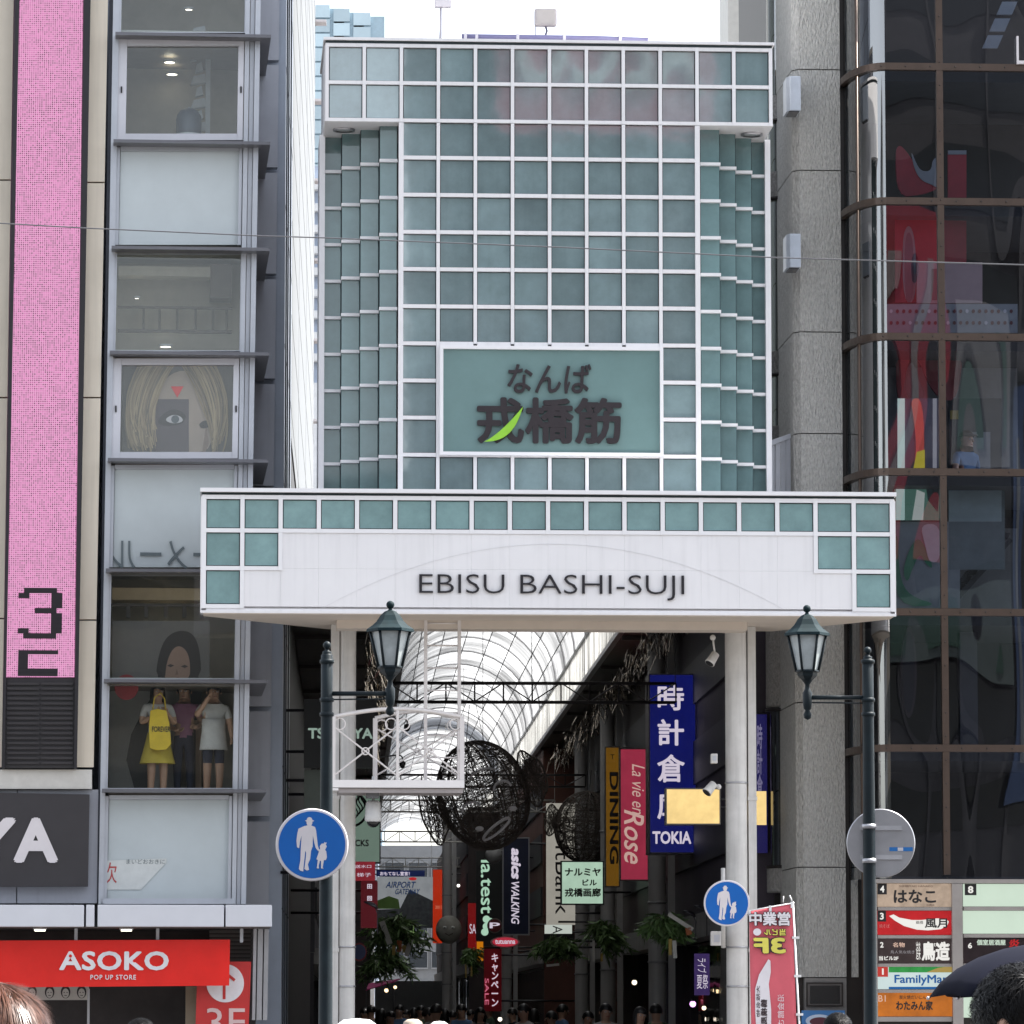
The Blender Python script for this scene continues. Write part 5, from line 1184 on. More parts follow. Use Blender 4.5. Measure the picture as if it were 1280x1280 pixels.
F, s = hsign('vertical_sign', 'grey green sign with black emblem and capitals beside the gate column', (404, 980, 476, 1079), 73, SAGE, .3, BLACK, texts=[('STARBUCKS', (409, 1049.5, 461, 1058), KB, dict(bold=.03))])
m = MB(); c = F.p(438, 1012, 0); rr = .26
m.tube([(c.x + rr * math.cos(2 * PI * k / 36), -.03, c.z + rr * math.sin(2 * PI * k / 36)) for k in range(36)], .02, 5, closed=True)
for i in range(5):
    m.tube([(c.x + .05 + .035 * i + .03 * math.sin(t * .9 + i), -.03, c.z + .22 - t * .036) for t in range(12 - i)], .011, 5)
m.build('emblem', KB, s)
F, s = hsign('shop_sign', 'small red notice with white kanji below the grey green sign', (440.5, 1077, 469, 1101), 66.5, lit('lit_notice', (132, 24, 38), .75), .06, None, texts=[('送水口', (444, 1081, 464, 1085), LW), ('梯子', (446, 1091, 464, 1096), LW)])
F, s = hsign('vertical_sign', 'dark red sign with small white symbols under the red notice', (451, 1101.5, 472, 1160), 78, lit('lit_maroon', (84, 10, 22), .7), .1, None, texts=[('田', (459, 1105, 465, 1111), LW, dict(bold=.03)), ('回', (459, 1120, 465, 1126), LW, dict(bold=.03))])
F, s = hsign('billboard', 'white travel billboard with blue lettering and green hill at the street end', (471, 1096, 541, 1160), 186, lit('lit_bill', (140, 144, 148), .75, .15), .1, None, cat='billboard', texts=[('AIRPORT', (482, 1102, 520, 1110), paint('bill_blue', (30, 90, 170), .5), dict(shear=.3, bold=.02)), ('GATEWAY', (494, 1111, 525, 1118), MATS['bill_blue'], dict(shear=.3, bold=.02))])
m = MB(); m.ppoly(F, [(471, 1136), (471, 1126), (486, 1120), (498, 1124), (500, 1136)], -.03, -.0135, 0); m.ppoly(F, [(500, 1136), (512, 1112), (541, 1126), (541, 1160), (471, 1160), (471, 1137)], -.02, -.0131, 1); m.ppoly(F, ell(516, 1098.5, 5, 2, 14), -.03, -.0135, 2)
m.build('picture', [paint('hill_green', (96, 130, 60), .6), paint('harbour_grey', (92, 96, 100), .6, var=.4, scale=6), MATS['dir_red']], s)
F, s = hsign('banner_or_reflection', 'narrow blue banner with white kana above the travel billboard', (470.5, 1088, 531, 1095.5), 180, paint('banner_blue', (24, 50, 130), .5), .05, None, cat='banner', texts=[('おもてなし宣言！', (475, 1089.5, 512, 1094.5), LW, dict(bold=.03))])
F, s = hsign('shop_poster', 'purple poster with white scrawled lettering behind the gate column', (868, 1192, 887, 1244), 72, lit('lit_purple', (58, 42, 92), .8, .3, 5), .08, None, cat='poster', texts=[('ライブ', (872, 1198, 883, 1216), LW, dict(rot=1)), ('夏祭', (871, 1218, 885, 1236), LW)])
F, s = hsign('shop_sign', 'blue sign mirrored in the bay, built as a panel beside the gate column', (945, 893, 959, 1066), 67.3, lit('mirrored_blue', (26, 22, 84), .7, .2), .2, None, texts=[('時\n計\n倉', (946, 905, 953, 1000), lit('mirrored_lavender', (130, 124, 160), .6), dict(bold=.02))])  # reflection of the blue vertical sign, built as a second glowing panel
F, s = hsign('lit_sign_box', 'amber box mirrored in the bay, built as a strip beside the gate column', (945.5, 989, 958, 1031), 67.0, MATS['lit_amber'], .1, None)  # reflection of the amber box, built as a glowing strip
# no parking disc and small fittings
F, s = round_shop_sign(449, 1190, 74, 9.5, 11.5, 'small round blue and red traffic disc behind the gate column', paint('disc_red', (140, 20, 36), .4), paint('disc_navy', (22, 40, 96), .4))
# lattice head lanterns
WIRE = mat('lattice_wire', (.09, .072, .058), .7); RIMW = mat('lattice_face', (.75, .72, .72), .5)
def lattice_head(px, py, d, rx, rz, tilt, label, n, ears, face=True, top=None):
    c = A.p(px, py, d); F = Frame(*(A.xa * c.x + A.ya * d + Vector((0, 0, c.z))), A.yaw); rt = F.root('lattice_lantern', label, 'lantern', 'wire head lanterns hanging in the arcade')
    T = Matrix.Rotation(tilt, 3, 'Y'); S = Vector((rx, rx * .95, rz)); q = lambda v: T @ Vector((v.x * S.x, v.y * S.y, v.z * S.z))
    m = MB()
    for k in range(n):                       # irregular woven hoops
        ax = Vector((rnd.gauss(0, 1), rnd.gauss(0, 1), rnd.gauss(0, 1))).normalized() if k % 3 else Vector((rnd.gauss(0, .15), rnd.gauss(0, .15), 1)).normalized()
        off = rnd.uniform(-.85, .85); r_ = math.sqrt(1 - off * off); u_ = ax.orthogonal().normalized(); v_ = ax.cross(u_); a0 = rnd.uniform(0, 6.28); span = rnd.uniform(2, 6.2); ns = 14
        m.tube([q((ax * off + (u_ * math.cos(a0 + span * i / ns) + v_ * math.sin(a0 + span * i / ns)) * r_) * rnd.uniform(.97, 1.02)) for i in range(ns + 1)], rnd.uniform(.0028, .0062), 3, cap=False)
    for k in range(8):
        a = PI * k / 8; m.tube([q(Vector((math.cos(a) * math.sin(t), math.sin(a) * math.sin(t), math.cos(t)))) for t in [2 * PI * i / 28 for i in range(28)]], .011, 4, closed=True)
    m.build('wire_cage', WIRE, rt)
    m = MB(); m.tube([q(Vector((math.sin(t), 0, math.cos(t))) * 1.01) for t in [2 * PI * i / 36 for i in range(36)]], .02, 5, closed=True); m.build('main_hoop', WIRE, rt)
    for (ex, ez, er, ew) in ears:
        m = MB()
        E = lambda t, s: T @ Vector((ex * rx + (ew * math.cos(t)) * s, .05 * rnd.uniform(-1, 1), ez * rz + er * math.sin(t) * s * (1 + .18 * math.cos(3 * t))))
        m.tube([E(2 * PI * i / 24, 1) for i in range(24)], .016, 5, closed=True)
        for k in range(80): t = rnd.uniform(0, 6.28); m.tube([E(t, rnd.uniform(.5, 1)), E(t + rnd.uniform(1, 4), rnd.uniform(.3, 1)), E(t + rnd.uniform(2, 4), 1)], .005, 3, cap=False)
        m.build('ear', WIRE, rt)
    if face:
        W = lambda x, z: q(Vector((x, -math.sqrt(max(.02, 1 - x * x - z * z)) * 1.04, z)))
        m = MB()
        for cx, cz, w_, h_ in ((-.38, -.2, .2, .12), (.42, -.02, .2, .14)): m.tube([W(cx + w_ * math.cos(t), cz + h_ * math.sin(t)) for t in [PI * i / 10 for i in range(11)]], .02, 5)
        m.tube([W(.1 + .28 * math.cos(t), .33 + .1 * math.sin(t)) for t in [PI * i / 10 for i in range(11)]], .018, 5)
        m.build('eye', RIMW, rt); m = MB(); m.tube([W(.02 + .34 * math.cos(t), -.68 + .075 * math.sin(t) + .1 * math.cos(t)) for t in [2 * PI * i / 28 for i in range(28)]], .024, 5, closed=True); m.build('mouth', RIMW, rt)
        for cx, cz in ((-.34, -.58), (.5, -.42)):
            m = MB(); p = W(cx, cz); m.lathe([(.001, -.02), (.05, -.02), (.05, .02), (.001, .02)], (0, 0, 0), 14); m.v = [(p.x + v[0] * 1.3, p.y + v[2], p.z + v[1] * .8) for v in m.v]; m.build('cheek', RIMW, rt)
    m = MB(); zt_ = q(Vector((0, 0, 1))); m.tube([zt_, (zt_.x + .05, 0, top - c.z if top else 1.5)], .008, 4); m.tube([zt_ + Vector((.3, 0, -.08)), (zt_.x + .15, 0, top - c.z if top else 1.5)], .006, 4); m.build('suspension_wire', BLACK, rt)
    return rt
k_ = 73 / FPX
lattice_head(604, 994, 73, 56 * k_, 68 * k_, -.32, 'big smiling wire mesh head lantern with two ears', 210, ((1.18, .02, .42, .2), (-1.16, -.05, .45, .2)), top=6.3)
k_ = 97 / FPX
lattice_head(732, 1034, 97, 38 * k_, 44 * k_, .1, 'smaller wire mesh head lantern beside the yellow sign', 190, ((-1.1, .1, .3, .17), (1.12, -.1, .3, .15)), face=False, top=6.5)
# pale round face decoration
c = A.p(561, 1162, 148); F = Frame(*(A.xa * c.x + A.ya * 148 + Vector((0, 0, c.z))), A.yaw); rt = F.root('round_face_decoration', 'pale round doll face hanging on the far column', 'decoration')
m = MB(); m.ball((0, 0, 0), .41, 14, sc=(1, .8, 1.08)); m.build('head', mat('doll_grey', (.3, .29, .25), .6, var=.2, scale=5), rt)
m = MB()
for x in (-.13, .12): m.ball((x, -.3, .06), .06, 6, 0, (1.2, .7, .8)); m.ball((x, -.345, .05), .022, 5, 1)
m.build('eye', [mat('doll_white', (.6, .6, .56), .5), BLACK], rt)
m = MB(); m.tube([(-.12 + .024 * i, -.3, -.18 + .06 * abs(5 - i) / 5) for i in range(11)], .02, 5); m.build('mouth', mat('doll_brown', (.08, .06, .05), .6), rt)
c = A.p(617, 1069, 110); F = Frame(*(A.xa * c.x + A.ya * 110 + Vector((0, 0, c.z))), A.yaw); rt = F.root('pendant_globe', 'plain grey globe lamp hanging under the big wire head', 'lamp')
MB().ball((0, 0, 0), .2, 12).build('globe', mat('globe_grey', (.3, .3, .3), .5), rt); m = MB(); m.tube([(0, 0, .2), (0, 0, 2.6)], .01, 5); m.build('cord', BLACK, rt)
# small cameras on hooks and spotlights
for (px, py, lb) in ((509, 909, 'small dark camera on a hook, the upper of two before the vault'), (503, 955, 'small dark camera on a hook, the lower of two before the vault')):
    c = A.p(px, py, 71); F = Frame(*(A.xa * c.x + A.ya * 71 + Vector((0, 0, c.z))), A.yaw); rt = F.root('hook_camera', lb, 'camera', 'small cameras on hooks')
    m = MB(); m.lathe([(.001, -.07), (.03, -.055), (.05, -.0), (.05, .03), (.02, .05)], (0, 0, 0), 14); m.build('lens_dome', mat('dome_dark', (.02, .02, .022), .2), rt)
    m = MB(); m.tube([(0, 0, .05), (0, 0, .1), (-.03, 0, .13), (-.12, 0, .13), (-.12, 0, .13), (-.35, 0, .1)], .012, 6); m.build('hook', mat('hook_grey', (.2, .2, .2), .5), rt)
def spotlight(px, py, d, ax, lb, base):
    c = G.p(px, py, d); F = Frame(*(G.o + G.xa * c.x + G.ya * c.y + Vector((0, 0, c.z))), G.yaw); rt = F.root('spotlight', lb, 'spotlight', 'white spotlights by the gate column')
    ax = Vector(ax).normalized(); m = MB(); m.tube([-ax * .08, ax * .07, ax * .075, ax * .09], [.055, .065, .07, .07], 14); m.build('can', COLM, rt)
    m = MB(); m.tube([ax * .0905, ax * .093], [.06, .06], 12); m.build('lens', DARK, rt)
    m = MB(); m.tube([-ax * .06, base], .014, 6); m.ball(base, .04, 6); m.build('stem', COLM, rt)
spotlight(891, 823, .2, (-.5, -.3, -.75), 'white spotlight hanging from the gate beam', (.0, 0, .28))
spotlight(888, 985, .4, (-.6, -.35, -.7), 'white spotlight fixed to the gate column above the amber box', (.12, .1, .02))
for (x, y, w_, h_, lb) in ((893, 948, 8, 12, 'small white box on the column above the lower spotlight'), (896, 1173, 14, 18, 'pale grey utility box on the gate column beside the small blue sign')):
    F = sign_frame(x, y + h_ / 2, .5, G); rt = F.root('utility_box', lb, 'box'); MB().pbox(F, x - w_ / 2, y - h_ / 2, x + w_ / 2, y + h_ / 2, -.08, .06).build('body', COLM, rt, .006); MB().pbox(F, x - w_ / 4, y - h_ / 4, x + w_ / 4, y + h_ / 4, -.086, -.081).build('lid', ALU, rt)
# lit bulbs deep in the shops
for (px, py, d, c_, r_, lb) in ((793, 1228, 92, (255, 236, 200), .05, 'warm glowing bulb behind the grey column'), (866, 1255, 75, (236, 170, 255), .05, 'violet glowing bulb low behind the flag'), (880, 1260, 75, (255, 226, 190), .035, 'warm glowing bulb beside the violet one'), (483, 1238, 140, (255, 220, 170), .06, 'far warm bulb under the magenta awning'), (494, 1234, 140, (255, 220, 170), .05, 'far warm bulb right of the awning edge'), (625, 1274, 110, (255, 240, 220), .05, 'small white bulb under the red cloth banner'), (573, 1107, 150, (255, 250, 240), .05, 'tiny white lamp above the round face decoration')):
    c = A.p(px, py, d); F = Frame(*(A.xa * c.x + A.ya * d + Vector((0, 0, c.z))), A.yaw); rt = F.root('light_bulb', lb, 'bulb', 'lit bulbs in the arcade shops')
    MB().ball((0, 0, 0), r_, 8).build('glass_bulb', lit('bulb_glow_%d' % c_[1], c_, 2.5, 0), rt); MB().lathe([(r_ * .5, r_ * .8), (r_ * .5, r_ * 1.6), (.001, r_ * 1.6)], (0, 0, 0), 10).build('socket', BLACK, rt)
F = Frame(*(A.xa * A.p(478, 1233, 142).x + A.ya * 142), 0, A.yaw); aw = F.root('awning', 'magenta awning over a far stall', 'awning'); z = A.p(478, 1233, 142).z
m = MB(); m.add([(-.5, 0, z - .1), (.35, 0, z + .15), (.55, 2, z + .25), (-.4, 2, z + .1)], [(0, 1, 2, 3)]); b_ = m.build('cloth', paint('awning_magenta', (170, 40, 110), .6), aw); b_.modifiers.new('thick', 'SOLIDIFY').thickness = .03
m = MB()
for x in (-.48, .34): m.tube([(x, .02, 0), (x, .02, z - .05)], .02, 6)
m.build('leg', BLACK, aw)
# ------------------------------------------------------------------ far things above the roofs
tw = A.root('glass_tower', 'far blue glass tower paled by haze in its colour, stepped top behind the gate', 'tower')
TB = mat('hazed_tower_glass', (.46, .58, .64), .4, var=.1, scale=.2, island=.15); TBD = mat('tower_shade', (.32, .43, .5), .4)  # distance haze is put into these pale colours
Ft = Frame(*(A.ya * 300), 0, 0)
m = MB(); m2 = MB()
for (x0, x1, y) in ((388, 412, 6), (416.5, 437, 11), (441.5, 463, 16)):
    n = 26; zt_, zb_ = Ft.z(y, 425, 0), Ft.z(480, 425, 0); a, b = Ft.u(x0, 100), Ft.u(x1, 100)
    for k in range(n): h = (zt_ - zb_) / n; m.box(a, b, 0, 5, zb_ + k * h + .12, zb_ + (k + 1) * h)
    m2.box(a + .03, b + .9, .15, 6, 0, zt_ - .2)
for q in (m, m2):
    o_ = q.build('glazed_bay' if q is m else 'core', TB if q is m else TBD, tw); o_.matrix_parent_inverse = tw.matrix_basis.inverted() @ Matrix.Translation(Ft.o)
pt = A.root('balcony_tower', 'distant white tower with rows of balconies beside the gate edge', 'tower')
Fp = Frame(*(A.ya * 220), 0, 0)
m = MB(); a, b = Fp.u(389, 400), Fp.u(470, 400); zt_ = Fp.z(206, 425, 0); m.box(a, b, .4, 8, 0, zt_); m3 = MB()
m3.box(a, b + .02, .1, .39, 0, Fp.z(478, 425, 0))
for k in range(24):
    z = zt_ - 1.2 - k * 1.02
    if z > Fp.z(478, 425, 0): m3.box(a - .1, b, -.2, .39, z, z + .35)
for q, nm, mt in ((m, 'wall', mat('tower_bluegrey', (.34, .4, .5), .5)), (m3, 'balcony_front', mat('tower_white', (.68, .69, .7), .6))):  # light bluish tones include the far haze
    o_ = q.build(nm, mt, pt); o_.matrix_parent_inverse = pt.matrix_basis.inverted() @ Matrix.Translation(Fp.o)
ws = Frame(*(A.ya * 150), 0, 0); sl = ws.root('white_slab_building', 'plain pale slab building behind the right end of the gate crown', 'building')
m = MB(); m.box(ws.u(910, 20), ws.u(937, 20), 0, 6, 0, ws.z(-60, 920)); m.build('wall', mat('slab_cream', (.55, .54, .5), .6, var=.08), sl)
m = MB()
for x, r in ((945, .06), (952, .025), (935.5, .02)): m.tube([(ws.u(x, 20), -.5, 0), (ws.u(x, 20), -.5, ws.z(-60, 920))], r, 6)
m.build('lightning_rod', mat('rod_violet', (.08, .07, .12), .5), sl)
# on the gate roof
zr = Zt[0] + .1
def gate_frame(px, d, z): return Frame(*(G.o + G.xa * G.u(px, 50, d) + G.ya * d + Vector((0, 0, z))), G.yaw)
F = gate_frame(682, 1.6, zr); rt = F.root('roof_floodlight', 'square pale floodlight standing on the gate roof', 'floodlight')
Z1, Z0, Zm = F.z(11, 682) , F.z(33, 682), 0
m = MB(); m.box(-.155, .155, -.06, .08, Z0, Z1); m.build('housing', mat('lamp_beige', (.5, .46, .46), .5), rt, .03); m = MB(); m.box(-.125, .125, -.066, -.061, Z0 + .025, Z1 - .025); m.build('lens', mat('lens_beige', (.45, .42, .4), .3), rt)
m = MB(); m.tube([(0, 0, 0), (0, 0, Z0 - .12), (.02, .02, Z0 - .06), (0, 0, Z0)], .014, 6); m.tube([(-.14, 0, .02), (-.14, 0, Z0)], .006, 5); m.ball((0, 0, Z0 - .15), .035, 6); m.build('stand', mat('stand_violet', (.1, .09, .16), .4), rt)
F = gate_frame(553.5, 1.7, zr); rt = F.root('roof_antenna', 'small white antenna box on a thin mast over the gate roof', 'antenna')
m = MB(); Z1, Z0 = F.z(-12, 553), F.z(9.5, 553); m.box(-.115, .115, -.05, .05, Z0, Z1); m.build('box', mat('antenna_white', (.7, .66, .68), .4), rt, .01); m = MB(); m.tube([(-.03, 0, 0), (-.03, 0, Z0)], .016, 6); m.tube([(-.07, 0, Z0), (-.06, 0, Z0 - .3), (-.02, 0, .0)], .005, 4); m.tube([(.06, 0, Z0), (.05, 0, Z0 - .2), (0, 0, .0)], .005, 4); m.build('mast', mat('mast_grey', (.5, .48, .52), .4), rt)
F = gate_frame(690, 1.3, zr); rt = F.root('roof_pipe', 'violet grey pipe lying along the gate roof edge', 'pipe')
a, b = F.u(577, 47) , F.u(810, 47); m = MB(); zp = F.z(47, 690); m.tube([(a, 0, zp), (b - .8, 0, zp), (b, 0, zp - .01)], [.036, .036, .026], 10); m.build('tube', mat('pipe_violet', (.2, .19, .34), .4), rt)
m = MB()
for t in (.02, .08, .3, .55, .85): x = a + (b - a) * t; m.box(x - .02, x + .02, -.045, .045, 0, zp + .04)
m.build('clip', mat('clip_white', (.6, .58, .62), .4), rt)
# wire across the street
F = Frame(0, 45, 0, 0); pts = [F.p(x, y) for x, y in ((-60, 275), (0, 279), (105, 285), (330, 295), (400, 297), (700, 309), (970, 322), (1280, 331), (1340, 333))]
q = MB(); q.tube([(p.x, 45, p.z) for p in pts], .0065, 5); tag(q.build('overhead_wire', mat('wire_grey', (.15, .15, .16), .5)), 'thin grey wire strung across the whole street before the gate', 'wire')
# ------------------------------------------------------------------ buildings across the street, behind the camera
def behind(x0, x1, y, h, wall, label, fl=3.4, wd=2.6, ww=1.7, glassm=None):
    F = Frame(x0, y, 0, 0); rt = F.root('street_building', label, 'building', 'buildings across the street')
    MB().box(0, x1 - x0, -14, 0, 0, h).build('wall', wall, rt); m = MB(); z = 4.
    while z < h - 2:
        m.box(.6, x1 - x0 - .6, .0, .06, z, z + ww); z += fl
    m.build('window_strip', glassm or mat('across_glass', (.02, .025, .03), .05), rt)
    m = MB(); x = .6
    while x < x1 - x0: m.box(x - .1, x + .1, .061, .2, 3, h - 1); x += wd
    m.build('pier', wall, rt)
    m = MB(); m.box(.4, x1 - x0 - .4, .0, .5, 0.1, 3.2); m.build('shop_band', mat('across_shop', (.12, .1, .1), .5, var=.5, scale=.5), rt)
WA = mat('across_dark', (.09, .09, .1), .6); WBn = mat('across_tan', (.16, .145, .125), .7); WC = mat('across_grey', (.2, .21, .22), .6)
behind(8.6, 34, -24, 46, WA, 'dark tower block across the street from the gate')
behind(-38, 8.4, -26, 19, WBn, 'tan office block across the street')
behind(34.5, 60, -22, 30, WC, 'grey office block across the street')
behind(-80, -39, -24, 34, WC, 'grey block at the street corner')
F = Frame(12.2, -23.4, 29.5, PI); rt = F.root('roof_sign', 'huge red sign board with white letters on the dark block across the street', 'sign')
m = MB(); m.box(-5., 2.1, -.4, .2, .2, 5.6); m.build('board', mat('across_red', (.42, .13, .17), .5), rt)
V, Fs, _, _ = text_geo('AECO', .02); MB().add([(-4.6 + a * 6.2, -.41 - c * .1, 1.6 + b * 3.2) for a, b, c in V], Fs).build('lettering', mat('across_white', (.6, .64, .64), .5), rt)
for (x0, x1, z0, z1, c_, lb, tx) in ((22.6, 24.6, 16, 27.5, 'red', 'tall red board added on the dark block to mirror in the glass opposite', None), (25, 26.4, 19, 24.5, 'white', 'white board added beside the tall red one for its reflection', None), (22.6, 26.5, 12.5, 15, 'pale', 'wide pale board added under the tall red one for its reflection', None), (27, 28.4, 8, 22, 'blue', 'blue board added at the end of the dark block for its reflection', None)):  # invented boards out of view, added to reflect in the right building's glass
    F = Frame((x0 + x1) / 2, -23.1, z0, PI); rt = F.root('added_mirror_board', lb, 'sign', 'boards added across the street for reflections'); w_ = (x1 - x0) / 2
    MB().box(-w_, w_, 0, .3, 0, z1 - z0).build('panel', mat('board_' + c_, {'red': (.36, .03, .045), 'white': (.26, .26, .27), 'pale': (.1, .13, .13), 'blue': (.05, .09, .2)}[c_], .5), rt)
    m = MB(); m.box(-w_ * .3, w_ * .3, -.05, -.002, (z1 - z0) * .1, (z1 - z0) * .85); m.build('stripe', mat('stripe_' + c_, {'red': (.3, .24, .24), 'white': (.12, .2, .18), 'pale': (.04, .09, .07), 'blue': (.2, .22, .25)}[c_], .5), rt)
    m = MB()
    for zz in (.5, z1 - z0 - .5): m.box(-w_ * .5, w_ * .5, .301, .7, zz, zz + .1)
    m.build('bracket', STEEL, rt)
# ------------------------------------------------------------------ bamboo decorations
LEAF = mat('bamboo_leaf', (.12, .21, .06), .5, var=.35, scale=4, island=.45)
LEAFD = mat('bamboo_leaf_dark', (.11, .19, .06), .5, var=.35, scale=4, island=.45)
STEM = mat('bamboo_stem', (.12, .13, .05), .5)
PAP = [mat('paper_strip_%s' % n, c, .7) for n, c in (('white', (.55, .54, .5)), ('yellow', (.42, .3, .08)), ('orange', (.4, .12, .04)))]
def bamboo(px, py, d, wpx, hpx, n, label, strips, seed, mt=LEAF, xr=0, stem=None):
    r_ = random.Random(seed); c = A.p(px, py, d); F = Frame(*(A.xa * c.x + A.ya * d + Vector((0, 0, c.z))), A.yaw)
    rt = F.root('bamboo_branch', label, 'bamboo', 'bamboo decorations in the arcade'); k = d / FPX; W, H = wpx * k, hpx * k
    m, st_ = MB(), MB()
    for b in range(n):
        a = r_.uniform(-1, 1); x0, z0 = r_.uniform(-.25, .25) * W, r_.uniform(.0, .5) * H
        pts = []; L_ = r_.uniform(.5, 1.)
        for i in range(7):
            t = i / 6; pts.append(Vector((x0 + a * W * t * L_ * .9, r_.uniform(-.1, .1) + .4 * W * math.sin(b) * t, z0 + H * (.35 * t - 1.1 * t * t * L_) * (1 - .3 * abs(a)))))
        st_.tube(pts, [.012 * (1 - .7 * i / 6) for i in range(7)], 4)
        for i in range(1, 7):
            for _ in range(11):
                p = pts[i] + Vector((r_.gauss(0, .03), r_.gauss(0, .05), r_.gauss(0, .03))) ; l = r_.uniform(.1, .24); q = Vector((r_.gauss(a * .7, .7), r_.gauss(0, .6), r_.gauss(-.75, .4))).normalized(); s = q.cross(Vector((r_.gauss(0, 1), r_.gauss(0, 1), r_.gauss(0, 1)))).normalized() * l * .11
                m.add([p, p + q * l * .4 + s, p + q * l, p + q * l * .4 - s], [(0, 1, 2, 3)])
    if stem: st_.tube([F.p(*stem[0], 0), (stem[1][0] * 0, 0, 0)], .016, 5)
    m.build('leaves', mt, rt); st_.build('stem', STEM, rt)
    for (sx, sy, lw, lh, ang, ci) in strips:
        s = MB(); p = F.p(sx, sy, 0); w_, h_ = lw * k / 2, lh * k; ca, sa = math.cos(ang), math.sin(ang)
        s.poly([(p.x + u * ca + v * sa, p.z + u * sa - v * ca) for u, v in ((-w_, 0), (w_, 0), (w_, h_), (-w_, h_))], -.3, -.296); s.build('paper_strip', PAP[ci], rt)
bamboo(492, 1172, 82, 52, 50, 26, 'largest bamboo bunch with paper strips under the white billboard', [(477, 1152, 7, 30, .35, 0), (514, 1174, 6, 22, -.3, 0), (499, 1176, 6, 14, 0, 2), (492, 1182, 4, 12, 0, 1), (505, 1182, 5, 9, 0, 1)], 3, LEAFD)
bamboo(486, 1207, 86, 46, 36, 18, 'lower shaded bamboo bunch beneath the largest one', [(470, 1200, 4, 16, .2, 0)], 4, LEAFD)
bamboo(588, 1198, 118, 27, 22, 12, 'small bamboo bunch left of the red cloth banner', [(582, 1206, 2, 16, 0, 1), (589, 1208, 2, 12, 0, 1)], 5)
bamboo(698, 1184, 96, 40, 30, 18, 'dark bamboo bunch before the black sign with thin capitals', [(690, 1205, 16, 3, .1, 0)], 6, LEAFD)
bamboo(755, 1172, 90, 36, 40, 18, 'bamboo bunch below the lit green sign', [(741, 1176, 3, 26, 0, 0), (751, 1192, 3, 10, 0, 1)], 7, LEAFD)
bamboo(834, 1158, 70, 42, 30, 22, 'sunlit bamboo branch with long white strip beside the gate column', [(834, 1143, 5, 36, 1.0, 0), (841, 1176, 5, 22, .05, 0), (836, 1174, 4, 20, 0, 1), (858, 1160, 7, 9, .2, 2)], 8, mat('bamboo_leaf_light', (.09, .16, .05), .5, var=.3, scale=4, island=.4))
for (px, py, d, lb) in ((862, 1142, 69.5, 'lower black clip lamp beside the sunlit bamboo'), (876, 1136, 69.3, 'upper black clip lamp beside the small blue sign'), (464, 1131, 66, 'black clip lamp before the dark red sign')):
    c = A.p(px, py, d); F = Frame(*(A.xa * c.x + A.ya * d + Vector((0, 0, c.z))), A.yaw); rt = F.root('clip_lamp', lb, 'lamp', 'black clip lamps')
    m = MB(); m.lathe([(.001, .03), (.05, .025), (.1, -.0), (.09, -.012), (.001, 0)], (0, 0, 0), 14, sy=.7); m.v = [(v[0] + v[2], v[1], v[2] - v[0] * .5) for v in m.v]; m.build('shade', BLACK, rt); m = MB(); m.tube([(.06, 0, -.04), (.09, 0, -.12), (.09, .05, -.4)], .01, 5); m.build('arm', BLACK, rt)
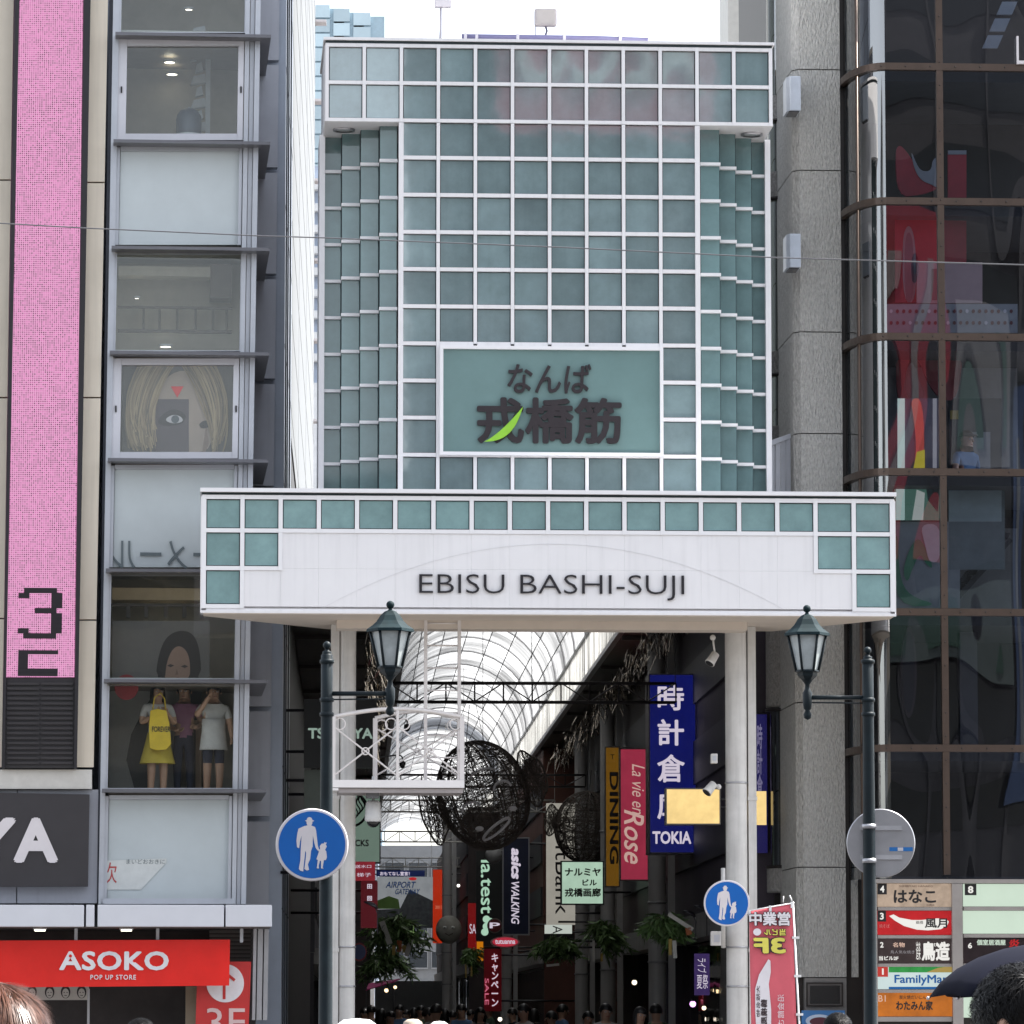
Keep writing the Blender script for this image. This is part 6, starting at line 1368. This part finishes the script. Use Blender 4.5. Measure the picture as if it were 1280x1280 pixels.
# ------------------------------------------------------------------ people
SKIN = mat('skin', (.5, .3, .21), .5, var=.06); HAIRB = mat('hair_dark', (.012, .01, .01), .4, var=.3, scale=20)
CLOTH = {n: mat('cloth_' + n, c, .8, var=.12, scale=6) for n, c in (('white', (.6, .58, .57)), ('pink', (.36, .16, .26)), ('navy', (.02, .025, .05)), ('black', (.02, .02, .022)), ('grey', (.16, .16, .17)), ('yellow', (.55, .42, .06)), ('blue', (.1, .2, .36)), ('red', (.3, .04, .04)), ('beige', (.4, .33, .26)), ('green', (.1, .16, .1)))}
def person(label, F, h, yaw, shirt, legs, pose=None, hair='short', group=None, x=0., y=0., z=0., skirt=None, face=True, hairm=None, fingers=True):
    """one skinned body: joints in metres for height 1, front towards -y"""
    J = dict(hip=(0, 0, .53), sp=(0, .005, .63), ch=(0, 0, .755), nk=(0, .008, .84), h0=(0, -.004, .88), h1=(0, -.01, .93), h2=(0, -.004, .972))
    for s, n in ((-1, 'R'), (1, 'L')):
        J.update({'sh' + n: (s * .105, .005, .80), 'el' + n: (s * .135, .02, .635), 'wr' + n: (s * .14, -.02, .50), 'pa' + n: (s * .14, -.03, .465), 'hp' + n: (s * .048, 0, .505), 'kn' + n: (s * .052, -.01, .28), 'an' + n: (s * .054, .015, .05), 'to' + n: (s * .06, -.085, .02)})
    J.update(pose or {})
    names = list(J); idx = {n: i for i, n in enumerate(names)}
    E = [('hip', 'sp'), ('sp', 'ch'), ('ch', 'nk'), ('nk', 'h0'), ('h0', 'h1'), ('h1', 'h2')]
    rad = dict(hip=(.088, .062), sp=(.078, .055), ch=(.098, .062), nk=(.034, .034), h0=(.044, .05), h1=(.052, .062), h2=(.042, .05))
    for n in 'RL':
        E += [('ch', 'sh' + n), ('sh' + n, 'el' + n), ('el' + n, 'wr' + n), ('wr' + n, 'pa' + n), ('hip', 'hp' + n), ('hp' + n, 'kn' + n), ('kn' + n, 'an' + n), ('an' + n, 'to' + n)]
        rad.update({'sh' + n: (.042, .042), 'el' + n: (.027, .027), 'wr' + n: (.017, .019), 'pa' + n: (.024, .013), 'hp' + n: (.056, .058), 'kn' + n: (.036, .038), 'an' + n: (.022, .026), 'to' + n: (.022, .016)})
    me = bpy.data.meshes.new('skeleton'); me.from_pydata([Vector(J[n]) * h for n in names], [(idx[a], idx[b]) for a, b in E], [])
    ob = bpy.data.objects.new('skeleton', me); COL.objects.link(ob)
    md = ob.modifiers.new('skin', 'SKIN'); md.use_smooth_shade = True; md.branch_smoothing = .4
    for i, n in enumerate(names): v = me.skin_vertices[0].data[i]; v.radius = (rad[n][0] * h, rad[n][1] * h); v.use_root = (n == 'hip')
    sb = ob.modifiers.new('sub', 'SUBSURF'); sb.levels = 2
    dg = bpy.context.evaluated_depsgraph_get(); dg.update(); body = bpy.data.meshes.new_from_object(ob.evaluated_get(dg)); bpy.data.objects.remove(ob)
    body.name = 'body'; ms = [SKIN, CLOTH[shirt], CLOTH[legs]]
    body.materials.clear()
    for q in ms: body.materials.append(q)
    P3 = {n: Vector(J[n]) * h for n in names}
    def seg(p, a, b): t = max(0, min(1, (p - a).dot(b - a) / max(1e-9, (b - a).length_squared))); return (p - (a + (b - a) * t)).length, t
    for f in body.polygons:
        best = min(((seg(f.center, P3[a], P3[b])), a, b) for a, b in E); (dist, t), a, b = best
        if a in ('hip', 'sp', 'ch') and not b.startswith('hp'): k = 1 if b != 'nk' or t < .75 else 0
        elif a.startswith('sh'): k = 1 if t < .6 else 0
        elif a.startswith(('el', 'wr', 'nk', 'h0', 'h1')): k = 0
        else: k = 2 if not skirt else 0
        if b.startswith('hp') : k = 2
        if a.startswith('hp') and skirt == 'shorts': k = 2 if t < .8 else 0
        if a.startswith('an') : k = 2
        f.material_index = k; f.use_smooth = True
    rt = bpy.data.objects.new('person', None); COL.objects.link(rt); rt.empty_display_size = .3; tag(rt, label, 'person', group)
    rt.location = F.o + F.xa * x + F.ya * y + Vector((0, 0, z)); rt.rotation_euler = (0, 0, F.yaw + yaw)
    bo = bpy.data.objects.new('body', body); COL.objects.link(bo); bo.parent = rt
    if fingers:
        m = MB()
        for n, s in (('R', -1), ('L', 1)):
            p, w_ = P3['pa' + n], P3['wr' + n]; dr = (p - w_).normalized(); sd = dr.orthogonal().normalized(); up = dr.cross(sd)
            for j in range(4):
                o0 = p + sd * (j - 1.5) * .0095 * h; l = (.042, .05, .047, .036)[j] * h
                m.tube([o0 - dr * .01 * h, o0 + dr * l * .5, o0 + dr * l * .85 + up * l * .25, o0 + dr * l + up * l * .5], [.0055 * h, .005 * h, .0045 * h, .003 * h], 6)
            m.tube([w_ + dr * .012 * h, w_ + dr * .028 * h + sd * .022 * h, w_ + dr * .05 * h + sd * .027 * h], [.007 * h, .006 * h, .004 * h], 6)
        m.build('fingers', SKIN, rt)
    hc = P3['h1'] + Vector((0, 0, .012 * h)); hr = .061 * h
    m = MB(); prof = [(.001, 1.05), (.5, .93), (.85, .6), (1.04, .15)]
    low = {'short': [(1.05, -.15), (.95, -.42)], 'long': [(1.1, -.3), (1.15, -.9), (1.1, -1.7), (.8, -2.0)], 'cap': [(1.1, .1)]}[hair]
    vs = []; pr = prof + low; n_ = 20
    for (r_, z_) in pr:
        for j in range(n_):
            q = 2 * PI * j / n_ ; fr = max(0, -math.sin(q)); zz = z_ if fr < .35 else max(z_, -.02 + .1 * math.cos(q * 3)); rr = r_ if fr < .35 else r_ if z_ > .1 else 1.0 - .06
            vs.append(hc + Vector((rr * hr * .98 * math.cos(q), rr * hr * 1.12 * math.sin(q) + .006 * h, zz * hr * 1.05)))
    m.add(vs, [(i * n_ + j, i * n_ + (j + 1) % n_, (i + 1) * n_ + (j + 1) % n_, (i + 1) * n_ + j) for i in range(len(pr) - 1) for j in range(n_)], 0, True)
    m.build('cap' if hair == 'cap' else 'hair', hairm or HAIRB, rt)
    if hair == 'cap': m = MB(); m.slab([(hc.x + hr * .9 * math.cos(q), hc.y - hr * .6 + hr * 1.2 * math.sin(q)) for q in [PI + PI * k / 10 for k in range(11)]], hc.z + .18 * hr, hc.z + .3 * hr); m.build('peak', hairm or HAIRB, rt)
    if face:
        m = MB(); fy = hc.y - hr * 1.0
        for s in (-1, 1): m.ball((s * .35 * hr, fy + .1 * hr, hc.z - .25 * hr), .14 * hr, 6, 0, (1.2, .6, .7)); m.ball((s * .35 * hr, fy + .03 * hr, hc.z - .25 * hr), .07 * hr, 5, 1)
        m.build('eyes', [SWHITE, BLACK], rt); m = MB(); m.tube([(0, fy + .02 * hr, hc.z - .25 * hr), (0, fy - .16 * hr, hc.z - .6 * hr), (0, fy + .05 * hr, hc.z - .66 * hr)], [.07 * hr, .13 * hr, .06 * hr], 6); m.build('nose', SKIN, rt)
        m = MB(); m.tube([(-.25 * hr, fy + .12 * hr, hc.z - .95 * hr), (0, fy + .03 * hr, hc.z - .97 * hr), (.25 * hr, fy + .12 * hr, hc.z - .95 * hr)], [.03 * hr, .06 * hr, .03 * hr], 6); m.build('mouth', mat('lip_red', (.35, .1, .09), .5), rt)
        m = MB()
        for s in (-1, 1): m.ball((s * .98 * hr, hc.y + .1 * hr, hc.z - .35 * hr), .22 * hr, 6, 0, (.4, .8, 1.2))
        m.build('ear', SKIN, rt)
    if skirt == 'shorts':
        m = MB(); m.lathe([(.1 * h, .7 * h), (.1 * h, .6 * h), (.118 * h, .46 * h), (.12 * h, .44 * h)], (0, 0, 0), 24, sy=.72); t_ = m.build('tunic', CLOTH[shirt], rt); t_.modifiers.new('thick', 'SOLIDIFY').thickness = .006
    if skirt and skirt != 'shorts':
        m = MB(); m.lathe([(.085 * h, .585 * h), (.105 * h, .5 * h), (.15 * h, .33 * h), (.152 * h, .325 * h)], (0, 0, 0), 24, sy=.78); sk_ = m.build('skirt', CLOTH[skirt], rt); sk_.modifiers.new('thick', 'SOLIDIFY').thickness = .006
    return rt
# three visitors behind the window (floor just above the ledge)
zf = L.z(1003, 230, .5)
PF = Frame(*L.o, L.yaw)
def pu(px): return L.u(px, 920, .55)
person('woman in white top and yellow skirt looking at a phone behind the window', PF, 1.63, R(12), 'white', 'yellow', dict(elR=(-.14, -.02, .66), wrR=(-.06, -.12, .72), paR=(-.04, -.14, .745), elL=(.14, -.02, .66), wrL=(.06, -.12, .73), paL=(.04, -.14, .755)), 'long', 'visitors behind the window', pu(197), .62, zf, skirt='yellow')
person('man in a pink shirt standing between two women behind the window', PF, 1.66, R(-10), 'pink', 'navy', dict(elR=(-.14, .02, .65), wrR=(-.05, -.1, .6), paR=(-.02, -.11, .6), elL=(.15, -.0, .66), wrL=(.12, -.11, .62), paL=(.1, -.14, .63)), 'short', 'visitors behind the window', L.u(230, 920, .95), .95, zf)
person('woman in a white tunic and dark shorts raising a cup behind the window', PF, 1.63, R(8), 'white', 'navy', dict(elR=(-.15, -.03, .72), wrR=(-.07, -.1, .86), paR=(-.05, -.115, .89), elL=(.14, .0, .65), wrL=(.14, -.08, .56), paL=(.14, -.1, .53)), 'short', 'visitors behind the window', pu(267), .6, zf, skirt='shorts')
F = Frame(*(L.o + L.xa * pu(267) + L.ya * .6 + Vector((0, 0, zf + .55))), L.yaw)
F2 = sign_frame(201, 937, .36, L); bg = F2.root('shopping_bag', 'bright yellow shopping bag hanging from the arm of the yellow skirted woman', 'bag')
MB().ppoly(F2, [(187, 935), (186, 910), (188, 888), (196, 886), (208, 888), (212, 905), (214, 930), (208, 937), (195, 938)], -.04, .06).build('bag_body', mat('bag_yellow', (.72, .5, .03), .45, var=.1, scale=8), bg, .008)
m = MB(); m.tube([F2.p(191, 887, .0), F2.p(193, 872, -.02), F2.p(201, 866, -.02), F2.p(206, 874, -.02), F2.p(207, 888, 0)], .01, 6); m.build('strap', mat('bag_strap', (.6, .42, .04), .5), bg)
letters(F2, 'FOREVER', (190, 908, 213, 915), -.041, BLACK, bg, t=.004, bold=.02)
tb = Frame(*(L.o + L.xa * L.u(243, 940, 1.1) + L.ya * 1.1 + Vector((0, 0, zf))), L.yaw); tr = tb.root('window_table', 'narrow brown counter table between the visitors', 'table'); zc_ = L.z(905, 240, 1.1) - zf
m = MB(); m.box(-.2, .45, -.05, .3, zc_, zc_ + .05); m.build('tabletop', mat('table_brown', (.3, .19, .12), .5), tr); m = MB(); m.box(.02, .1, .08, .16, 0, zc_); m.build('leg', MATS['table_brown'], tr)
F = sign_frame(249, 985, 1.35, L); rt = F.root('leaning_board', 'dark upright board behind the counter table', 'board'); MB().pbox(F, 238, 858, 252, 985, .0, .04).build('panel', mat('board_dark', (.05, .045, .05), .5), rt)
F = sign_frame(150, 985, 1.3, L); rt = F.root('pale_poster', 'pale wall poster behind the visitors with dark hair shape', 'poster')
MB().pbox(F, 137, 858, 226, 990, .0, .02).build('card', mat('poster_pale', (.36, .35, .34), .5), rt); MB().ppoly(F, [(168, 985), (158, 950), (164, 918), (178, 890), (190, 870), (196, 900), (192, 985)], -.02, -.001).build('print', mat('print_black', (.03, .028, .03), .5), rt)
# person with a cap inside the glass building
zb2 = BZ[4] + .03 - .75
PB = Frame(*B.o, B.yaw)
person('person in blue shirt and dark cap behind the bronze framed glass', PB, 1.7, R(35), 'blue', 'navy', dict(elR=(-.15, -.02, .66), wrR=(-.1, -.12, .62), paR=(-.08, -.14, .62)), 'cap', None, B.u(1208, 560, 1.3), 1.3, B.z(541, 1208, 1.3) - 1.7 * .985, fingers=True)
# crowd under the arcade
prng = random.Random(11); first = []
CR = [('navy', 'black'), ('white', 'navy'), ('black', 'grey'), ('red', 'black'), ('blue', 'navy'), ('beige', 'black'), ('grey', 'navy'), ('green', 'black')]
spots = [(735, 78, 'person in dark red shirt beside the foot of the grey column under the green sign'), (757, 74, 'person in pale shirt beside the foot of the pink sign column')]
k = 0
xs = [456, 464, 476, 488, 499, 508, 517, 526, 535, 545, 556, 566, 577, 588, 600, 612, 641, 655, 668, 690, 703, 776, 800, 820]
where = ['beside the gate column foot', 'under the clip lamp', 'under the large bamboo', 'below the bamboo stem', 'below the grey hoarding edge', 'before the hoarding', 'mid hoarding', 'at the hoarding right end', 'below the orange banner', 'under the face decoration', 'beside the pale column', 'near the dark shop door', 'by the brick shop', 'left of the red cloth banner', 'below the red cloth banner', 'right of the red cloth banner', 'under the navy sign', 'beside the oval sign column', 'under the doorway', 'below the black sign', 'right of the black sign', 'beside the taupe shop front', 'under the warm bulb', 'under the sunlit bamboo']
for px, wh in zip(xs, where):
    d = prng.uniform(78, 128) if px < 780 else prng.uniform(68, 76); sh, lg = CR[k % 8]; hgt = prng.uniform(1.5, 1.72)
    F = Frame(*(A.xa * (A.p(px, 1262, d).x) + A.ya * d), 0, A.yaw); lb = 'person in a %s top in the arcade crowd %s' % (sh, wh)
    if k < 8:
        o_ = person(lb, F, hgt, prng.choice((0, PI, 2.6, -.4)), sh, lg, None, ('short', 'short', 'long', 'short')[k % 4], 'people walking in the arcade'); first.append(o_)
    else:
        o_ = copy_tree(first[k % 8]); o_.location = F.o; o_.rotation_euler = (0, 0, prng.uniform(0, 6)); o_['label'] = lb
    k += 1
for px, d, lb in spots:
    F = Frame(*(A.xa * (A.p(px, 1262, d).x) + A.ya * d), 0, A.yaw); o_ = copy_tree(first[3 if 'red' in lb else 1]); o_.location = F.o; o_.rotation_euler = (0, 0, .3); o_['label'] = lb
# ------------------------------------------------------------------ people close to the camera
def hair_strands(m, c, rx, ry, rz, n, ln, lo, spread, th, seed, droop=.5):
    r_ = random.Random(seed)
    for _ in range(n):
        z = r_.uniform(lo, 1); a = r_.uniform(0, 2 * PI)
        if z < .5 and math.sin(a) < -.35: continue
        q = math.sqrt(max(0, 1 - z * z)); nrm = Vector((q * math.cos(a), q * math.sin(a), z)); p = Vector((c[0] + rx * nrm.x, c[1] + ry * nrm.y, c[2] + rz * nrm.z))
        t = (Vector((nrm.x, nrm.y, nrm.z * .3)) * .4 + Vector((r_.gauss(0, spread), r_.gauss(0, spread), r_.gauss(0, spread) - droop))).normalized(); t = (t - nrm * t.dot(nrm)).normalized() if t.length else t
        l = ln * r_.uniform(.5, 1.2); up = nrm * l * r_.uniform(.15, .7) * spread; s = t.cross(nrm).normalized() * th
        a_, b_, c_ = p - nrm * .004, p + t * l * .5 + up, p + t * l + up * r_.uniform(.4, 1.4)
        m.add([a_ - s, a_ + s, b_ + s * .7, b_ - s * .7, c_], [(0, 1, 2, 3), (3, 2, 4)], 0, True)
def hairy(label, px, top, Y, h, shirt, yaw, kind, hairm, seed, hw=1.):
    p = at(px, top, Y); F = Frame(p.x, Y, 0, 0); hgt = p.z / (1.0 if kind != 'hat' else 1.0)
    hgt = (p.z - .02) / .995
    rt = person(label, F, hgt, yaw, shirt, 'navy', None, 'short' if kind != 'long' else 'long', None, hairm=hairm, fingers=True)
    hc = Vector((0, -.004 * hgt, (.93 + .012) * hgt)); hr = .061 * hgt; m = MB()
    if kind == 'spiky': hair_strands(m, hc + Vector((0, .006, 0)), hr * 1.04 * hw, hr * 1.2 * hw, hr * 1.08, 6000, .034, -.15, .24, .0010, seed, .25)
    if kind == 'long': hair_strands(m, hc + Vector((0, .006, 0)), hr * 1.12 * hw, hr * 1.25 * hw, hr * 1.1, 6000, .07, -.5, .05, .0012, seed, 1.6)
    if m.v: m.build('hair_strands', hairm, rt)
    return rt
HSP = mat('hair_near_black', (.005, .0045, .0045), .4, var=.3, scale=30, spec=.16); HBR = mat('hair_near_brown', (.12, .045, .022), .3, var=.25, scale=30, spec=.6)
nm = hairy('man with short spiky black hair turned away under the dark umbrella', 1280, 1205, 10.8, 1.7, 'black', R(52), 'spiky', HSP, 5, 1.0)
hairy('person with smooth glossy brown hair at the lower corner before the red sign', -2, 1229, 11.5, 1.6, 'beige', PI, 'long', HBR, 6, 1.05)
hairy('person with dark hair whose head just shows under the red sign', 176, 1273, 30, 1.6, 'grey', PI, 'spiky', HSP, 8)
hairy('person with dark spiky hair before the blue poster', 1047, 1266, 34, 1.6, 'grey', PI, 'spiky', HSP, 9)
p = at(446, 1268, 18); F = Frame(p.x, 18, 0, 0); wc = person('person in a bright white sun hat before the gate column', F, p.z / 1.03, PI, 'white', 'grey', None, 'short')
m = MB(); hz = p.z / 1.03; m.lathe([(.001, .1), (.05, .095), (.085, .07), (.1, .01), (.11, -.02), (.16, -.045), (.155, -.05)], (0, 0, hz * .955), 28, sy=1.1); m.build('hat', mat('hat_white', (.85, .85, .85), .7, var=.03), wc)
for px, top, lb, ci in ((516, 1272, 'person in a beige cloth hat in the arcade mouth', 'beige'), (549, 1275, 'person in a white cloth hat beside the beige hat', 'white')):
    p = at(px, top, 44); F = Frame(p.x, 44, 0, 0); r_ = person(lb, F, p.z / 1.03, PI, 'white', 'grey', None, 'short'); hz = p.z / 1.03
    m = MB(); m.lathe([(.001, .1), (.05, .095), (.085, .07), (.1, .01), (.11, -.02), (.16, -.045), (.155, -.05)], (0, 0, hz * .955), 28, sy=1.1); m.build('hat', CLOTH[ci], r_)
# umbrella and its bearer (mostly outside the frame)
UY = 16.5; cu = at(1322, 1178, UY); F = Frame(cu.x, UY, 0, 0); um = F.root('umbrella', 'open dark navy umbrella above the spiky haired man', 'umbrella')
RU = .45; zt_ = cu.z; m = MB(); nr, nk_ = 8, 6; vs = []
for i in range(nk_ + 1):
    t = i / nk_
    for j in range(nr * 4):
        a = 2 * PI * j / (nr * 4) + PI; e = 1 - .075 * t * (1 - abs(math.cos(a * nr / 2))); vs.append((RU * math.sin(t * 1.25) / math.sin(1.25) * math.cos(a) * e, RU * math.sin(t * 1.25) / math.sin(1.25) * math.sin(a) * e, zt_ - .19 * (1 - math.cos(t * 1.25)) / (1 - math.cos(1.25)) + .012 * t * (1 - abs(math.cos(a * nr / 2)))))
m.add(vs, [(i * nr * 4 + j, i * nr * 4 + (j + 1) % (nr * 4), (i + 1) * nr * 4 + (j + 1) % (nr * 4), (i + 1) * nr * 4 + j) for i in range(nk_) for j in range(nr * 4)], 0, True)
cn = m.build('canopy', mat('umbrella_navy', (.006, .007, .016), .8, spec=.1, var=.2, scale=5), um); cn.modifiers.new('thick', 'SOLIDIFY').thickness = .002
m = MB()
for j in range(nr): a = 2 * PI * j / nr + PI; m.tube([(RU * math.sin(t * 1.25) / math.sin(1.25) * math.cos(a), RU * math.sin(t * 1.25) / math.sin(1.25) * math.sin(a), zt_ - .19 * (1 - math.cos(t * 1.25)) / (1 - math.cos(1.25)) - .006) for t in [i / 6 for i in range(7)]], .003, 4)
m.build('rib', BLACK, um)
m = MB()
for j in range(nr): a = 2 * PI * j / nr + PI; m.ball((RU * math.cos(a) * 1.005, RU * math.sin(a) * 1.005, zt_ - .193), .007, 4)
m.build('tip', SWHITE, um)
m = MB(); m.tube([(0, 0, zt_ + .04), (0, 0, zt_ - .72)], .006, 6); m.tube([(0, 0, zt_ - .7), (0, 0, zt_ - .8)], .013, 8); m.build('shaft', BLACK, um)
F = Frame(cu.x + .2, UY + .12, 0, 0); person('person holding the navy umbrella', F, zt_ - .17, PI, 'grey', 'navy', dict(elR=(-.15, -.05, .66), wrR=(-.1, -.14, .66), paR=(-.1, -.16, .67)), 'short')
